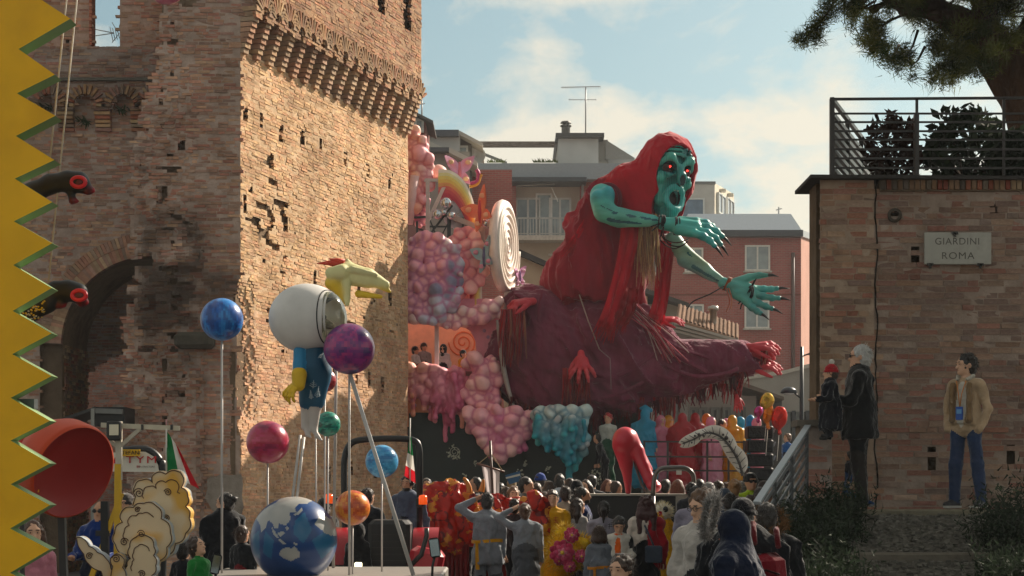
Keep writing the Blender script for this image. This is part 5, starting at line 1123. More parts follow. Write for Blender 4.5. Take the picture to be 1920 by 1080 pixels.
ARMM = mat('arm paint', .42, .38, 2.6, .35, 7, spec=.45, stretch=(.5, 1, 1.6), bdist=.03)
g = G(); b.into(g, .024, soft=.03, disp=wrinkle); hd = g.build('head', VEIN, witch)
for s in (-1, 1):
    g = G(); g.ball(hl(s * .22, -.44, .13), .13, 16, 10, col='#2a0a10'); e = g.build('eye', PAINT, hd); g = G(); g.ball(hl(s * .22 - .03, -.57, .14), .022, 8, 6, col='#ff2a20'); g.build('eye_light', GLOW, hd)
for i in range(5): g = G(); x = -.12 + i * .06; g.lathe([(.0, -.05), (.022, -.03), (.028, .05)], hl(x, -.52, -.73 + .2 * x * x), 8, 0, '#c9c9b8', rot=HR @ rotm((180, 0, 0))); g.build('tooth', PAINT, hd)
for x in (-.06, .03, .1): g = G(); g.lathe([(.0, -.05), (.024, -.03), (.03, .05)], hl(x, -.55, -.31), 8, 0, '#c9c9b8', rot=HR); g.build('tooth', PAINT, hd)
# hood and shawl over the shoulders
b = Blob(.1)
b.ell(hl(0, .02, .16), (.7, .76, .95), rot=HR, col=RED1); b.cap(hl(0, .0, -.2), hl(-.02, .05, -.72), .62, .52, col=RED1)
b.chain([wp_(1212, 330, .3), wp_(1172, 348, .2), wp_(1138, 366, .05)], [.4, .4, .36], col=RED1, k=.12); b.cap(wp_(1180, 340, -.25), wp_(1196, 420, -.35), .42, .32, col=RED1, k=.25); b.cap(wp_(1140, 362, 0), wp_(1100, 425, .2), .36, .33, col=RED1, k=.15)
b.ell(hl(0, -.62, .0), (.54, .6, .74), rot=HR, op='-', k=.05); b.ell(hl(.0, -.5, -.7), (.46, .6, .62), rot=HR, op='-', k=.05)
b.cap(wp_(1128, 372, -.75), wp_(1128, 376, -.2), .25, .2, op='-', k=.04)
g = G(); b.into(g, .026, disp=lambda v: folds(.06, 3.4, (.3, 0, -.9), 8, .0)(v)); g.build('hood', mat('hood cloth', .9, .14, 4, .35, 7, spec=.15, bdist=.05, sheen=.4), witch)
g = G(); th = np.linspace(0, 2 * np.pi, 30); g.tube([wp_(1139, 372, -.72) + np.array([.3 * math.cos(t), -.03 * math.sin(t) , .33 * math.sin(t)]) for t in th], .045, 7, col='#6d2433', cap=False); g.build('sleeve_edge', ROBE, witch)
def ribbon_cloth(name, path, widths, d, col, n=40, fold=2.2, parent=witch, amp=.045, thick=.02, matl=None):
    p = smooth(path, n); wd = np.interp(np.linspace(0, 1, n), np.linspace(0, 1, len(widths)), widths); t = np.gradient(p, axis=0); t /= np.linalg.norm(t, axis=1, keepdims=True); nn = np.stack([-t[:, 1], t[:, 0]], 1)
    u = np.linspace(-.5, .5, 15); dd = np.interp(np.linspace(0, 1, n), np.linspace(0, 1, len(d)), d)
    a = np.array([[wp_(*(p[i] + nn[i] * wd[i] * x), dd[i] + amp * math.sin(fold * 2 * np.pi * x + .6 * math.sin(i * .25)) + .03 * math.sin(i * .5 + x * 4)) for x in u] for i in range(n)])
    g = G(); g.sheet(a, 0, col, True, th=thick); o = g.build(name, matl or ROBE, parent); f = G()
    for k in range(44):
        x = RNG.uniform(-.5, .5); q = p[-1] + nn[-1] * wd[-1] * x - t[-1] * RNG.uniform(0, 14); e = q + t[-1] * RNG.uniform(10, 34) + RNG.normal(0, 3, 2); w = np.array([RNG.uniform(.6, 1.5) * fs, 0, 0])
        A, B = wp_(*q, d[-1] - .06 + RNG.normal(0, .05)), wp_(*e, d[-1] + RNG.normal(0, .08)); f.add([A - w, A + w, B + w * .4, B - w * .4], [[0, 1, 2, 3]], 0, cc(col) * RNG.uniform(.7, 1.2))
    tag(f.build('fringe', FLAG, o), kind='stuff'); return o
ribbon_cloth('scarf_tail', [(1185, 395), (1180, 450), (1168, 510), (1150, 570), (1136, 615)], [34, 34, 30, 26, 34], [-.75, -.85, -.95, -1.1, -1.15], RED1)
ribbon_cloth('scarf_tail', [(1250, 452), (1246, 500), (1240, 560), (1230, 600)], [34, 28, 26, 30], [-.6, -.65, -.7, -.75], '#b01226')
ribbon_cloth('scarf_tail', [(1182, 540), (1178, 575), (1165, 600)], [30, 28, 30], [-.9, -1.0, -1.05], '#8a1420')
ribbon_cloth('back_fringe', [(1105, 400), (1085, 440), (1068, 462)], [10, 12, 14], [-.5, -.62, -.6], RED1, 20, 2)
# strips running from the waist to the right hand end
g = G()
for i in range(22):
    p0 = np.array([1186 + RNG.uniform(-12, 14), 580 + RNG.uniform(-12, 14)]); p1 = np.array([1262 + RNG.uniform(-30, 30), 668 + RNG.uniform(-16, 16)]); q = smooth([p0, (p0 + p1) / 2 + [4, -3], p1], 8); g.tube([wp_(x, y, -.95 + .02 * i % .1) for x, y in q], .012, 4, col=hx(['b0485a', '8a2434', 'a88a88', '6b1a26'][i % 4]))
tag(g.build('waist_strips', ROBE, witch), kind='stuff')
# tow-coloured hair under the hood
g = G()
for i in range(150):
    x0 = RNG.uniform(1198, 1232); y0 = RNG.uniform(400, 425); L_ = RNG.uniform(60, 125); d = -.75 + RNG.normal(0, .1); xx = x0 + RNG.normal(0, 5)
    g.tube([wp_(x0, y0, d), wp_((x0 + xx) / 2 + RNG.normal(0, 2), y0 + L_ * .5, d - .03), wp_(xx, y0 + L_, d)], [.014, .012, .005], 4, col=hx(['a5774a', '8d5a38', 'c09a68', '7b4a30'][i % 4]), cap=False)
tag(g.build('tow_hair', HAIR, witch), kind='stuff')

# hands with separate jointed fingers
def unitrot(d, up):
    z = unit(d); y = unit(np.array(up, float) - z * np.dot(z, up)); return np.stack([np.cross(y, z), y, z], 1)     # x across the palm, y out of its back, z towards the fingertips
def make_hand(name, wrist, d, up, L, col, parent, curl=(25, 30, 25), spread=14, thumb=1, tcol=None, claw=None, h=.02, mats=None, thick=1.0, splay=None, lift=None):
    M = unitrot(d, up); w = np.array(wrist, float); T = lambda x, y, z: w + M @ (np.array([x, y, z]) * L)
    b = Blob(.03 * L / .75); pr = .12 * L; g = G(); tips = []
    b.cap(T(0, 0, -.12), T(0, 0, .1), .105 * L, .12 * L, col=col); b.cap(T(-.1, 0, .16), T(-.14, .01, .4), .1 * L, .085 * L, col=col); b.cap(T(.1, 0, .16), T(.14, .01, .4), .1 * L, .085 * L, col=col); b.cap(T(0, 0, .1), T(0, .02, .42), .12 * L, .1 * L, col=col)
    for i, (fx, fl) in enumerate(((-.17, .40), (-.06, .5), (.06, .48), (.165, .38))):
        a = R((i - 1.5) * spread + (splay[i] if splay else 0)); cu = R(-(lift[i] if lift else 0)); p = np.array([fx, .02, .4]); pts = [p]; 
        for j, q in enumerate((.44, .33, .27)):
            cu += R(curl[j]) * (1 + .15 * math.sin(i * 2.1)); dr = np.array([math.sin(a) * math.cos(cu), -math.sin(cu), math.cos(a) * math.cos(cu)]); p = p + dr * fl * q; pts.append(p)
        r = [.068, .06, .052, .036]
        for j in range(3):
            b.cap(T(*pts[j]), T(*pts[j + 1]), r[j] * L, r[j + 1] * L, col=col, k=.012 * L)
            b.ell(T(*pts[j + 1]), r[j + 1] * 1.22 * L, col=tcol or col, k=.02 * L)
        tips.append((T(*pts[3]), M @ (pts[3] - pts[2])))
    s = thumb; pts = [np.array(q) for q in ((s * .1, -.02, .06), (s * .27, -.09, .24), (s * .36, -.15, .4), (s * .38, -.22, .54))]
    for j, r in enumerate(((.085, .072), (.068, .058), (.056, .036))): b.cap(T(*pts[j]), T(*pts[j + 1]), r[0] * L, r[1] * L, col=col, k=.02 * L)
    tips.append((T(*pts[3]), M @ (pts[3] - pts[2])))
    b.into(g, h, soft=.02); o = g.build(name, mats or PAPER, parent)
    if claw:
        for t, dr in tips:
            dr = unit(dr); c = G(); c.tube([t - dr * .03 * L, t + dr * .1 * L, t + dr * .22 * L + [0, 0, -.03 * L]], [.034 * L, .024 * L, .004 * L], 7, col=claw); c.build('claw', PAINT, o)
    return o
RH = '#b8323f'
def tassel(x, y, L_, spread, d, col='7a1a22', n=16, parent=witch):
    g = G()
    for i in range(n):
        x0 = x + RNG.uniform(-spread, spread); x1 = x0 + RNG.normal(-3, 5); e = y + L_ * RNG.uniform(.55, 1.05); r = RNG.uniform(.012, .03)
        g.tube([wp_(x0, y, d + RNG.normal(0, .04)), wp_((x0 + x1) / 2 + RNG.normal(0, 2), (y + e) / 2, d + RNG.normal(0, .05)), wp_(x1, e, d + RNG.normal(0, .05))], [r, r, r * .5], 5, col=hx(['7a1a22', '8f2027', '5c1820', '8a5a4a'][RNG.choice(4, p=[.4, .3, .22, .08])]))
    tag(g.build('tassel_cords', ROBE, parent), kind='stuff')
make_hand('red_hand', wp_(992, 566, -.75), (-.9, -.3, -.15), (0, -.2, 1), .85, RH, witch, (45, 40, 20), 20, 1, '#c9525a')
tassel(962, 580, 105, 22, -1.0, n=34)
make_hand('red_hand', wp_(1090, 668, -1.12), (.05, -.55, -.75), (0, -.75, .6), .78, RH, witch, (12, 25, 20), 26, -1, '#c9525a'); tassel(1080, 690, 78, 26, -1.15, n=40)
make_hand('red_hand', wp_(1238, 600, -.3), (1, -.15, .02), (0, -.3, 1), .66, '#c23443', witch, (8, 22, 18), 13, -1, '#d4606a')
for wx_, wy_, d, up in ((1408, 652, (1, -.25, .1), (0, -.5, .9)), (1412, 688, (1, -.2, .08), (.1, -.45, .9)), (1405, 660, (.9, .4, .12), (0, -.4, .9))):
    b = Blob(.05); b.cap(wp_(wx_ - 24, wy_ + 2, -.25), wp_(wx_ + 3, wy_, -.35), .13, .1, col=RH); g = G(); b.into(g, .03); g.build('red_arm', PAPER, witch); make_hand('red_hand', wp_(wx_, wy_, -.35), d, up, .8, RH, witch, (10, 28, 22), 13, -1, '#cf5a64')
b = Blob(.05); b.cap(wp_(1205, 600, -.2), wp_(1240, 600, -.3), .14, .1, col='#c23443'); g = G(); b.into(g, .03); g.build('red_arm', PAPER, witch)
tassel(1385, 695, 62, 8, -.4, n=20); tassel(1432, 655, 35, 6, -.5, n=6); tassel(1345, 720, 40, 20, -.4, n=10); tassel(1205, 745, 60, 60, -.6, n=20); tassel(1080, 760, 55, 40, -.4, n=40)
make_hand('red_hand', wp_(1382, 745, -.45), (.1, -.2, -1), (0, -1, .1), .4, '#b02a33', witch, (10, 12, 10), 8, 1)
# the raised near arm
AD = -1.05; b = Blob(.07)
b.chain([wp_(1128, 366, AD + .35), wp_(1130, 386, AD + .1), wp_(1152, 408, AD - .05)], [.27, .24, .2], col=TEALL); b.ell(wp_(1121, 372, AD + .1), (.18, .2, .2), col='#2f9aa8'); b.ell(wp_(1140, 366, AD + .08), (.16, .18, .22), col='#2390a0'); b.ell(wp_(1130, 402, AD), (.22, .18, .15), rot=(0, 20, 0), col='#5fb09a')
b.chain([wp_(1130, 404, AD), wp_(1165, 408, AD - .05), wp_(1195, 411, AD - .1), wp_(1240, 416, AD - .15)], [.15, .2, .145, .09], col='#58ad9c'); b.cap(wp_(1150, 397, AD), wp_(1225, 410, AD - .13), .12, .08, col='#1e8c9a'); b.cap(wp_(1160, 416, AD - .08), wp_(1215, 418, AD - .12), .12, .09, col='#74b59a')
for (x0, y0), (x1, y1) in (((1150, 400), (1232, 413)), ((1140, 412), (1205, 420)), ((1126, 385), (1150, 396)), ((1165, 404), (1200, 408)), ((1132, 358), (1134, 384))): b.cap(wp_(x0, y0, AD - .2), wp_(x1, y1, AD - .24), .05, .02, col='#0c5564', op='p')
g = G(); b.into(g, .025, soft=.06); arm = g.build('arm', ARMM, witch)
make_hand('hand', wp_(1256, 421, AD - .17), (1, -.16, -.16), (.15, -.75, .75), 1.42, '#3aa39a', witch, (12, 16, 20), 9, 1, '#1f8590', '#10141a', .022, ARMM, lift=(8, 6, 2, -4))
# the far arm reaching down to the right
b = Blob(.07); FD = -.7
b.chain([wp_(1262, 452, FD + .3), wp_(1284, 478, FD + .1), wp_(1325, 508, FD - .1), wp_(1362, 533, FD - .25)], [.22, .19, .135, .09], col='#7aa392'); b.cap(wp_(1278, 468, FD + .1), wp_(1322, 500, FD - .1), .12, .1, col='#9c9a70'); b.cap(wp_(1280, 490, FD + .05), wp_(1335, 520, FD - .15), .13, .09, col='#4f8f92')
for (x0, y0), (x1, y1) in (((1276, 478), (1318, 506)), ((1290, 474), (1335, 508)), ((1300, 500), (1352, 530))): b.cap(wp_(x0, y0, FD - .15), wp_(x1, y1, FD - .3), .05, .02, col='#2a5f66', op='p')
g = G(); b.into(g, .025, soft=.06); g.build('arm', ARMM, witch)
make_hand('hand', wp_(1368, 536, FD - .28), (.88, -.25, -.42), (-.28, .8, -.3), 1.3, '#4b9c92', witch, (2, 8, 10), 15, -1, '#1f7f84', '#10141a', .022, ARMM)
for cx, cy, d, col, n, r in ((1244, 417, AD - .15, '#15141a', 5, .15), (1268, 424, AD - .2, '#15141a', 3, .19), (1362, 532, FD - .26, '#8a4a30', 6, .14), (1408, 548, FD - .5, '#1a1a20', 3, .13)):
    for i in range(n):
        g = G(); th = np.linspace(0, 2 * np.pi, 18); t = RNG.normal(0, .25); off = RNG.normal(0, 2.5); q = wp_(cx + off, cy + off * .2, d)
        tl = .5 if col == '#8a4a30' else .1; g.tube([q + np.array([tl * r * math.sin(a) + t * r * math.cos(a), r * math.cos(a), r * math.sin(a) * 1.05]) for a in th], .018, 5, col=col, cap=False); g.build('wrist_cord', CLOTH, witch)
for pts, c in (([(1245, 425), (1240, 440), (1255, 458), (1275, 462), (1290, 452)], '15141a'), ([(1244, 430), (1238, 450), (1262, 466), (1284, 458)], '2a1416'), ([(1243, 425), (1247, 448), (1270, 455), (1292, 447)], '3a1a18'), ([(1358, 536), (1330, 552), (1300, 565), (1288, 580)], '2a2224'), ([(1362, 540), (1368, 565), (1362, 585)], 'a05038'), ([(1366, 540), (1372, 560), (1370, 580)], 'b06a4a'), ([(1418, 522), (1405, 548), (1392, 568), (1388, 580)], '15141a'), ([(1415, 525), (1400, 552), (1384, 570)], '15141a'), ([(1238, 420), (1222, 433)], '15141a'), ([(1240, 418), (1220, 425)], '15141a')):
    g = G(); g.tube([wp_(x, y, (AD - .3 if x < 1300 and y < 470 else FD - .5)) for x, y in smooth(pts, 16)], .016, 5, col=c); g.build('loose_cord', CLOTH, witch)
# pale tusk-like pole at the left
g = G(); g.tube([wp_(*q, -.6) for q in smooth([(932, 600), (938, 650), (946, 700), (956, 740), (966, 772)], 20)], np.r_[np.linspace(.03, .06, 10), np.linspace(.06, .03, 10)], 8, col='#a39c98'); g.build('pale_pole', PAPER, witch)
# ================================================================ near floats: sawtooth board, heads, bowl, clouds, planets
SYY = 11.0
saw = empty('sawtooth_board', (px_x(20, SYY), SYY, 0), 'big yellow sawtooth board with green edges at the left margin', 'board')
tips = [(132, 35), (103, 140), (104, 217), (102, 300), (98, 379), (98, 456), (97, 540), (97, 625), (97, 705), (94, 789), (94, 869), (94, 947), (93, 1030), (92, 1112)]
vals = [(35, 92), (32, 175), (30, 255), (28, 335), (26, 415), (25, 497), (24, 583), (23, 664), (20, 746), (20, 826), (20, 908), (19, 991), (19, 1074)]
ol = [(-160, -110), (-20, -110), (66, -8)]
for i, t in enumerate(tips): ol += [t] + ([vals[i]] if i < len(vals) else [])
ol += [(10, 1160), (-160, 1160)]
YEL = mat('yellow board paint', .55, .1, 2.5, .2, 9, spec=.35, bdist=.01, extra=patina(2.2, .5, .78, (.86, .8, .66)))
p = np.array([P(x, y, SYY) for x, y in ol]); p[:, 2] = np.maximum(p[:, 2], .02)
G().prism(p, [0, .16, 0], col='#f2b60c', side='#84a06c').build('toothed_panel', YEL, saw)
g = G(); g.bar((p[0, 0] + .3, SYY + .25, 0), (p[0, 0] + .3, SYY + .25, 4.4), .09, col='#55585a'); g.bar((p[0, 0] + .3, SYY + .2, 2.2), (p[0, 0] + .7, SYY + .14, 2.2), .06, col='#55585a'); g.build('support_post', METAL, saw)
# black serpent heads with red eyes and the lines they hang from
def serpent(label, pts, rs, eye, jaw, Y, mottled):
    t = empty('serpent_head', P(*pts[0], Y), label, 'serpent'); b = Blob(.035); q = [P(x, y, Y + .12 * i * 0) for i, (x, y) in enumerate(pts)]; s = Y / FPX
    b.chain(q, [r * s for r in rs], col='#15191c'); h = q[-1]; b.cap(q[-1] + [0, 0, .0], P(*jaw[0], Y), 17 * s, 8 * s, col='#15191c'); b.cap(q[-2], P(*jaw[1], Y), 12 * s, 5 * s, col='#15191c', k=.02)
    b.cap(P(*jaw[0], Y - .0), P(jaw[0][0] + 9, jaw[0][1] + 1, Y), 7 * s, 3 * s, col='#a01826'); b.cap(P(*jaw[1], Y), P(jaw[1][0] + 10, jaw[1][1] + 1, Y), 5 * s, 2.5 * s, col='#7a1420')
    g = G(); b.into(g, .009, soft=.004); g.build('head', SATIN, t)
    e = P(*eye, Y - 15 * s); g = G(); a = np.linspace(0, 2 * np.pi, 20); g.tube([e + np.array([13 * s * math.cos(x), -.012, 9 * s * math.sin(x)]) for x in a], 4 * s, 8, col='#c81f30', cap=False); eo = g.build('eye_ring', PAINT, t)
    g = G(); g.ball(e, (11 * s, 6 * s, 8 * s), 14, 8, col='#5a2228'); g.build('pupil', PAINT, eo)
    if mottled:
        g = G()
        for i in range(160): u = RNG.random(); c = lerp(q[0], q[1], u); a_ = RNG.uniform(0, 2 * np.pi); r = rs[0] * s * 1.01; g.ball(c + np.array([RNG.normal(0, .004), -abs(math.cos(a_)) * r, math.sin(a_) * r]), (.008, .004, .006), 5, 4, col=['#c8a92a', '#a9a9a0'][i % 2])
        tag(g.build('scales', SATIN, t), kind='stuff')
    return t
serpent('upper black serpent head with red ringed eye above the second', [(20, 380), (62, 362), (95, 345), (128, 340), (148, 342)], [20, 19, 17, 18, 19], (148, 342), ((166, 356), (136, 376)), 11.7, False)
serpent('lower black serpent head on a yellow speckled neck', [(20, 610), (88, 568), (104, 545), (128, 545), (146, 550)], [19, 17, 16, 18, 17], (149, 554), ((154, 566), (112, 572)), 11.7, True)
for a, b_, l in (((138, -130), (90, 334), 'left of two white lines hanging from above to the upper serpent head'), ((157, -130), (91, 530), 'right of two white lines hanging down to the lower serpent head')):
    g = G(); g.tube([P(*a, 11.7), P(*b_, 11.7)], .006, 5, col='#b9b3a8'); tag(g.build('hanging_line', CLOTH), l, 'line')
# big red bowl
BWY = 13.0; bs = BWY / FPX; ax = unit([.52, -.8, -.1]); Mb = np.stack(quat_basis(ax), 1); Mb = np.stack([Mb[:, 0], Mb[:, 1], ax], 1)
bowl = empty('red_bowl', P(130, 985, BWY), 'big round red bowl tilted on its side behind the yellow teeth', 'bowl')
ax = unit([.74, -.58, -.34]); q_ = quat_basis(ax); Mb = np.stack([q_[0], q_[1], ax], 1); r = 93 * bs; c = P(136, 884, BWY)
g = G(); g.lathe([(0, -.34), (r * .6, -.33), (r * .86, -.27), (r * .98, -.16), (r * 1.0, -.02), (r * .985, .015), (r * .95, .02)], c, 64, 0, '#bf4420', rot=Mb); sh_ = g.build('shell', SATIN, bowl)
g = G(); g.lathe([(r * .95, .02), (r * .9, .0), (r * .5, -.05), (0, -.06)], c, 64, 0, '#8a1512', rot=Mb); g.build('inner_face', SATIN, bowl)
g = G(); g.bar(c - ax * .15, (c[0] - .1, BWY + .3, 0), .05, col='#3a3a3c'); g.build('stand', METAL, bowl)
for i, (x, y) in enumerate(((62, 900), (64, 908), (61, 915), (66, 920))): g = G(); g.ball(P(x, y, BWY - .16), (.03, .012, .022), 8, 5, col='#d8a820'); g.build('yellow_mark', SATIN, bowl)
g = G(); g.ball(P(42, 842, 13.6), (.1, .1, .12), 14, 10, col='#b3211c'); g.bar(P(42, 870, 13.6), (px_x(42, 13.6), 13.6, 0), .03, col='#3a3a3c'); tag(g.build('red_ball', SATIN), 'small red ball prop peeping out behind the yellow teeth beside the red bowl', 'ball')
# mast with cross bar, floodlight and yellow struts
MY = 17.0
mast = empty('light_mast', (px_x(223, MY), MY, 0), 'cream mast with cross bar, floodlight and yellow struts behind the red bowl', 'mast')
for a, b_, w, c, nm in (((223, 790), (223, 900), .055, 'bcb4a4', 'pole'), ((190, 797), (337, 803), .045, 'c6bda8', 'cross_bar'), ((226, 836), (264, 803), .035, 'bcb4a4', 'brace'), ((221, 838), (205, 826), .035, 'bcb4a4', 'brace'), ((222, 870), (219, 1190), .06, 'd0a419', 'yellow_strut'), ((228, 925), (165, 1100), .045, 'd0a419', 'yellow_strut'), ((197, 940), (197, 1060), .07, '17181a', 'black_post'), ((180, 1000), (206, 1000), .05, '17181a', 'black_clamp')):
    g = G(); g.bar(P(*a, MY), P(*b_, MY), w, col=c); g.build(nm, METAL, mast)
g = G(); g.bev(P(214, 808, MY - .08), (.13, .08, .18), .01, col='#1b1c1e'); fl = g.build('floodlight', METAL, mast); g = G(); g.box(P(213.5, 806, MY - .125), (.085, .01, .1), col='#c9c2a8'); g.build('lens', GLASS, fl)
for x in (267, 322): g = G(); g.box(P(x, 801, MY - .03), (.02, .03, .05), col='#333333'); g.build('clip', METAL, mast)
g = G(); g.tube([P(312, 802, MY), P(312, 786, MY)], .007, 6, col='#bb8888'); g.build('finial', METAL, mast)
# tricolour flags
def flag(label, pole, grid, Y, split):
    t = empty('flag', P(*pole[1], Y), label, 'flag'); g = G(); g.tube([P(*pole[0], Y), P(*pole[1], Y)], .008, 6, col='#cfc8c0'); g.build('flag_pole', METAL, t)
    A, B, C_, D = [np.array(q, float) for q in grid]; n, m_ = 22, 16
    U_, V_ = np.meshgrid(np.linspace(0, 1, n), np.linspace(0, 1, m_), indexing='ij')
    q = (1 - U_)[..., None] * ((1 - V_)[..., None] * A + V_[..., None] * B) + U_[..., None] * ((1 - V_)[..., None] * D + V_[..., None] * C_)
    a = np.array([[P(*q[i, j], Y + .05 * math.sin(U_[i, j] * 9 + V_[i, j] * 3) * U_[i, j] + .03 * math.sin(V_[i, j] * 8)) for j in range(m_)] for i in range(n)])
    w = U_ if split == 'u' else V_; cg = np.where((w < .34)[..., None], hx('1e7a45'), np.where((w < .67)[..., None], hx('e4e0d8'), hx('c2202c')))
    g = G(); g.sheet(a, 0, cg); g.build('flag_cloth', FLAG, t)
flag('Italian flag drooping from the cream mast above the cloud cutouts', ((312, 804), (312, 905)), ((312, 807), (314, 886), (374, 917), (336, 842)), 16.8, 'u')
flag('Italian flag hanging beside the tractor roll bar', ((769, 784), (769, 905)), ((768, 820), (758, 892), (780, 907), (771, 820)), 22.4, 'v')
flag_fix = bpy.data.objects['flag.001'] if 'flag.001' in bpy.data.objects else None
# tractor roof arch with its banner
TR = empty('banner_arch', P(262, 1060, 19), 'white arched banner board with red letters TYM above the clouds', 'sign')
g = G(); pts = [P(x, y, 19) for x, y in ((196, 884), (196, 858), (206, 849), (240, 846), (272, 847), (288, 856), (296, 872), (298, 885))]; g.prism(pts, [0, .03, 0], col='#d9d4c6'); g.build('board', SATIN, TR)
g = G(); g.tube([P(x, y, 19.05) for x, y in smooth([(225, 846), (262, 843), (284, 848), (300, 866), (304, 895), (304, 1180)], 30)], .045, 8, col='#1d1f21'); g.build('roll_bar', METAL, TR)
g = G(); g.box(P(243, 849, 18.95) + [0, 0, .0], (.22, .03, .07), col='#d8a51c'); g.build('yellow_sign', SATIN, TR); text('lettering', 'STEFANI', .06, P(243.5, 849, 18.93), FACE_CAM, SATIN, '#3a2c1c', TR, .002)
text('lettering', 'TYM', .105, P(265, 862.5, 18.985), FACE_CAM, SATIN, '#b8242c', TR, .002, sx=1.4, font_spacing=1.25); text('lettering', 'TYM TRACTORS', .026, P(273, 875, 18.985), FACE_CAM, SATIN, '#6a5a55', TR, .001); text('lettering', '80', .034, P(259, 875, 18.985), FACE_CAM, SATIN, '#b8242c', TR, .001)
g = G(); g.box(P(217, 864, 18.98), (.04, .01, .06), (0, 20, 0), col='#b8242c'); g.build('red_logo', SATIN, TR)

# painted plywood clouds
CLY = 15.0
clo = empty('cloud_cutout', (px_x(265, CLY), CLY, 0), 'cream plywood cloud cutouts with painted curls in overlapping layers', 'cutout')
z8 = lambda x, y: (130 + x / 3.6, 780 + y / 3.6)
def ycloud(t, b_, c, vec):
    N, L = t.nodes, t.links; n = N.new('ShaderNodeTexNoise'); n.inputs['Scale'].default_value = 4.5; n.inputs['Detail'].default_value = 1; L.new(vec, n.inputs[0]); r = N.new('ShaderNodeMapRange'); r.inputs[1].default_value = .5; r.inputs[2].default_value = .68; L.new(n.outputs[0], r.inputs[0])
    m = N.new('ShaderNodeMixRGB'); m.inputs[2].default_value = (*hx('d9a84a'), 1); L.new(r.outputs[0], m.inputs[0]); L.new(c, m.inputs[1]); L.new(m.outputs[0], b_.inputs['Base Color'])
CLM = mat('cloud paint', .6, .05, 3, .05, 10, extra=ycloud)
def scallop(cps, n=9, bulge=.28):
    """outline of round lobes through the given points"""
    o_ = []; c = np.mean(cps, 0); k = len(cps)
    for i in range(k):
        a, b = np.array(cps[i], float), np.array(cps[(i + 1) % k], float); d = b - a; nr = np.array([d[1], -d[0]]); nr = nr if np.dot(nr, (a + b) / 2 - c) > 0 else -nr
        for t in np.linspace(0, 1, n, endpoint=False): o_.append(a + d * t + nr * bulge * math.sin(math.pi * t))
    return np.array(o_)
LAY = [([(440, 540), (435, 470), (490, 425), (560, 445), (570, 385), (650, 385), (755, 375), (760, 480), (805, 540), (790, 610), (815, 690), (790, 800), (720, 870), (640, 960), (540, 930)], .30),
       ([(305, 870), (300, 790), (355, 715), (350, 640), (430, 612), (500, 585), (590, 600), (625, 690), (690, 790), (665, 890), (615, 985), (500, 960), (390, 945)], .18),
       ([(385, 1080), (388, 1010), (410, 960), (405, 880), (450, 812), (520, 800), (575, 880), (572, 940), (588, 1010), (560, 1080), (540, 1200), (400, 1200)], .06),
       ([(45, 815), (85, 818), (130, 875), (190, 918), (250, 960), (285, 1030), (300, 1200), (220, 1200), (215, 1050), (130, 1000), (95, 930)], .1),
       ([(275, 960), (320, 925), (372, 965), (360, 1020), (385, 1080), (390, 1200), (300, 1200), (292, 1015)], .02)]
CURL = [[(470, 520), (.0, 34)], [(664, 515), (0, 26)], [(655, 690), (0, 24)], [(460, 632), (0, 20)], [(370, 850), (0, 28)], [(485, 795), (0, 26)], [(135, 945), (0, 24)], [(315, 965), (0, 28)], [(490, 1065), (0, 24)]]
for k, (cps, d) in enumerate(LAY):
    o_ = scallop(cps, 8, .2 if k < 3 else .1); pts = np.array([P(*z8(*q), CLY + d) for q in o_]); pts[:, 2] = np.maximum(pts[:, 2], .3)
    g = G(); g.prism(pts, [0, .16, 0], col='#dcc7a4', side='#a9b0b4'); lo_ = g.build('cloud_layer', CLM, clo)
    cen = pts.mean(0); g = G(); ins = cen + (pts - cen) * .965; g.tube(np.vstack([ins, ins[:1]]) + [0, -.004, 0], .0042, 5, col='#4a2f22', cap=False); g.build('painted_outline', SATIN, lo_)
    for (c, (a0, r)) in ([CURL[0:3], CURL[3:5], CURL[5:6] + CURL[8:9], CURL[6:7], CURL[7:8]][k]):
        th = np.linspace(0, 3.6 * np.pi, 44); s = 1 if k % 2 else -1; q = [P(*z8(c[0] + s * r * (t / th[-1]) ** .8 * math.cos(t + 1), c[1] + r * (t / th[-1]) ** .8 * math.sin(t + 1)), CLY + d - .005) for t in th]; g = G(); g.tube(q, .004, 5, col='#4a2f22'); g.build('painted_curl', SATIN, lo_)
    if k < 3:                                                          # inner scalloped lines
        q = o_[:len(o_) // 2]; cc2 = np.array(cps).mean(0); q = cc2 + (q - cc2) * (.62 if k else .7); g = G(); g.tube([P(*z8(*w), CLY + d - .005) for w in q], .0038, 5, col='#5a3a28'); g.build('painted_line', SATIN, lo_)
g = G(); g.bar((px_x(265, CLY), CLY + .35, 0), P(275, 960, CLY + .5), .06, col='#6a655d'); g.build('prop', METAL, clo)

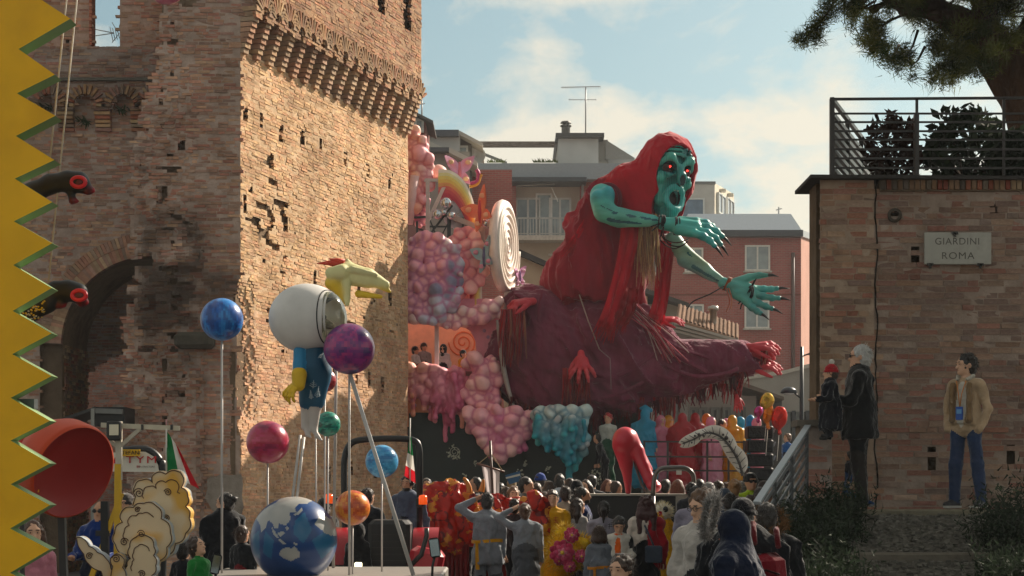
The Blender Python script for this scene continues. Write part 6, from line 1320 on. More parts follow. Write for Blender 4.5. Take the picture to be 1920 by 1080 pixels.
# ---------------------------------------------------------------- planets float
PY0 = 20.0; ps = PY0 / FPX; DK = .73
deck = empty('trailer_deck', (px_x(610, PY0), PY0, 0), 'low flat trailer deck carrying the planets and the globe', 'trailer')
g = G(); g.bev((px_x(610, PY0), 20.2, DK - .09), (2.6, 2.9, .18), .02, col='#8f8a84'); g.build('platform', METAL, deck)
for x in (-.8, .8):
    for y in (19.3, 21.0): g = G(); g.lathe([(.08, -.1), (.3, -.1), (.33, -.06), (.33, .06), (.3, .1), (.08, .1)], (px_x(610, PY0) + x, y, .33), 20, col='#1a1a1a', rot=(0, 90, 0)); g.build('wheel', RUBBER, deck)
g = G(); g.bar((px_x(610, PY0) - 1.1, 20.2, .5), (px_x(610, PY0) + 1.1, 20.2, .5), .2, col='#2a2a2c'); g.build('chassis', METAL, deck)
def swirl_ball(g, c, r, cols, seed, st=(1, 1, 3.2), n=40, tilt=15):
    th = np.linspace(0, np.pi, n // 2 + 1); ph = np.linspace(0, 2 * np.pi, n, endpoint=False); g.ball(c, r, n, n // 2)
    v = g.v[-1]; f = g.f[-1]; fc = ((v[f[0] - (g.n - len(v))].mean(1)) - c) / r; q = fc @ rotm((tilt, tilt * .7, 0)).T
    w = fbm(q * np.array(st) * 1.1 + fbm(q * 1.7, seed + 3, 2)[:, None] * 1.6, seed, 4); w = np.clip((w - .3) / .4, 0, 1) * (len(cols) - 1); i = np.clip(w.astype(int), 0, len(cols) - 2); C_ = np.array([hx(k) for k in cols]); col = C_[i] + (C_[i + 1] - C_[i]) * (w - i)[:, None]
    g.f[-1] = (f[0], f[1], col, True)
GLOSS = mat('planet gloss', .3, .05, 6, .06, 25, spec=.5, coat=.25, bdist=.006)
def planet(label, x, y, r, Y, cols, seed, poles, st=(1, 1, 3.2), tilt=15):
    s = Y / FPX; c = P(x, y, Y); t = empty('planet_ball', (c[0], c[1], DK), label, 'planet', 'planet balls on poles')
    g = G(); swirl_ball(g, c, r * s, cols, seed, st, 56, tilt); g.build('ball', GLOSS, t)
    for b_, w in poles: g = G(); g.tube([c - [0, 0, r * s * .95] if b_ is None else c - [0, 0, r * s * .9], (c[0], c[1], DK) if b_ is None else b_], w, 8, col='#b7b2ae'); g.build('pole', METAL, t)
planet('deep blue marbled planet ball, leftmost on its tall pole', 416, 599, 40, 20.0, ['0d3f86', '1560b4', '2a86cf', '1255a0'], 3, [(None, .013)], (3, 3, .9), 5)
planet('purple and magenta planet ball overlapping the white helmet', 655, 654, 48, 19.6, ['4a2468', '7a2a78', 'a83274', '6a2a70', '9a3480'], 5, [(None, .013), (P(775, 1078, 19.0), .022)])
planet('crimson pink planet ball left of the hanging feet', 502, 829, 40, 20.2, ['8a2448', 'b02a58', 'a8243e', 'c23a66'], 9, [(None, .01)])
planet('small teal green planet ball right of the hanging feet', 615, 795, 23.5, 20.6, ['0d4a45', '1a7a68', '2f9a80', '125a50'], 13, [(None, .01)], (1, 1, 5), 25)
planet('light blue planet ball in front of the roll bar', 716, 865, 31, 20.4, ['1462a0', '2a8ac4', '56aede', '1c74b0'], 17, [(None, .01)], (1, 1, 4), 20)
planet('dark red planet ball half hidden behind the hanging legs', 609, 713, 22, 20.9, ['8a1f28', 'a8303a', '7a1a22', 'b8444a'], 21, [(None, .01)])
planet('orange fiery planet ball above the tractor headlamp', 661, 952, 33, 19.8, ['b8421a', 'd8682a', 'e89a3a', 'c8501e'], 25, [(None, .01)], (2.2, 2.2, 2.2))
# earth globe
gl_ = empty('earth_globe', (px_x(551, 19.6), 19.6, DK), 'large painted earth globe with white Asia and Australia standing on the trailer deck', 'globe')
z5 = lambda x, y: ((x - 711) / 270, (865 - y) / 270)
LAND = [[(455, 745), (520, 690), (560, 660), (600, 640), (640, 605), (720, 592), (800, 600), (830, 618), (808, 640), (762, 638), (738, 668), (755, 690), (708, 690), (722, 730), (690, 772), (650, 758), (640, 792), (618, 785), (606, 758), (580, 738), (560, 790), (536, 812), (522, 768), (490, 735)],
        [(736, 702), (760, 690), (778, 662), (788, 672), (778, 694), (745, 712)], [(602, 770), (616, 800), (650, 842), (640, 850), (608, 812)], [(645, 818), (670, 808), (690, 815), (668, 838), (650, 836)], [(655, 848), (690, 880), (680, 886), (650, 860)], [(736, 868), (768, 880), (765, 892), (740, 884)], [(695, 770), (712, 790), (700, 800), (690, 784)],
        [(652, 948), (664, 916), (700, 902), (728, 910), (744, 893), (778, 932), (770, 968), (722, 990), (672, 970)], [(860, 760), (900, 700), (980, 760), (1000, 850), (920, 820)]]
SEA = [[(745, 740), (800, 690), (850, 800), (800, 880), (740, 820)], [(470, 840), (520, 800), (525, 980), (470, 950)], [(850, 860), (960, 780), (985, 900), (900, 980)], [(560, 800), (620, 860), (600, 980), (545, 940)]]
def inpoly(x, y, pg):
    pg = np.array(pg); c = np.zeros(len(x), bool); j = len(pg) - 1
    for i in range(len(pg)):
        (a, b), (d, e) = pg[i], pg[j]; k = ((b > y) != (e > y)); c ^= k & (x < (d - a) * (y - b) / ((e - b) if e != b else 1e-9) + a); j = i
    return c
g = G(); c = P(551, 1012, 19.6); r = 81 * 19.6 / FPX; g.ball(c, r, 220, 130); v = g.v[-1]; f = g.f[-1]; q = (v[f[0]].mean(1) - c) / r; col = np.tile(hx('0e3d78'), (len(q), 1)) * (.85 + .3 * fbm(q * 3, 2, 3))[:, None]; fr = q[:, 1] < .05
for pg in SEA: z = [z5(*k) for k in pg]; m_ = fr & inpoly(q[:, 0], q[:, 2], z); col[m_] = hx('17608a')
for pg in LAND: z = [z5(*k) for k in pg]; m_ = fr & inpoly(q[:, 0] + .012 * (vnoise(q * 14, 1) - .5) * 2, q[:, 2] + .012 * (vnoise(q * 14, 7) - .5) * 2, z); col[m_] = hx('a3a3a0')
bk = (~fr) & (fbm(q * 1.8, 44, 4) > .54); col[bk] = hx('a3a3a0'); g.f[-1] = (f[0], 0, col, True); g.build('ball', GLOSS, gl_)
g = G(); g.lathe([(.18, 0), (.2, .0), (.14, .06), (.12, .1)], (c[0], c[1], DK), 20, col='#4a4a4c'); g.build('stand', METAL, gl_)
# the child astronaut
AY_ = 19.9; as_ = AY_ / FPX; A = lambda x, y, d=0.0: P(x, y, AY_ + d)
astro = empty('astronaut_figure', (px_x(577, AY_), AY_, DK), 'hanging astronaut figure with huge white helmet, patterned suit and yellow gloves', 'figure')
b = Blob(.04); vx = unit([.9, -.42, 0]); b.ell(A(576, 597), np.array([72, 66, 65]) * as_, col='#d2cfcb'); oc = A(576, 600) + vx * 62 * as_; b.ell(oc, (36 * as_,) * 2 + (50 * as_,), col='#d2cfcb', op='-', k=.02)
g = G(); b.into(g, .016); hm = g.build('helmet', SATIN, astro)
Mv = np.stack([np.cross([0, 0, 1.], vx), [0, 0, 1.], vx], 1); g = G(); th = np.linspace(0, 2 * np.pi, 48)
def onhel(th, ww, hh): 
    d = np.stack([np.full_like(th, 1.0), ww * np.cos(th), hh * np.sin(th)], 1); D = d[:, :1] * vx + d[:, 1:2] * Mv[:, 0] + d[:, 2:] * np.array([0, 0, 1.]); D /= np.linalg.norm(D / (np.array([72, 66, 65]) * as_), axis=1, keepdims=True); return A(576, 597) + D * 1.004
g.tube(onhel(th, .95, 1.15), .007, 6, col='#25262a', cap=False); g.build('seam', RUBBER, hm)
g = G(); g.tube(onhel(th, .62, .86), .014, 8, col='#c9c6c2', cap=False); g.build('rim', SATIN, hm)
g = G(); th2, ph = np.linspace(0, np.pi * .5, 10), np.linspace(0, 2 * np.pi, 33); a = np.array([[A(576, 598) + vx * 44 * as_ + (vx * math.cos(t) * 34 + Mv[:, 0] * math.sin(t) * math.cos(p_) * 40 + np.array([0, 0, math.sin(t) * math.sin(p_) * 50.])) * as_ for p_ in ph] for t in th2]); g.sheet(a, 0, '#efeecb'); g.build('visor', mat('visor acrylic', .04, 0, 3, 0, spec=.6, trans=.96, coat=.4), hm)
b = Blob(.02); f0 = A(590, 604); b.ell(f0, np.array([20, 22, 30]) * as_, col='#8f8c88'); b.cap(f0 + vx * 16 * as_, f0 + vx * 30 * as_ - [0, 0, .03], .05, .03, col='#8f8c88')
for i in range(7): b.cap(f0 + [0, 0, .1], f0 + np.array([.05 * (i - 2), -.05, .22 + .02 * (i % 3)]), .035, .006, col='#6a6866', k=.01)
g = G(); b.into(g, .012); fo = g.build('face', PAPER, astro); g = G(); g.ball(f0 + vx * 21 * as_ + [0, -.06, .04], .024, 10, 8, col='#23232a'); g.build('eye', PAINT, fo)
SU, SU2 = '#1a5270', '#2680ae'; b = Blob(.03)
b.chain([A(586, 652), A(588, 690), A(590, 706)], [.165, .19, .175], col=SU); b.cap(A(580, 700, .03), A(578, 752, 0), .12, .1, col=SU); b.cap(A(600, 700, -.03), A(592, 752, -.02), .125, .1, col=SU); b.cap(A(600, 664, -.02), A(597, 710, -.03), .08, .08, col=SU)
b.chain([A(563, 660, -.12), A(562, 684, -.16), A(560, 706, -.2)], [.075, .07, .065], col=SU2); b.cap(A(576, 750, .02), A(572, 800, .0), .075, .042, col='#bdb4ae'); b.cap(A(592, 750, -.03), A(588, 803, -.03), .075, .044, col='#bdb4ae'); b.cap(A(572, 800, 0), A(577, 814, -.06), .034, .022, col='#bdb4ae'); b.cap(A(577, 814, -.06), A(583, 820, -.09), .024, .012, col='#bdb4ae'); b.cap(A(588, 803, -.03), A(595, 818, -.09), .035, .022, col='#bdb4ae'); b.cap(A(595, 818, -.09), A(603, 825, -.12), .024, .012, col='#bdb4ae')
g = G(); b.into(g, .011); bd = g.build('body', SATIN, astro)
for i, (x, y, a0, L_) in enumerate(((570, 664, 70, 17), (584, 676, 75, 20), (592, 690, 60, 22), (588, 715, 85, 22), (596, 735, 80, 18), (583, 740, 95, 14), (565, 690, 80, 12), (600, 668, 40, 14))):   # white ferns painted on the suit
    g = G(); dr = np.array([math.cos(R(a0)), -math.sin(R(a0))]); dd = -.185 if x > 568 else -.245
    for t in np.linspace(0, 1, 7):
        q = np.array([x, y]) + dr * L_ * (t - .5)
        for s in (-1, 1): e = q + (dr * .5 + s * np.array([-dr[1], dr[0]])) * L_ * .28 * (1.1 - t); g.tube([A(*q, dd + .02), A(*e, dd + .035)], .0035, 4, col='#a8b8c0')
    g.tube([A(*(np.array([x, y]) - dr * L_ * .6), dd + .02), A(*(np.array([x, y]) + dr * L_ * .6), dd + .02)], .004, 4, col='#a8b8c0'); g.build('fern_print', SATIN, bd)
b = Blob(.015); b.cap(A(561, 702, -.2), A(560, 722, -.22), .085, .07, col='#d9b01c')
g = G(); b.into(g, .012); g.build('glove_cuff', SATIN, astro); make_hand('glove', A(558, 718, -.22), (-.6, -.3, -.75), (-.5, -.8, .3), .3, '#d9b01c', astro, (20, 35, 30), 16, -1, h=.01, mats=SATIN); pass
for a, b_ in (((563, 816), (548, 938)), ((570, 820), (556, 938))): g = G(); g.tube([A(*a, .05), P(*b_, 19.7)], .016, 8, col='#b7b2ae'); g.build('support_rod', METAL, astro)
g = G(); g.tube([A(592, 818, .1), (A(592, 818)[0], AY_ + .1, DK)], .01, 6, col='#b7b2ae'); g.build('support_rod', METAL, astro)
# pale yellow beast head behind the helmet
KY = 21.3; K = lambda x, y, d=0.0: P(x, y, KY + d); ks = KY / FPX
beast = empty('beast_head', (px_x(650, KY), KY, DK), 'pale yellow horned beast head floating behind the white helmet', 'figure')
CR, CY_ = '#ccc890', '#cfae2c'; b = Blob(.022)
b.cap(K(648, 512), K(690, 522), 22 * ks, 18 * ks, col=CR); b.cap(K(690, 520), K(722, 534), 17 * ks, 9 * ks, col=CR); b.cap(K(672, 551, -.03), K(714, 556, -.03), 7 * ks, 4 * ks, col=CY_); b.cap(K(718, 538), K(731, 546), 6 * ks, 3.5 * ks, col=CY_)
b.cap(K(640, 510, -.12), K(622, 512, -.15), 15 * ks, 12 * ks, col=CR); b.cap(K(622, 530, -.1), K(640, 545, -.05), 13 * ks, 12 * ks, col=CY_); b.cap(K(650, 530, -.1), K(651, 570, -.08), 9 * ks, 5 * ks, col=CR); b.cap(K(640, 550), K(628, 575), 16 * ks, 13 * ks, col=CY_); b.cap(K(655, 500), K(650, 488), 9 * ks, 4 * ks, col=CR); b.cap(K(660, 505, -.15), K(705, 515, -.1), 7 * ks, 4 * ks, col='#bdb888'); b.ell(K(634, 524, -.24), (.045, .03, .03), col='#6b5a1c', op='p')
g = G(); b.into(g, .016, soft=.015, disp=jitter(.006, 9)); g.build('skull', PAPER, beast)
for pts in (((640, 497), (618, 493), (594, 494)), ((645, 493), (632, 489), (616, 485))): g = G(); g.tube([K(*q, -.05) for q in pts], [.045, .032, .005], 8, col='#c2402c'); g.build('horn', PAPER, beast)
g = G(); g.tube([K(632, 570), (px_x(625, KY), KY, DK)], .018, 8, col='#9a9590'); g.build('pole', METAL, beast)
# pink ball at the top edge
g = G(); g.ball(P(312, -28, 19.5), 36 * 19.5 / FPX, 30, 18, col='#c9607e'); g.tube([P(312, 8, 19.5), P(312, 3, 19.5)], .01, 6, col='#b7b2ae')
tag(g.build('pink_ball', GLOSS), 'pink ball just entering at the top edge above the gate wall', 'ball')
# ================================================================ tractor, stage, shoe, feather and other street things
TY2 = 23.0; T_ = lambda x, y, d=0.0: P(x, y, TY2 + d)
tra = empty('tractor', (px_x(730, TY2), TY2, 0), 'red tractor with black roll bar and orange beacons behind the planets', 'tractor')
g = G(); g.tube([(px_x(647, TY2), TY2, .6)] + [T_(x, y) for x, y in smooth([(647, 990), (645, 880), (650, 845), (664, 828), (700, 823), (760, 823), (782, 830), (787, 850)], 30)] + [(px_x(787, TY2), TY2, .6)], .042, 10, col='#15171a'); g.build('roll_bar', METAL, tra)
g = G(); g.bev((px_x(736, TY2), TY2 - .35, .82), (.52, .7, .9), .05, col='#1a1b1d'); hd2 = g.build('bonnet', SATIN, tra)
for i in range(7): g = G(); g.box((px_x(736, TY2), TY2 - .705, .6 + i * .08), (.42, .02, .03), col='#0c0c0d'); g.build('grille_bar', METAL, hd2)
g = G(); g.bev((px_x(736, TY2), TY2 - .1, .62), (1.0, 1.1, .3), .04, col='#232427'); g.build('chassis', METAL, tra)
for x in (654, 800):
    g = G(); a = np.linspace(R(10), R(170), 12); arc = np.array([[px_x(x, TY2) + dx, TY2 + .5 * math.cos(t), .62 + .52 * math.sin(t)] for dx in (-.16,) for t in a]); q = np.stack([arc, arc + [.32, 0, 0]], 0); g.sheet(q, 0, '#a31f2a', True, th=.03); g.build('fender', PAINT, tra)
    g = G(); g.lathe([(.12, -.13), (.42, -.13), (.47, -.08), (.47, .08), (.42, .13), (.12, .13)], (px_x(x, TY2), TY2, .5), 28, col='#161616', rot=(0, 90, 0)); w_ = g.build('wheel', RUBBER, tra)
    g = G(); g.lathe([(0, -.14), (.14, -.135), (.14, .135), (0, .14)], (px_x(x, TY2), TY2, .5), 16, col='#b8b4a8', rot=(0, 90, 0)); g.build('hub', METAL, w_)
g = G(); g.bev(T_(800, 1050, -.5), (.42, .6, .3), .06, (0, 12, 0), col='#a81e2c'); g.build('mudguard', PAINT, tra)
for x, y in ((617, 936), (793, 938)):
    g = G(); g.lathe([(0, -.0), (.055, 0), (.055, .085), (.045, .115), (0, .125)], T_(x, y + 8, -.2), 14, col='#e0521a'); bo = g.build('beacon', mat('amber lens', .15, 0, 3, 0, emit=.5, coat=.3), tra); g = G(); g.bev(T_(x + 10 if x < 700 else x - 6, y + 4, -.17), (.1, .07, .13), .02, col='#161618'); g.build('beacon_bracket', METAL, bo)
g = G(); g.bev(T_(672, 1059, -.9), (.09, .05, .06), .01, col='#fff3c4'); g.build('headlamp', LAMP, tra)
g = G(); g.ball(T_(667, 985, -.3), (.05, .04, .1), 10, 8, (0), '#d8d4cc', rot=(0, -25, 0)); g.build('side_mirror', METAL, tra)
g = G(); g.tube([T_(x, y, -.8) for x, y in ((770, 1060), (790, 1040), (800, 1005), (800, 990))], .03, 8, col='#2a2a2c'); g.build('exhaust', METAL, tra)
for lab, x, y, w, h, par in (('round cornered wing mirror right of the tractor', 815, 1027, 16, 34, 1), ('blue reflecting wing mirror under the tall blue planet', 405, 1058, 14, 36, 0)):
    Y = 19 if par else 17.5; t = empty('wing_mirror', (px_x(x, Y), Y, 0), lab, 'mirror'); s = Y / FPX
    g = G(); g.bev(P(x, y, Y), (w * 1.25 * s, .05, h * 1.1 * s), .02, (0, -8 if par else 12, 0), col='#1a1a1c'); hs = g.build('housing', RUBBER, t); g = G(); g.box(P(x, y, Y - .03), (w * s, .01, h * .92 * s), (0, -8 if par else 12, 0), col='#a8c0cc'); g.build('glass', MATS['mirror'], hs)
    g = G(); g.tube([P(x, y + h / 2, Y), P(x - 4, y + h, Y), (px_x(x - 10, Y), Y, .02)], .015, 6, col='#1a1a1c'); g.build('arm', METAL, t)
# stage block with the shoe
SHY = 31.0; H_ = lambda x, y, d=0.0: P(x, y, SHY + d); hs_ = SHY / FPX
zt = px_z(926, SHY); blk = empty('stage_block', (px_x(1175, SHY), SHY, 0), 'long black stage block with pale top carrying the red shoe', 'stage')
g = G(); g.box((px_x(1172, SHY), SHY + .6, zt / 2 - .02), (2.0, 1.6, zt - .04), col='#17181b'); g.build('body', SATIN, blk); g = G(); g.box((px_x(1172, SHY), SHY + .6, zt - .015), (2.1, 1.7, .03), col='#a29b90'); g.build('top', SATIN, blk); g = G(); g.box((px_x(1278, SHY), SHY - .215, zt / 2), (.24, .02, zt - .06), col='#a8a398'); g.build('pale_panel', CLOTH, blk)
shoe = empty('giant_shoe', (px_x(1190, SHY), SHY + .2, zt), 'giant glossy red high heel shoe standing on the stage block', 'shoe')
b = Blob(.06); RS = '#c01e34'; b.ell(H_(1172, 827, .2), np.array([24, 30, 27]) * hs_, col=RS); b.chain([H_(1168, 836, .2), H_(1174, 872, .2), H_(1177, 900, .2), H_(1178, 922, .2)], [20 * hs_, 12.5 * hs_, 7.5 * hs_, 5.5 * hs_], col=RS, k=.03); b.chain([H_(1178, 824, .2), H_(1194, 846, .14), H_(1206, 874, .08), H_(1217, 898, .03), H_(1228, 913, .0)], [20 * hs_, 14 * hs_, 11.5 * hs_, 11 * hs_, 10 * hs_], col=RS, k=.03); b.ell(H_(1226, 912, .0), np.array([13, 18, 9]) * hs_, col=RS); b.cap(H_(1184, 820, .4), H_(1216, 880, .35), 10 * hs_, 8 * hs_, col=RS)
g = G(); b.into(g, .018); g.build('upper', PAINT, shoe); g = G(); a = np.array([H_(1190, 862, .12), H_(1205, 908, .06), H_(1214, 922, .04)]); g.sheet(np.stack([a + [0, -.08, 0], a + [0, .3, 0]], 1), 0, '#3a1218', True, .02); g.build('sole', RUBBER, shoe)
g = G(); g.tube([H_(x, y, -.5) for x, y in smooth([(1224, 930), (1228, 892), (1240, 879), (1262, 877), (1285, 878), (1298, 888), (1301, 905), (1301, 930)], 30)] + [(px_x(1301, SHY), SHY - .5, .02)], .04, 8, col='#6a6664'); g.tube([(px_x(1224, SHY), SHY - .5, .02), H_(1224, 930, -.5)], .04, 8, col='#6a6664'); tag(g.build('tube_hoop', STEEL), 'bent steel tube hoop right of the giant red shoe', 'hoop')
g = G(); g.box(H_(1273, 886, -.56), (.09, .01, .07), col='#d8d4cc'); tag(g.build('paper_note', CLOTH), 'little white paper stuck on the steel hoop', 'paper')
# feather
fe = empty('giant_feather', P(1393, 890, 37), 'giant white feather with black spots arching over the stage railing', 'feather')
ra = smooth([(1280, 832), (1300, 824), (1325, 812), (1350, 818), (1372, 842), (1386, 868), (1393, 892)], 44); tg = np.gradient(ra, axis=0); tg /= np.linalg.norm(tg, axis=1, keepdims=True); nn = np.stack([tg[:, 1], -tg[:, 0]], 1)
for s in (-1, 1):
    segs = [(0, 18), (13, 34), (28, 43)] if s > 0 else [(0, 14), (9, 28), (22, 43)]
    for a, b_ in segs:
        i = np.arange(a, b_ + 1); t = (i - a) / (b_ - a); w = (17 if s > 0 else 15) * np.sin(np.pi * np.clip(t * .94 + .05, 0, 1)) ** .7 * (1.0 if a > 10 else .7)
        q = np.array([[P(*(ra[j] + nn[j] * s * ww * u - tg[j] * 6 * u), 37 - .12 * u * (1 - u) - .05 * math.sin(j * .3)) for u in np.linspace(0, 1, 6)] for j, ww in zip(i, w)]); g = G(); g.sheet(q if s < 0 else q[:, ::-1], 0, '#cfcac0', True, .015); v_ = g.build('vane', PAPER, fe)
        for j in range(a + 2, b_, 3): g = G(); g.tube([P(*(ra[j] + nn[j] * s * 1), 36.9), P(*(ra[j] + nn[j] * s * w[j - a] * .85 - tg[j] * 6), 36.86)], .008, 4, col='#3c3a3a'); g.build('barb_line', PAPER, v_)
g = G(); g.tube([P(*q, 36.92) for q in ra], np.linspace(.015, .035, 44), 6, col='#4a4746'); g.build('quill', PAPER, fe)
for x, y, r in ((1311, 815, 3.4), (1303, 817, 2.2), (1319, 817, 2.2), (1362, 821, 4), (1356, 815, 2.4), (1368, 828, 2.2), (1328, 829, 2), (1334, 825, 1.8), (1297, 830, 1.8)): g = G(); g.ball(P(x, y, 36.84), (r * 37 / FPX, .02, r * 37 / FPX), 10, 6, col='#2a2626'); g.build('spot', PAPER, fe)
# stage railing in front of the costumed dancers
fr_ = empty('stage_railing', (px_x(1300, 40), 40, 0), 'thin dark railing with three bars in front of the costumed dancers', 'railing')
for y in (828, 856, 882): g = G(); g.bar(P(1206, y, 40), P(1396, y + 1, 40), .035, col='#2b2426'); g.build('rail', METAL, fr_)
for x in (1208, 1252, 1326, 1366, 1395): g = G(); g.bar(P(x, 826, 40), (px_x(x, 40), 40, .2), .045, col='#2b2426'); g.build('post', METAL, fr_)
# loudspeaker tower
for k in range(4):
    t = empty('loudspeaker', P(1423, 823 + k * 26, 40.5), ['top', 'second', 'third', 'lowest'][k] + ' black loudspeaker of the stack at the right end of the stage', 'loudspeaker', 'stacked loudspeakers'); c = P(1423, 811 + k * 26, 40.5)
    g = G(); g.bev(c, (.58, .6, .28), .03, col='#16171a'); g.build('cabinet', SATIN, t); g = G(); g.box(c + [-.02, -.31, 0], (.46, .02, .2), col='#232427'); g.build('grille', CLOTH, t); g = G(); g.bar(c + [.3, -.2, .0], c + [.34, -.2, .1], .03, col='#8d8f92'); g.build('rigging_bar', STEEL, t)
g = G(); g.box(P(1420, 905, 40.5) + [0, 0, -.6], (.9, .8, 1.3), col='#131416'); tag(g.build('speaker_plinth', SATIN), 'black plinth under the stack of loudspeakers', 'plinth')
for x, y, L_ in ((1462, 830, 22), (1462, 858, 22), (1462, 884, 22)): pass
# foil balloons
for lab, x, y, rx, ry, col in (('round golden foil balloon above the loudspeakers', 1438, 752, 14, 16, '#c79a3a'), ('shiny red foil balloon right of the golden one', 1461, 783, 15, 22, '#c2281c'), ('magenta foil balloon behind the golden one', 1422, 772, 9, 10, '#b03878'), ('orange curved foil balloon under the golden one', 1440, 775, 9, 20, '#c86a18')):
    Y = 40 + .3 * ('magenta' in lab); s = Y / FPX; b = Blob(.05); c = P(x, y, Y); b.ell(c, np.array([rx, rx * .6, ry]) * s, col=col, rot=(0, 12, 0)); b.cap(c - [0, 0, ry * s], c - [0, 0, ry * s + .08], .03, .05, col=col)
    g = G(); b.into(g, .014, disp=jitter(.016, 8)); t = empty('foil_balloon', c - [0, 0, ry * s], lab, 'balloon', 'foil balloons'); g.build('balloon', FOIL, t); g = G(); g.tube([c - [0, 0, ry * s + .05], c - [.05, 0, ry * s + .7]], .006, 4, col='#d8d0c8'); g.build('string', CLOTH, t)
# banner on a pole and blue card
bn = empty('banner', P(925, 935, 29), 'white banner hung from a brown cross pole above the red costumes', 'banner'); B_ = lambda x, y, d=0.0: P(x, y, 29 + d)
g = G(); g.tube([B_(927, 1000), B_(919, 826)], .022, 8, col='#4a2a20'); g.build('pole', METAL, bn); g = G(); g.tube([B_(894, 869), B_(946, 885)], .018, 8, col='#6a4030'); g.build('cross_pole', METAL, bn)
for e in ((897, 870), (943, 884)): g = G(); g.tube([B_(921, 850), B_(*e)], .007, 5, col='#b8a078'); g.build('cord', CLOTH, bn)
A, B, C_, D = (903, 873), (937, 884), (936, 931), (912, 924); q = np.array([[B_(*((1 - v) * ((1 - u) * np.array(A) + u * np.array(B)) + v * ((1 - u) * np.array(D) + u * np.array(C_))), .03 * math.sin(u * 14)) for v in np.linspace(0, 1, 8)] for u in np.linspace(0, 1, 15)]); g = G(); g.sheet(q, 0, '#cfc4c4'); g.build('banner_cloth', FLAG, bn)
g = G(); g.prism([P(*q, 33) for q in ((947, 891), (975, 883), (977, 902), (955, 908))], [0, .01, 0], col='#2f5f88'); g.prism([P(*q, 32.98) for q in ((948, 895), (975, 888), (975, 892), (949, 898))], [0, .005, 0], col='#cfcabc'); tag(g.build('blue_placard', SATIN), 'blue placard with a cream stripe held above the crowd', 'placard')
# red and gold dragon costumes
def scaly(cols, sc, seed):
    def f(g, v0):
        fcs, m_, c, s = g.f[-1]; v = np.concatenate(g.v)[fcs].mean(1); n = fbm(v * sc, seed, 3); k = vnoise(np.stack([v[:, 0] * 9 + v[:, 2] * 5, v[:, 1] * 6, v[:, 2] * 13 - v[:, 0] * 4], 1), seed); n2 = np.abs(vnoise(v * 7, seed + 4) - .5); i = np.where((k > .6) & (n > .42), 1, np.where(n2 < .035, 2, 0)); g.f[-1] = (fcs, m_, np.array([hx(q) for q in cols])[i] * (.7 + .6 * vnoise(v * 20, 3))[:, None], s)
    return f
def costume(label, blobs, Y, seed, skirt):
    t = empty('dragon_costume', (px_x(blobs[0][0], Y), Y, 0), label, 'costume', 'red dragon dance costumes'); b = Blob(.12); s = Y / FPX
    for x, y, rx, ry in blobs: b.ell(P(x, y, Y + RNG.normal(0, .06)), np.array([rx, min(rx, ry) * .9, ry]) * s, col='#a01812')
    g = G(); b.into(g, .015, disp=lambda v: folds(.12, 4.2, (.3, 0, -.9), seed, .06)(v)); scaly(['b8240f', 'd8962a', '6a1010'], (5, 5, 7), seed)(g, None); g.build('body', SHINY, t)
    for x0, x1, y0 in skirt:
        u = np.linspace(0, 1, 40); q = np.array([[[px_x(lerp(x0, x1, a), Y), Y - .1 + .08 * math.sin(a * 60) * k, lerp(px_z(y0, Y), .12, k)] for k in (0, .3, .6, 1)] for a in u]); g = G(); g.sheet(q, 0, '#8c1018', True, .01); g.build('skirt', SHINY, t)
    return t
d1 = costume('red and gold dragon dance costume behind the grey robed man', [(820, 955, 34, 42), (850, 945, 30, 40), (800, 985, 30, 40), (835, 1000, 38, 40), (870, 960, 26, 36), (860, 935, 20, 16)], 25.5, 3, [(800, 880, 1000)])
d2 = costume('red and gold dragon dance costume between the two grey robes', [(948, 985, 34, 40), (930, 965, 22, 30), (968, 965, 20, 28), (940, 1020, 36, 36), (895, 985, 22, 40)], 26.5, 8, [(890, 990, 1020)])
d3 = costume('small red and gold dragon hood beside the yellow sweatshirt', [(1004, 948, 19, 18), (1014, 968, 14, 20), (1022, 985, 9, 14), (1008, 985, 14, 20)], 24.8, 12, [])
for pts, pr in (([(868, 897), (873, 900), (879, 912), (880, 924)], d1), ([(906, 899), (905, 910), (902, 922)], d1)): g = G(); g.tube([P(*q, 25.2) for q in smooth(pts, 12)], np.linspace(.018, .045, 12), 8, col='#c8741c'); g.build('horn', PAINT, pr)
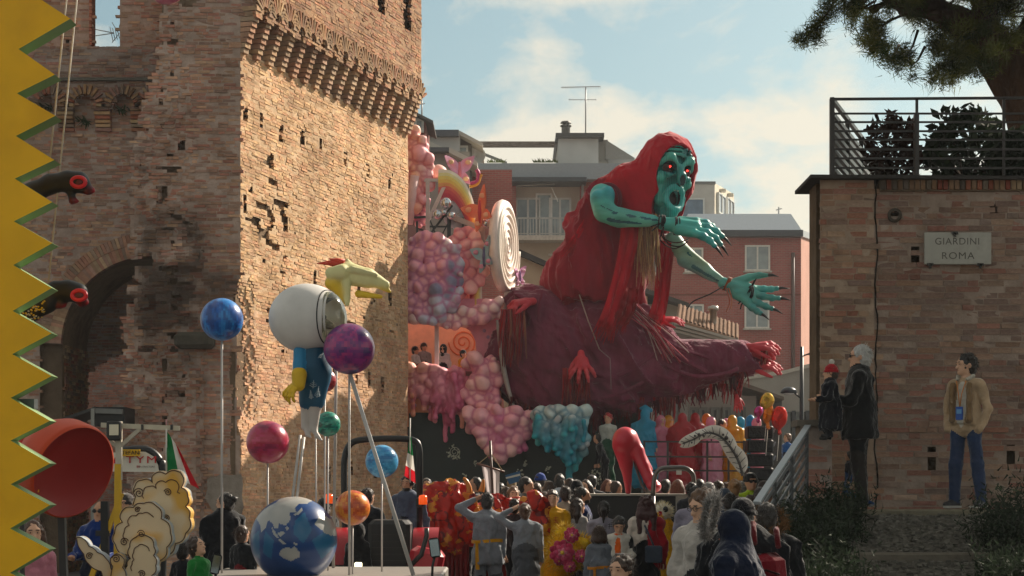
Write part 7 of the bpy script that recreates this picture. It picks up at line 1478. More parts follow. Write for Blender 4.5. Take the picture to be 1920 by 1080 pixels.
# yellow lion head with pink blossoms
LY = 23.2; L2 = lambda x, y, d=0.0: P(x, y, LY + d); ls_ = LY / FPX
lion = empty('lion_mask', (px_x(1062, LY), LY, 0), 'yellow dance lion mask covered in pink blossoms beside the grey robed woman', 'costume'); b = Blob(.06)
b.ell(L2(1062, 1035), np.array([34, 36, 40]) * ls_, col='#d39a14'); b.ell(L2(1090, 1018, -.05), np.array([16, 14, 11]) * ls_, col='#e0b828'); b.ell(L2(1056, 1000, .0), np.array([16, 16, 12]) * ls_, col='#e0b828'); b.cap(L2(1045, 1060, .1), L2(1040, 1120, .1), .16, .2, col='#c8860e'); b.ell(L2(1085, 1048, -.1), np.array([14, 14, 10]) * ls_, col='#d8a51c')
g = G(); b.into(g, .015, disp=jitter(.012, 14)); g.build('mask', FUR, lion)
for x, y, r in ((1054, 1036, 24), (1072, 1003, 15), (1090, 1043, 13), (1068, 1062, 12), (1048, 1052, 9)):
    c = L2(x, y, -.26 if r > 10 else -.22); fl_ = None
    for ring, (k, rr, cl) in enumerate(((9, r, 'b03052'), (7, r * .68, 'c2486a'), (5, r * .38, 'd87a90'))):
        for i in range(k):
            a = 2 * np.pi * (i + .5 * ring) / k; g = G(); q = c + np.array([math.cos(a) * rr * .62, 0, math.sin(a) * rr * .62]) * ls_ + [0, -.02 * ring, 0]; g.ball(q, np.array([rr * .42, 4, rr * .34]) * ls_, 8, 5, col=hx(cl) * RNG.uniform(.8, 1.15), rot=(RNG.normal(0, 12), math.degrees(-a), RNG.normal(0, 12)))
            if fl_ is None: g2 = G(); g2.ball(c + [0, -.07, 0], r * .16 * ls_, 8, 6, col='#d8b43a'); fl_ = g2.build('blossom', SATIN, lion)
            g.build('petal', CLOTH, fl_)
g = G()
for cx, cy, rr, n in ((1090, 1018, 15, 420), (1058, 998, 15, 380), (1062, 1035, 38, 700), (1085, 1048, 13, 260)):
    for i in range(n):
        d = unit(RNG.normal(0, 1, 3) * [1, .8, 1] - [0, .35, 0]); q = L2(cx, cy) + d * np.array([rr, rr * .9, rr]) * ls_; e = q + d * RNG.uniform(.03, .075) + RNG.normal(0, .012, 3); w = unit(np.cross(d, RNG.normal(0, 1, 3))) * .006; g.add([q - w, q + w, e], [[0, 1, 2]], 0, hx(['e0b52a', 'd39a14', 'ecd06a'][i % 3]))
tag(g.build('mask_fur', FLAG, lion), kind='stuff')
# ================================================================ people
SKINS = ['c99a7e', 'b98a6e', 'd0a488', 'b07a5c']
ARMS = dict(down=((.13, 0, -1), (.05, -.2, -1)), pocket=((.26, .12, -1), (-.22, -.35, -.85)), hold=((.15, -.3, -.9), (-.35, -.9, .15)), phone=((.22, -.62, -.55), (-.28, -.5, .8)),
            shade=((.78, -.1, .5), (-.8, -.25, .42)), hip=((.55, .15, -.8), (-.6, -.35, -.5)), up=((.25, -.3, .95), (-.05, -.25, 1)), out=((.5, -.5, -.6), (.1, -.9, .1)), bent=((.2, -.1, -1), (-.15, -.95, -.05)), touch=((.2, -.55, -.75), (.1, -.85, -.35)))
PM = [CLOTH, SKIN, PAINT, SHINY, HAIR, FUR]
def person(label, px, py, Y, rot=0, H=None, ground=0.0, skin=0, hair=('short', '2a1e18'), top='33363c', bot='22262e', shoes='1c1c1e', arms=('down', 'down'), head=(0, 0), coat=None, skirt=None, h=None, hs=None, wide=1.0, group=None, mtop=0, extra=None, glasses=None, beard=None, sash=None, hood=None, hat=None, cape=None, legs=None, lean=0, bag=None, collar=None, child=False, scarf=None, rumple=1.0):
    """one figure; the head's top is at photo pixel (px, py) and distance Y"""
    zt = px_z(py, Y)
    if H is None: H = zt - ground
    base = zt - H; s = H / 1.75; hs = hs or (1.0 if H > 1.5 else 1.0 + .28 * min(1, (1.5 - H) / .5)); h = h or .0135 * Y / 20 + .006
    t = empty('person', (px_x(px, Y), Y, base), label, 'person', group, rot)
    sk = hx(SKINS[skin]); tc_, bc = cc(top), cc(bot); b = Blob(.03 * s); L = lambda *q: np.array(q) * s; mt = mtop
    W_ = wide; sh = .185 * (1 - .12 * child) * (W_ * .5 + .5)
    ln = np.array([0, -math.sin(R(lean)), 0])
    def U(x, y, z): return L(x, y, z) + ln * max(0, z - .95) * s
    if coat: b.cap(L(0, 0, coat + .06), U(0, 0, 1.2), .215 * s * W_, .165 * s * W_, col=tc_, m=mt, sq=((0, 1, 0), .78)); b.ell(L(0, 0, coat - .13), L(.4, .4, .16), op='-', k=.01)
    for e, sd_ in enumerate((-1, 1)):
        k, a = ((sd_ * .1, -.02, .5), (sd_ * .11, .03, .09)) if not legs else legs[e]
        b.chain([L(sd_ * .09, 0, .93), L(*k), L(*a)], [.1 * s * W_, .075 * s, .06 * s], col=bc); b.cap(L(a[0], a[1] + .01, max(a[2] - .04, .045)), L(a[0] + .02 * sd_, a[1] - .15, max(a[2] - .05, .04)), .05 * s, .038 * s, col=shoes, m=2)
    b.cap(L(0, 0, .95), U(0, 0, 1.15), .16 * s * W_, .155 * s * W_, col=bc if not coat else tc_, m=mt if coat else 0, sq=((0, 1, 0), .74)); b.cap(U(0, 0, 1.08), U(0, 0, 1.34), .16 * s * W_, .175 * s * W_, col=tc_, m=mt, sq=((0, 1, 0), .7)); b.cap(U(-sh + .03, 0, 1.4), U(sh - .03, 0, 1.4), .075 * s, col=tc_, m=mt)
    if coat and not legs:
        for sd_ in (-1, 1): b.cap(L(sd_ * .1, -.02, coat + .1), L(sd_ * .11, .03, .09), .07 * s, .055 * s, col=bc)
    if skirt: b.cap(L(0, 0, skirt + .08), L(0, 0, 1.02), .25 * s * W_, .15 * s * W_, col=bc, sq=((0, 1, 0), .8))
    if cape:
        b.cap(L(0, .02, cape + .1), U(0, .02, 1.3), .27 * s * W_, .17 * s, col=tc_, m=3, sq=((0, 1, 0), .75))
    nb = U(0, .01, 1.42); hz = np.array([0, -.015, 1.635]); Hp = U(0, 0, 1.53)
    b.cap(nb, Hp, .058 * s, .05 * s, col=sk, m=1)
    HR_ = rotm((0, 0, head[0])) @ rotm((head[1], 0, 0)); k_ = s * hs; hh = lambda x, y, z: Hp + HR_ @ (np.array([x, y, z]) * k_)   # head frame starts at the top of the neck
    b.ell(hh(0, .0, .105), np.array([.077, .097, .115]) * k_, rot=HR_, col=sk, m=1); b.ell(hh(0, -.032, .04), np.array([.056, .066, .058]) * k_, rot=HR_, col=sk, m=1); b.cap(hh(0, -.088, .1), hh(0, -.113, .068), .012 * k_, .017 * k_, col=sk, m=1, k=.012 * k_)
    b.cap(hh(-.04, -.08, .125), hh(.04, -.08, .125), .018 * k_, col=sk, m=1); b.ell(hh(0, -.086, .005), np.array([.022, .02, .018]) * k_, col=sk, m=1)
    for sd_ in (-1, 1): b.ell(hh(sd_ * .08, .008, .09), np.array([.014, .024, .034]) * k_, rot=HR_, col=sk, m=1, k=.01 * k_)
    if beard: b.ell(hh(0, -.05, .012), np.array([.062, .062, .05]) * k_, rot=HR_, col=beard, m=4, op='p')
    if hood: b.ell(hh(0, .03, .1), np.array([.115, .125, .15]) * k_, rot=HR_, col=hood, m=mt, k=.03); b.cap(hh(0, .05, -.02), U(0, .03, 1.38), .1 * k_, .13 * k_, col=hood, m=mt); b.ell(hh(0, -.15, .075), np.array([.075, .13, .105]) * k_, rot=HR_, op='-', k=.01); b.ell(hh(0, -.005, .09), np.array([.07, .09, .1]) * k_, rot=HR_, col=sk, m=1)
    if collar: b.chain([U(.085 * math.sin(a), .07 * -math.cos(a) - .0, 1.475 + .02 * -math.cos(a)) for a in np.linspace(-2.9, 2.9, 9)], [.035 * s] * 9, col=collar[0], m=collar[1])
    if scarf: b.chain([U(.075 * math.sin(a), -.065 * math.cos(a), 1.49) for a in np.linspace(-3.1, 3.1, 9)], [.045 * s] * 9, col=scarf)
    g = G(); hands = []
    for e, sd_ in enumerate((-1, 1)):
        a_ = arms[e]; up, fo = ARMS[a_] if isinstance(a_, str) else a_
        S_ = U(sd_ * sh, 0, 1.39); up = unit(np.array(up) * [sd_, 1, 1]); fo = unit(np.array(fo) * [sd_, 1, 1]); E = S_ + up * .28 * s; Wr = E + fo * .245 * s
        b.chain([S_, E, Wr], [.064 * s * (W_ * .5 + .5), .053 * s * (W_ * .5 + .5), .042 * s], col=tc_, m=mt); pal = Wr + fo * .085 * s
        if a_ != 'pocket': b.cap(Wr, Wr + fo * .05 * s, .026 * s, .028 * s, col=sk, m=1, k=.01); b.cap(Wr + fo * .04 * s, pal + fo * .01 * s, .03 * s, .034 * s, col=sk, m=1, k=.012)
        if a_ not in ('pocket',): hands.append((pal, fo, sd_))
    if extra: extra(b, s, hh, U, L, g, k_)
    j1 = jitter(.034 * s, 5.5 / s, int(px)); j2 = jitter(.016 * s, 15 / s, int(py)); fo_ = folds((.12 if cape else .05) * s, (3.6 if cape else 6) / s, (.15, .1, 1), int(px), 0)
    def dsp(v): w_ = np.clip((1.45 * s - v[:, 2]) / (.08 * s), 0, 1)[:, None]; return v + (j2(j1(fo_(v))) - v) * w_ * rumple
    b.into(g, h, disp=dsp)
    for pal, fo, sd_ in hands:                                          # four bent fingers and a thumb on each palm
        x, y, z = quat_basis(fo)
        for i in range(4): p0 = pal + x * (i - 1.5) * .017 * s; ln_ = (.07, .08, .076, .06)[i] * s; p1 = p0 + fo * ln_ * .55 + y * .004 * s; g.tube([p0, p1, p1 + (fo * .8 + y * .55) * ln_ * .5], [.0105 * s, .0095 * s, .006 * s], 5, 1, sk)
        g.tube([pal - fo * .03 * s + x * .028 * s, pal + x * .05 * s + fo * .012 * s, pal + x * .052 * s + fo * .045 * s], [.012 * s, .011 * s, .007 * s], 5, 1, sk)
    dk = hx('1d1512')
    for sd_ in (-1, 1):
        g.ball(hh(sd_ * .031, -.087, .107), np.array([.0135, .008, .006]) * k_, 6, 4, 1, hx('a89c92'), rot=HR_); g.ball(hh(sd_ * .031, -.094, .107), np.array([.0075, .006, .0075]) * k_, 6, 4, 1, dk, rot=HR_); g.box(hh(sd_ * .033, -.096, .131), np.array([.036, .012, .008]) * k_, HR_, 4, dk)
    g.ball(hh(0, -.095, .035), np.array([.024, .008, .007]) * k_, 6, 4, 1, sk * np.array([.75, .45, .45]), rot=HR_)
    body = g.build('body', PM, t, world=False)
    # hair
    if hair:
        st, hc = hair[0], cc(hair[1]); q = Blob(.02 * k_); HRk = lambda *r: np.array(r) * k_
        q.ell(hh(0, .018, .125), HRk(.09, .103, .107), rot=HR_, col=hc)
        if st == 'bald': q = Blob(.01); q.ell(hh(0, .03, .08), HRk(.083, .09, .06), rot=HR_, col=hc)
        else: q.ell(hh(0, .045, .07), HRk(.082, .08, .1), rot=HR_, col=hc)
        if st == 'long' or st == 'wavy':
            for x in (-.07, 0, .07): q.chain([hh(x, .04, .1), hh(x * 1.25, .07, -.04), hh(x * 1.3, .085, -.2 - (.08 if st == 'wavy' else 0))], [.055 * k_, .06 * k_, .035 * k_], col=hc)
        if st == 'bun': q.ell(hh(0, .13, .14), .042 * k_, col=hc); 
        if st == 'pony': q.chain([hh(0, .1, .15), hh(0, .15, .08), hh(0, .13, -.1)], [.035 * k_, .04 * k_, .015 * k_], col=hc)
        if st == 'bob': q.cap(hh(-.07, .02, .1), hh(-.08, .02, .0), .045 * k_, .05 * k_, col=hc); q.cap(hh(.07, .02, .1), hh(.08, .02, .0), .045 * k_, .05 * k_, col=hc); q.ell(hh(0, .06, .03), HRk(.09, .07, .08), rot=HR_, col=hc)
        if st in ('curly', 'wavy', 'mess', 'afro'):
            for i in range(46): d = unit(RNG.normal(0, 1, 3) + [0, .35, .35]); q.ell(hh(0, .018, .12) + HR_ @ (d * np.array([.092, .1, .105])) * k_ * (1.12 if st == 'afro' else 1.0), (.024 if st != 'mess' else .02) * k_, col=hc * RNG.uniform(.7, 1.4), k=.01 * k_)
        if st == 'fringe': q.chain([hh(-.055, -.06, .158), hh(0, -.078, .165), hh(.055, -.06, .158)], [.022 * k_, .02 * k_, .022 * k_], col=hc)
        q.ell(hh(0, -.115, .06), HRk(.072, .095, .105 if st != 'bald' else .2), rot=HR_, op='-', k=.012 * k_)
        gh = G(); q.into(gh, h * .8, disp=jitter(.011 * k_, 26 / k_, int(py)))
        for i in range(420 if h < .024 else 90):                           # loose strands along the outline
            d = unit(RNG.normal(0, 1, 3) + [0, .5, .5]); p0 = hh(0, .02, .12) + HR_ @ (d * np.array([.088, .1, .104])) * k_
            if st == 'bald': break
            if (HR_.T @ (p0 - Hp))[1] < -.06 * k_ and (HR_.T @ (p0 - Hp))[2] < .16 * k_: continue
            e = p0 + (HR_ @ (d * .5 + np.array([RNG.normal(0, .5), .3, RNG.normal(-.5, .5)]))) * .05 * k_; w = unit(np.cross(e - p0, RNG.normal(0, 1, 3))) * .003 * k_; gh.add([p0 - w, p0 + w, e], [[0, 1, 2]], 0, hc * RNG.uniform(.8, 1.8))
        gh.build('hair', HAIR, t, world=False)
    if hat:
        st, hc = hat[0], cc(hat[1]); q = Blob(.015 * k_); q.ell(hh(0, .015, .14), np.array([.094, .108, .1]) * k_, rot=HR_, col=hc); q.ell(hh(0, -.03, .02), np.array([.2, .2, .095]) * k_, rot=HR_, op='-', k=.01)
        if st == 'beanie': q.chain([hh(.092 * math.sin(a), .015 - .105 * math.cos(a), .118) for a in np.linspace(0, 2 * np.pi, 13)], [.017 * k_] * 13, col=hc * .8)
        if st == 'bobble': q.chain([hh(.092 * math.sin(a), .015 - .105 * math.cos(a), .118) for a in np.linspace(0, 2 * np.pi, 13)], [.02 * k_] * 13, col=hc); q.ell(hh(0, .02, .27), .045 * k_, col='#c9c2b8', k=.005)
        if st == 'cap': q.cap(hh(0, -.08, .135), hh(0, -.16, .125), .055 * k_, .05 * k_, col=hc, sq=(HR_ @ np.array([0, 0, 1.]), .2))
        gh = G(); q.into(gh, h * .75); gh.build('hat', CLOTH, t, world=False)
    if glasses:
        gg = G()
        for sd_ in (-1, 1): a = np.linspace(0, 2 * np.pi, 12); gg.tube([hh(sd_ * .034 + .025 * math.cos(x), -.106, .107 + .019 * math.sin(x)) for x in a], .0028 * k_, 4, col='#2a2a2e', cap=False); gg.tube([hh(sd_ * .058, -.104, .11), hh(sd_ * .082, .0, .112)], .003 * k_, 4, col='#2a2a2e')
        if glasses == 'dark':
            for sd_ in (-1, 1): gg.ball(hh(sd_ * .034, -.102, .106), np.array([.027, .008, .02]) * k_, 8, 5, col='#15161a', rot=HR_)
        gg.tube([hh(-.01, -.108, .11), hh(.01, -.108, .11)], .003 * k_, 4, col='#2a2a2e'); gg.build('glasses', PAINT, t, world=False)
    if sash:
        gg = G(); a = np.linspace(0, 2 * np.pi, 25); rr = (.208 if not skirt else .2) * s * W_; ring = np.array([[[rr * math.sin(x) * (1 + .02 * k2), -rr * .8 * math.cos(x), (1.06 + z) * s] for z in (-.035, 0, .035)] for k2, x in enumerate(a * 1.0)]); ring = np.array([[[rr * math.sin(x), -rr * .8 * math.cos(x), (1.06 + z + .012 * math.sin(x * 2)) * s] for z in (-.024, .024)] for x in a]); gg.sheet(ring[::-1], 0, sash[0], True, .006)
        tl = np.array([[[(sash[1] + (.018 + .03 * z) * k2 - .02 * z * 2) * s, (.185 if sash[2] else -.185) * s + .012 * math.sin(z * 9 + k2), (1.05 - z) * s] for k2 in (-1, 0, 1)] for z in np.linspace(0, .4, 8)]); gg.sheet(tl, 0, sash[0], True, .006); gg.build('sash', CLOTH, t, world=False)
    if bag:
        gg = G(); x, z, w_, hh_, c = bag; gg.bev((x * s, .2 * s, z * s), (w_ * s, .1 * s, hh_ * s), .02, col=c); gg.tube([(x * s, .19 * s, (z + hh_ / 2) * s), (x * .1 * s, .17 * s, 1.28 * s), (-x * .8 * s, .05 * s, 1.46 * s)], .014 * s, 5, col=c); gg.build('shoulder_bag', CLOTH, t, world=False)
    return t
def glyphs(t, cx, y, cz, size, strokes, col, s):
    """brush strokes of a printed character, flat on the chest"""
    for a, b_ in strokes: g = G(); g.bar((cx + a[0] * size, y, cz + a[1] * size), (cx + b_[0] * size, y, cz + b_[1] * size), size * .11, .006, col=col); g.build('printed_stroke', CLOTH, t, world=False)

# --- men on the steps
def oldx(b, s, hh, U, L, g, k): b.cap(U(-.09, -.1, 1.44), U(-.1, -.13, 1.32), .035 * s, .02 * s, col='#14161a')
person('white haired man in long black coat and sunglasses carrying a child at the stair head', 1612, 648, 20.35, -102, H=1.80, hair=('short', 'a9a7a4'), top='0e1013', bot='2a2624', coat=.72, arms=('bent', 'hold'), glasses='dark', wide=1.2, rumple=.6, collar=('#0e1013', 0), h=.013, extra=oldx)
person('small child in red bobble hat carried by the white haired man', 1557, 690, 20.1, -95, H=.95, hair=('short', '3a2a20'), hat=('bobble', 'a81e28'), top='16181f', bot='15171c', arms=('bent', 'bent'), scarf='#3a6ab0', child=True, h=.011, coat=.5, wide=1.25, legs=(((-.1, -.1, .62), (-.1, -.02, .4)), ((.1, -.1, .62), (.1, -.02, .4))))
def tanx(b, s, hh, U, L, g, k):
    b.ell(U(0, -.16, 1.2), L(.065, .12, .3), col='#c8c0b4', op='p'); b.chain([U(-.06, -.1, 1.46), U(-.1, -.02, 1.5), U(0, .08, 1.51), U(.1, -.02, 1.5), U(.06, -.1, 1.46)], [.019 * s] * 5, col='#b8b1a4', m=5, k=.008)
    for sd_ in (-1, 1): b.cap(U(sd_ * .1, -.125, 1.4), U(sd_ * .105, -.135, 1.0), .03 * s, .03 * s, col='#7d6448')
tp = person('young man in tan jacket and jeans standing against the garden wall', 1812, 664, 20.7, -42, H=1.76, skin=2, hair=('mess', '17120f'), top='b3987a', bot='2a3a58', shoes='1d1d22', wide=.86, rumple=.4, arms=('pocket', 'pocket'), head=(-38, 2), coat=.93, h=.011, extra=tanx, legs=(((-.12, -.03, .5), (-.14, 0, .09)), ((.13, .02, .5), (.17, .03, .09))))
g = G(); g.tube([(-.06, -.12, 1.45), (-.02, -.15, 1.3), (.0, -.155, 1.15)], .006, 5, col='#c8782a'); g.tube([(.06, -.12, 1.45), (.02, -.15, 1.3), (.0, -.155, 1.15)], .006, 5, col='#c8782a'); g.box((0, -.165, 1.08), (.085, .012, .15), col='#2a56a8'); g.box((0, -.173, 1.1), (.06, .006, .05), col='#6aa0d0'); g.build('lanyard_badge', SATIN, tp, world=False)
g = G(); 
for sx, (ax_, ay_) in ((-1, (-.14, 0)), (1, (.17, .03))): g.box((ax_ - .02 * sx * 0, ay_ - .07, .018), (.09, .27, .025), col='#b8b4ac')
g.build('shoe_sole', RUBBER, tp, world=False)
kid = person('child in blue jeans and grey sneakers crouching half hidden behind the black coat', 1592, 850, 20.9, -90, H=.62 * 1.0, ground=1.42, hair=('short', '2a1e18'), top='22252c', bot='24406a', shoes='6a6c70', child=True, h=.012, legs=(((-.1, -.1, .5), (-.1, .55, .3)), ((.1, -.15, .5), (.12, .75, .12))))
# --- robed pair and the group around them
GR = '7d838b'
person('man in grey robe with yellow sash shading his eyes, seen from behind', 914, 925, 24, 172, skin=1, hair=('short', '17110e'), top=GR, bot='4a4f57', coat=.72, arms=('down', 'shade'), sash=('#c8901c', .13, True), h=.016, wide=1.1, head=(0, 8))
person('woman in long grey robe shading her eyes, seen from behind', 984, 945, 23.6, 185, skin=2, hair=('bun', '5a4030'), top=GR, bot='50555c', skirt=.18, arms=('down', 'shade'), h=.016, wide=1.05)
def wsh(b, s, hh, U, L, g, k): b.ell(U(0, 0, 1.455), L(.07, .07, .025), col='#1c1a1a', op='p')
yb = person('boy in yellow sweatshirt with red printed characters facing the camera', 1036, 919, 24.8, -4, skin=2, hair=('fringe', '2a1c14'), top='c89414', bot='b8860e', h=.015, arms=('down', 'bent'), extra=wsh)
for i, cx in enumerate((-.06, .05)): glyphs(yb, cx, -.14, 1.23, .09, [((-.4, .3), (.4, .35)), ((0, .5), (-.05, -.4)), ((-.4, -.05), (.4, 0)), ((-.35, -.45), (.4, -.38))] + ([((-.3, .1), (.3, -.3))] if i else []), '#a8341c', 1)
person('boy with brown fringe peering beside the yellow sweatshirt', 1022, 923, 26.2, 8, skin=2, hair=('fringe', '3a2618'), top='6a2a20', bot='2a2a2a')
person('curly haired woman in white collar facing the camera between the grey robes', 963, 913, 27.5, 10, skin=2, hair=('curly', '6a4a30'), top='a8a098', bot='2a2a30')
person('dark haired man in profile looking right above the curly haired woman', 986, 895, 28.5, 62, skin=1, hair=('mess', '1c140f'), top='5a5652', bot='22242a', head=(10, 5))
person('brown haired person in beige seen from behind, right of the dark profile', 1006, 906, 29.5, 170, hair=('short', '4a3220'), top='8a7a60', bot='22242a')
person('person in blue beanie holding up a phone before the blossom panel', 1013, 888, 34, 178, hair=('short', '2a1e18'), hat=('beanie', '1f3f8c'), top='7a6850', bot='22242a', arms=('phone', 'phone'), h=.028)
def hoodx(b, s, hh, U, L, g, k): b.ell(U(0, .09, 1.45), L(.13, .08, .08), col='#b0b4bc')
person('person in bright blue jacket with pale hood at the blossom panel', 1049, 889, 33, 182, hair=('short', '17110e'), top='2a66a8', bot='22242a', extra=hoodx, h=.026)
person('dark haired spectator standing at the white blossoms, right of the blue jacket', 1110, 891, 34, 175, hair=('short', '120e0c'), top='1c1f26', bot='1c1f26', h=.028)
person('bearded man in dark blue coat in profile looking right', 1093, 914, 25.8, 84, skin=1, hair=('short', '15100d'), beard='#1c1410', top='16285a', bot='22242a', h=.017)
person('woman with long dark hair and grey top, left of the bearded man', 1084, 935, 24.8, 120, hair=('long', '2a1a14'), top='8a8684', bot='2a2a30', h=.016)
person('dark haired woman in lavender grey top seen from behind', 1132, 940, 23.5, 176, hair=('pony', '1a1210'), top='8d8894', bot='2a2a34', h=.015)
person('small child in grey robe with orange sash seen from behind', 1124, 990, 21.6, 165, skin=2, hair=('bob', '3a2416'), top='666a72', bot='5a5e66', coat=.6, sash=('#b8741c', .05, True), child=True, h=.014)
def vest(b, s, hh, U, L, g, k): b.ell(U(0, -.17, 1.25), L(.055, .12, .2), col='#cf5a14', op='p'); b.ell(U(0, 0, 1.47), L(.09, .1, .03), col='#cf5a14', op='p'); [b.cap(U(sd_ * .2, 0, 1.38), U(sd_ * .24, 0, 1.0), .075 * s, .075 * s, col='#15151a', op='p') for sd_ in (-1, 1)]
v1 = person('boy in white vest with orange trim and yellow sash looking down', 1160, 970, 22.3, -8, skin=2, hair=('fringe', '1a120e'), top='c0bab0', bot='b8b0a4', coat=.62, arms=('bent', 'bent'), head=(8, 28), sash=('#c8901c', -.06, False), extra=vest, child=True, h=.012)
glyphs(v1, -.09, -.155, 1.2, .07, [((-.4, .3), (.4, .4)), ((-.1, .5), (-.2, -.5)), ((-.4, -.1), (.4, 0))], '#1c1c20', 1)
v2 = person('boy in white vest with orange trim in profile looking left', 1286, 970, 22, -84, skin=2, hair=('short', '1a120e'), top='c0bab0', bot='b8b0a4', coat=.55, arms=('down', 'down'), head=(-4, -8), extra=vest, child=True, h=.012)
glyphs(v2, .0, 0, 0, .001, [], '#1c1c20', 1)
for k, (z, st) in enumerate(((.98, [((-.4, .2), (.4, .3)), ((0, .5), (-.3, -.4)), ((.1, .1), (.4, -.4))]), (.84, [((-.4, .3), (.4, .3)), ((0, .5), (0, 0)), ((0, .1), (-.4, -.5)), ((0, .1), (.4, -.5))]))):
    for a, b_ in st: g = G(); y0 = -.02; g.bar((.205, y0 + a[0] * .1, z + a[1] * .1), (.205, y0 + b_[0] * .1, z + b_[1] * .1), .012, .012, col='#17171c'); g.build('printed_stroke', CLOTH, v2, world=False)
def half(b, s, hh, U, L, g, k): b.ell(U(-.24, .0, 1.2), L(.24, .4, .5), col='#9a1424', op='p'); b.ell(U(-.3, .0, 1.15), L(.2, .4, .5), col='#9a1424', op='p')
person('woman with long dark red hair in half white, half red top and black skirt', 1212, 931, 22.6, 176, skin=2, hair=('wavy', '3a1414'), top='c8bcb0', bot='17181c', skirt=.12, arms=('down', 'down'), bag=(-.1, .95, .24, .24, '#3c4656'), extra=half, h=.012)
# lion dancer behind her
lt = empty('lion_dancer', (px_x(1244, 24.), 24, 0), 'yellow and white fur lion costume behind the dark red haired woman', 'costume'); q4 = lambda x, y, d=0.0: P(x, y, 24 + d); s4 = 24 / FPX
b = Blob(.05); b.ell(q4(1242, 960), np.array([17, 18, 16]) * s4, col='#d8d0c0'); b.ell(q4(1236, 968, -.05), np.array([10, 12, 9]) * s4, col='#d39a14'); b.ell(q4(1254, 985), np.array([9, 8, 7]) * s4, col='#d9c890'); b.cap(q4(1246, 985), q4(1248, 1060), .11, .17, col='#d39a14'); b.cap(q4(1248, 1060), (px_x(1248, 24), 24, .2), .18, .16, col='#d39a14'); b.ell(q4(1238, 962, -.13), .03, col='#a02030', op='p')
g = G(); b.into(g, .016, disp=jitter(.012, 16)); g.build('costume_body', FUR, lt); g = G()
for i in range(700): d = unit(RNG.normal(0, 1, 3)); q = q4(1242, 960) + d * np.array([17, 18, 16]) * s4; e = q + d * RNG.uniform(.03, .07); w = unit(np.cross(d, RNG.normal(0, 1, 3))) * .005; g.add([q - w, q + w, e], [[0, 1, 2]], 0, hx(['e0d8c8', 'd8c898'][i % 2]))
tag(g.build('fur_tufts', FLAG, lt), kind='stuff'); g = G(); g.ball(q4(1248, 955, -.12), (.035, .02, .04), 10, 8, col='#1c1c20'); g.build('eye', PAINT, lt)
person('man with dark hair and lavender shirt behind the boy in profile', 1304, 912, 21.5, 170, hair=('short', '1a1310'), top='8a8494', bot='2a2a34', h=.015)
# --- near spectators bottom right
person('woman with curly brown hair and glasses in a white fleece jacket looking left', 1322, 920, 13.4, -34, skin=2, hair=('curly', '5a3e28'), top='b0aaa4', bot='22242a', head=(-22, 14), glasses='clear', h=.01, collar=('#17202a', 0), wide=1.15, arms=('down', 'bent'))
def fur_hood(t, c, R_, rad, col, n, dirz, seed=0):
    g = G(); x, y, z = quat_basis(dirz)
    for i in range(n):
        a = RNG.uniform(0, 2 * np.pi); p0 = np.array(c) + (x * math.cos(a) + y * math.sin(a) * 1.1) * R_ + RNG.normal(0, rad * .35, 3); d = unit(RNG.normal(0, 1, 3) + (x * math.cos(a) + y * math.sin(a)) * .9 + np.array(dirz) * .4); e = p0 + d * rad * RNG.uniform(.6, 1.5); w = unit(np.cross(d, RNG.normal(0, 1, 3))) * .004; g.add([p0 - w, p0 + w, e], [[0, 1, 2]], 0, cc(col) * RNG.uniform(.55, 1.5))
    tag(g.build('fur_trim', FLAG, t, world=False), kind='stuff')
pk = person('person in navy parka with grey fur hood, nearest at the bottom right', 1388, 962, 11.8, -112, hair=None, top='101a30', bot='14161c', coat=.5, hood='101a30', wide=1.4, h=.0105, arms=('bent', 'bent'), head=(0, 8), lean=6)
fur_hood(pk, (0, -.2, 1.5), .12, .036, '8d8a88', 2600, (0, -.9, .2))
bp = person('person with black knitted cap and dark coat carrying a red backpack', 1392, 937, 12.6, 168, hair=('short', '101012'), hat=('beanie', '15161c'), top='12151c', bot='14161c', coat=.55, wide=1.45, h=.0105, lean=6)
g = G(); g.bev((-.19, .27, 1.04), (.27, .17, .4), .06, (4, 6, 0), col='#741420'); g.bev((-.19, .37, .96), (.2, .07, .18), .03, (4, 6, 0), col='#7d1824'); g.tube([(-.28, .36, 1.1), (-.19, .38, 1.13), (-.1, .36, 1.1)], .008, 5, col='#2a0a0e'); g.tube([(-.1, .2, 1.3), (-.08, .1, 1.44), (-.08, -.08, 1.42)], .02, 6, col='#5a1018'); g.tube([(-.26, .2, 1.28), (-.24, .1, 1.4), (-.23, -.08, 1.36)], .02, 6, col='#5a1018'); g.build('backpack', CLOTH, bp, world=False)
fb = person('person in dark coat with brown fur hood beside the stair railing', 1438, 944, 14.0, 172, hair=('short', '2a2420'), top='15171c', bot='14161c', coat=.6, wide=1.25, h=.012); fur_hood(fb, (0, .1, 1.42), .13, .05, '6a4a2a', 900, (0, .5, .7))
person('brown haired head of a child close to the camera at the bottom edge', 1165, 1047, 12.0, -35, skin=2, hair=('mess', '3a281c'), top='3a3f48', bot='22242a', child=True, h=.009, head=(0, 5))
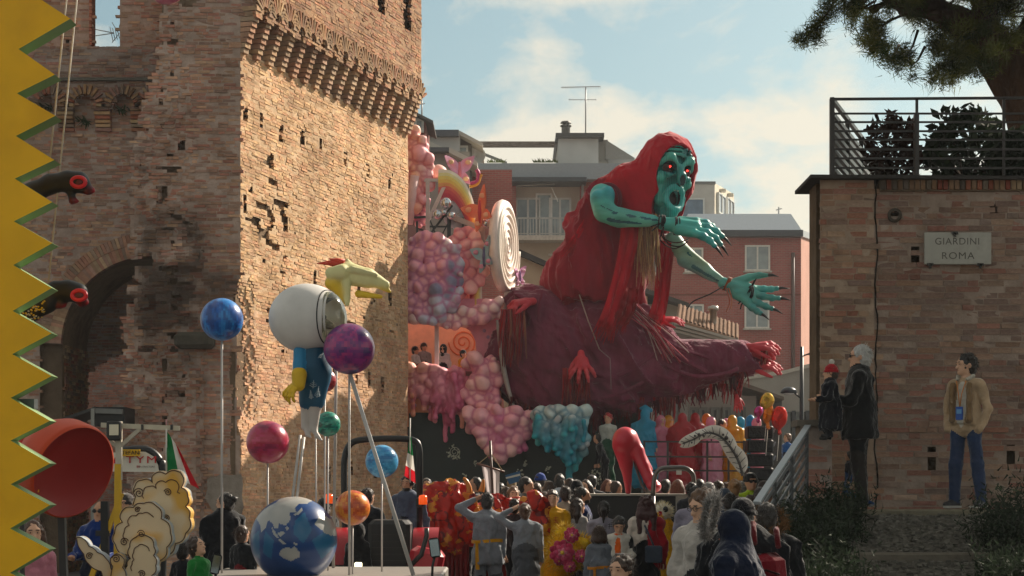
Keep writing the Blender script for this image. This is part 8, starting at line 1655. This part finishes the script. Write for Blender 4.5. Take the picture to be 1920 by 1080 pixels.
# --- spectators behind the stage block, each with a look of their own
FAR = [(1249, 899, 33, 150, 'dark haired spectator bending forward behind the toe of the red shoe', ('short', '1c1410'), '23262c', {}), (1270, 901, 32, 178, 'woman with long auburn hair behind the steel hoop', ('wavy', '5a3018'), '4a3a34', {}), (1330, 905, 27, 165, 'grey haired man among the heads right of the hoop', ('short', '8a8886'), '20242c', {}), (1347, 902, 28, 160, 'brown haired person in navy coat right of the grey haired man', ('short', '3a2a1e'), '1a2030', {}),
       (1377, 899, 27, 175, 'blond woman in white knit top, back turned', ('bun', '9a7448'), 'b8aea4', {}), (1369, 925, 23, 170, 'dark haired head in front of the white knit top', ('short', '1f1612'), '4a4a50', {}), (1408, 888, 27.5, 12, 'steward in dark cap and yellow high visibility vest', None, '9ab81c', dict(hat=('beanie', '15161a'), glasses='dark')), (1432, 903, 26, -40, 'man in flat cap left of the stair railing', ('short', '4a4440'), '2a2420', dict(hat=('cap', '3a3230'))),
       (1441, 911, 25, 150, 'bald headed man beside the railing', ('bald', '6a4a3a'), '33302e', {}), (1407, 929, 22, 178, 'brown haired head below the yellow vest', ('short', '3a2618'), '4a3a2a', {}), (1296, 905, 30, 190, 'dark haired spectator right under the hoop', ('short', '15110f'), '2a2c34', {}), (1357, 918, 26, 200, 'spectator in blue grey hood between the heads', ('short', '3a3028'), '3a4656', dict(hood='#3a4656')),
       (806, 918, 29, 5, 'sandy haired spectator above the left dragon costume', ('short', '7a6244'), '2a2a2e', {}), (856, 901, 30, 165, 'spectator with short grey crop between the orange horns', ('bald', '6a645e'), '2a2c30', {}), (891, 895, 31, -70, 'dark haired man in profile right of the orange horns', ('short', '17110e'), '1f2228', {}), (834, 908, 32, 20, 'dark haired spectator behind the left orange horn', ('long', '15100e'), '22242a', {}), (868, 918, 28, 185, 'brown haired head between the horns', ('bob', '2a1c16'), '2a2a30', {}), (966, 936, 26, 160, 'dark haired head behind the grey robed woman', ('short', '17110e'), '2a2226', {}),
       (800, 897, 34, 5, 'spectator in dark coat left of the white banner row', ('short', '1c1612'), '1c1f26', {}), (818, 903, 35, -15, 'long haired spectator in black near the tricolour flag', ('long', '241a14'), '1a1c22', {}), (843, 899, 36, 8, 'spectator in sunglasses before the painted spiral', ('short', '2a201a'), '22252c', dict(glasses='dark')), (872, 903, 36, 170, 'spectator in maroon jacket below the painted panel', ('short', '17120f'), '3a1c22', {}), (938, 906, 34, 175, 'spectator in olive coat right of the white banner', ('short', '1f1712'), '33352a', {}), (960, 898, 36, 160, 'pale haired spectator under the blue placard', ('short', '8a7048'), '2a2f3a', {}),
       (1068, 897, 35, 188, 'spectator in grey coat right of the bright blue jacket', ('bob', '2a1c14'), '4a4c52', {}), (1082, 902, 31, 168, 'spectator in black hood left of the bearded man', ('short', '15110f'), '17191e', dict(hood='#17191e')), (1140, 899, 36, 30, 'woman with reddish hair left of the giant heel', ('long', '5a2a18'), '2a2226', {}), (1156, 902, 35.5, 100, 'spectator in profile just left of the giant heel', ('short', '3a2a20'), '22242a', {})]
FAR += [(826, 912, 31, 175, 'spectator with black curls in front of the painted spiral', ('curly', '15110f'), '2f2a33', {}), (880, 907, 34, 10, 'spectator in pale grey scarf between banner and horns', ('short', '2a1e18'), '5a5c62', dict(scarf='#a8a6a2')), (948, 913, 30, 190, 'spectator in brown jacket under the blue placard', ('short', '4a3424'), '4a3626', {}), (1030, 902, 33, 170, 'spectator in dark green coat right of the blue beanie', ('bob', '3a281c'), '1f2f26', {}), (1060, 912, 28, 185, 'spectator in cream jumper left of the long haired woman', ('short', '2a1c14'), '9a9080', {}),
       (1098, 900, 33, -30, 'spectator in plum coat behind the bearded man', ('long', '2a1810'), '3a2233', {}), (1312, 899, 31, 170, 'spectator in bottle green jacket right of the hoop', ('short', '1c1512'), '22332a', {}), (1362, 905, 29, 185, 'spectator in rust coloured coat beside the white knit top', ('bob', '4a2e1e'), '6a3a22', {}), (1392, 903, 29, 175, 'spectator in charcoal coat left of the yellow vest', ('short', '5a564f'), '2a2c30', {}), (1424, 915, 24, 190, 'spectator in wine red jacket under the flat cap', ('short', '2a1c14'), '4a1a24', {})]
for (x, y, Y, r, lab, hr, tp_, kw) in FAR: person(lab, x, y, Y, r, skin=RNG.integers(0, 4), hair=hr, top=tp_, bot='22242a', h=.03 if Y > 30 else .022, group='spectators in the street', arms=('down', 'down'), **kw)
# --- costumed dancers on the stage
def crown(b, s, hh, U, L, g, k): b.chain([hh(-.13, -.02, .2), hh(0, .03, .27), hh(.12, .0, .25)], [.05 * k, .06 * k, .03 * k], col='#1490b8', m=3)
DAN = [(1210, 768, 41.2, 170, 'dancer in long turquoise blue cloak with pointed hood', '1490b8', 1.25, dict(extra=crown)), (1240, 780, 41.6, 25, 'dancer in pale pink hooded robe right of the blue cloak', 'd0809a', 1.0, {}), (1255, 780, 42.2, 40, 'dancer in golden yellow hooded robe behind the pink one', 'c8901a', .95, {}), (1280, 776, 41.4, 165, 'dancer in wide red satin costume, left of a pair', 'b01226', 1.5, {}), (1303, 776, 41.8, 190, 'dancer in wide red satin costume, right of a pair', 'a80f20', 1.5, {}), (1326, 777, 42.6, 30, 'dancer in orange hooded robe behind the bare headed man', 'd07a1c', 1.1, {}),
       (1335, 783, 41.4, 60, 'dancer in pink hooded robe in front of the orange one', 'd88aa4', 1.05, {}), (1374, 780, 41.8, 150, 'dancer in yellow satin cloak behind the giant feather', 'cf981a', 1.25, {}), (1390, 783, 42.4, 95, 'slim dancer in light blue beside the loudspeakers', '2a9ac0', .9, {}), (1406, 780, 42.8, 200, 'dancer in blue hood above the loudspeaker stack', '1a86b4', 1.1, {}), (1421, 785, 42.6, 80, 'dancer in pink hood above the loudspeaker stack', 'd88aa0', .95, {}), (1362, 786, 42.9, 20, 'dancer in pink robe half behind the yellow cloak', 'cf7a98', 1.0, {})]
for (x, y, Y, r, lab, c, w, kw) in DAN: person(lab, x, y, Y, r, H=1.68, skin=2, hair=None, top=c, bot=c, hood='#' + c, cape=.12, mtop=3, wide=w, h=.026, group='costumed dancers on the stage', **kw)
person('bare headed man in pink behind the robed dancers', 1354, 786, 42.0, 70, H=1.7, hair=('short', '1a120e'), top='c890a0', bot='8a5a6a', h=.026)
person('person in dark clothes bending over equipment left of the giant shoe', 1134, 815, 41.5, -80, H=1.3, hair=('short', '17120f'), top='1f2127', bot='1c1c20', lean=25, h=.026)
person('clown faced dancer in white and green behind the hanging fringe', 1140, 776, 42.0, -20, H=1.65, skin=2, hair=('afro', 'b02028'), top='b8bcb4', bot='2a5a44', h=.026)
person('child with curly hair in blue jacket sitting by the loudspeakers', 1476, 816, 39.5, -60, H=1.1, skin=2, hair=('curly', '6a4a34'), top='2a5a9a', bot='22242a', child=True, h=.024)
# --- riders on the balcony
BZ = px_z(700, FY) + .05
person('rider in white hooded top with black cap at the left of the pink balcony', 779, 652, FY + .7, 60, H=1.12, hair=('short', '15110f'), hat=('beanie', '15161a'), top='b8b4b0', bot='22242a', arms=('hold', 'hold'), h=.022)
person('rider in grey top with brown cap behind the one in white', 795, 645, FY + 1.1, 30, H=1.2, hair=('short', '4a3a2c'), hat=('beanie', '3a3028'), top='8a8482', bot='22242a', h=.022)
person('rider in skull mask and white top beside the balcony column', 831, 648, FY + .6, -10, H=1.18, skin=2, hair=None, hood='#17181a', top='b0aeac', bot='22242a', h=.022)
person('rider in yellow patterned top with dark cap at the right of the balcony', 869, 659, FY + .5, 40, H=1.05, hair=('short', '15110f'), hat=('beanie', '17181c'), top='c08a1c', bot='22242a', h=.022)
# --- people at the left between the floats
person('man in bright blue jacket and sunglasses behind the yellow struts', 189, 940, 18.6, -12, skin=1, hair=('bald', '6a645e'), top='14306e', bot='1c2030', glasses='dark', wide=1.25, h=.013, arms=('bent', 'bent'))
person('person in grey knitted cap just behind the cloud cutout', 236, 927, 20, -20, hair=('short', '4a4440'), hat=('beanie', '4a4644'), top='2a2c30', bot='22242a', h=.014)
person('man with dark hair bun in black coat seen from behind', 422, 925, 21.5, -160, skin=0, hair=('bun', '15110e'), top='16181d', bot='1a1c22', coat=.5, beard='#1a1410', wide=1.3, h=.014, head=(58, 2))
person('child with brown hair and dark jacket beside the black coated man', 455, 990, 21, 150, hair=('short', '3a261a'), top='1f2226', bot='7a1c22', child=True, h=.014)
person('curly haired child in green jacket looking up to the right', 373, 1012, 17.6, 60, skin=2, hair=('curly', '33221a'), top='1f7a34', bot='22242a', child=True, h=.011, head=(0, -18))
person('dark clothed child just left of the green jacket', 345, 1020, 18.2, 160, hair=('short', '1c1512'), top='1c1e24', bot='22242a', child=True, h=.013)
person('child with brown hair and pink jacket half hidden by the yellow teeth', 62, 978, 14.5, 20, skin=2, hair=('bob', '4a2c1c'), top='c07a8a', bot='4a3a4a', child=True, h=.012)
person('driver with dark hair in grey and red cape on the tractor', 764, 892, 23.9, -20, H=1.55, skin=1, hair=('curly', '15110f'), top='4a5366', bot='22242a', beard='#15110f', wide=1.2, h=.015, collar=('#7a1c24', 0), cape=.5)
person('young spectator with dark brown hair behind the orange planet', 690, 916, 25, 150, hair=('short', '2a1a12'), top='22242a', bot='22242a', h=.016)
person('spectator with dark hair and black jacket behind the earth globe', 606, 934, 24, -150, hair=('short', '1c1410'), top='1a1c20', bot='22242a', h=.016)
person('spectator in black at the tractor beside the orange planet', 672, 985, 22.2, 160, hair=None, hood='#15161a', top='15161a', bot='15161a', h=.016, child=True)
# ================================================================ backlit winter air over the square
hz_ = G().box((0, 80, 11.5), (270, 250, 25)); ho = hz_.build('haze', [bpy.data.materials.new('winter haze')]); tag(ho, kind='stuff')
hm_ = ho.data.materials[0]; hm_.use_nodes = True; hm_.node_tree.nodes.clear(); o_ = hm_.node_tree.nodes.new('ShaderNodeOutputMaterial'); v_ = hm_.node_tree.nodes.new('ShaderNodeVolumePrincipled')
v_.inputs['Color'].default_value = (.9, .93, .96, 1); v_.inputs['Density'].default_value = .00045; v_.inputs['Anisotropy'].default_value = .3; hm_.node_tree.links.new(v_.outputs[0], o_.inputs['Volume'])
SC.cycles.volume_bounces = 0
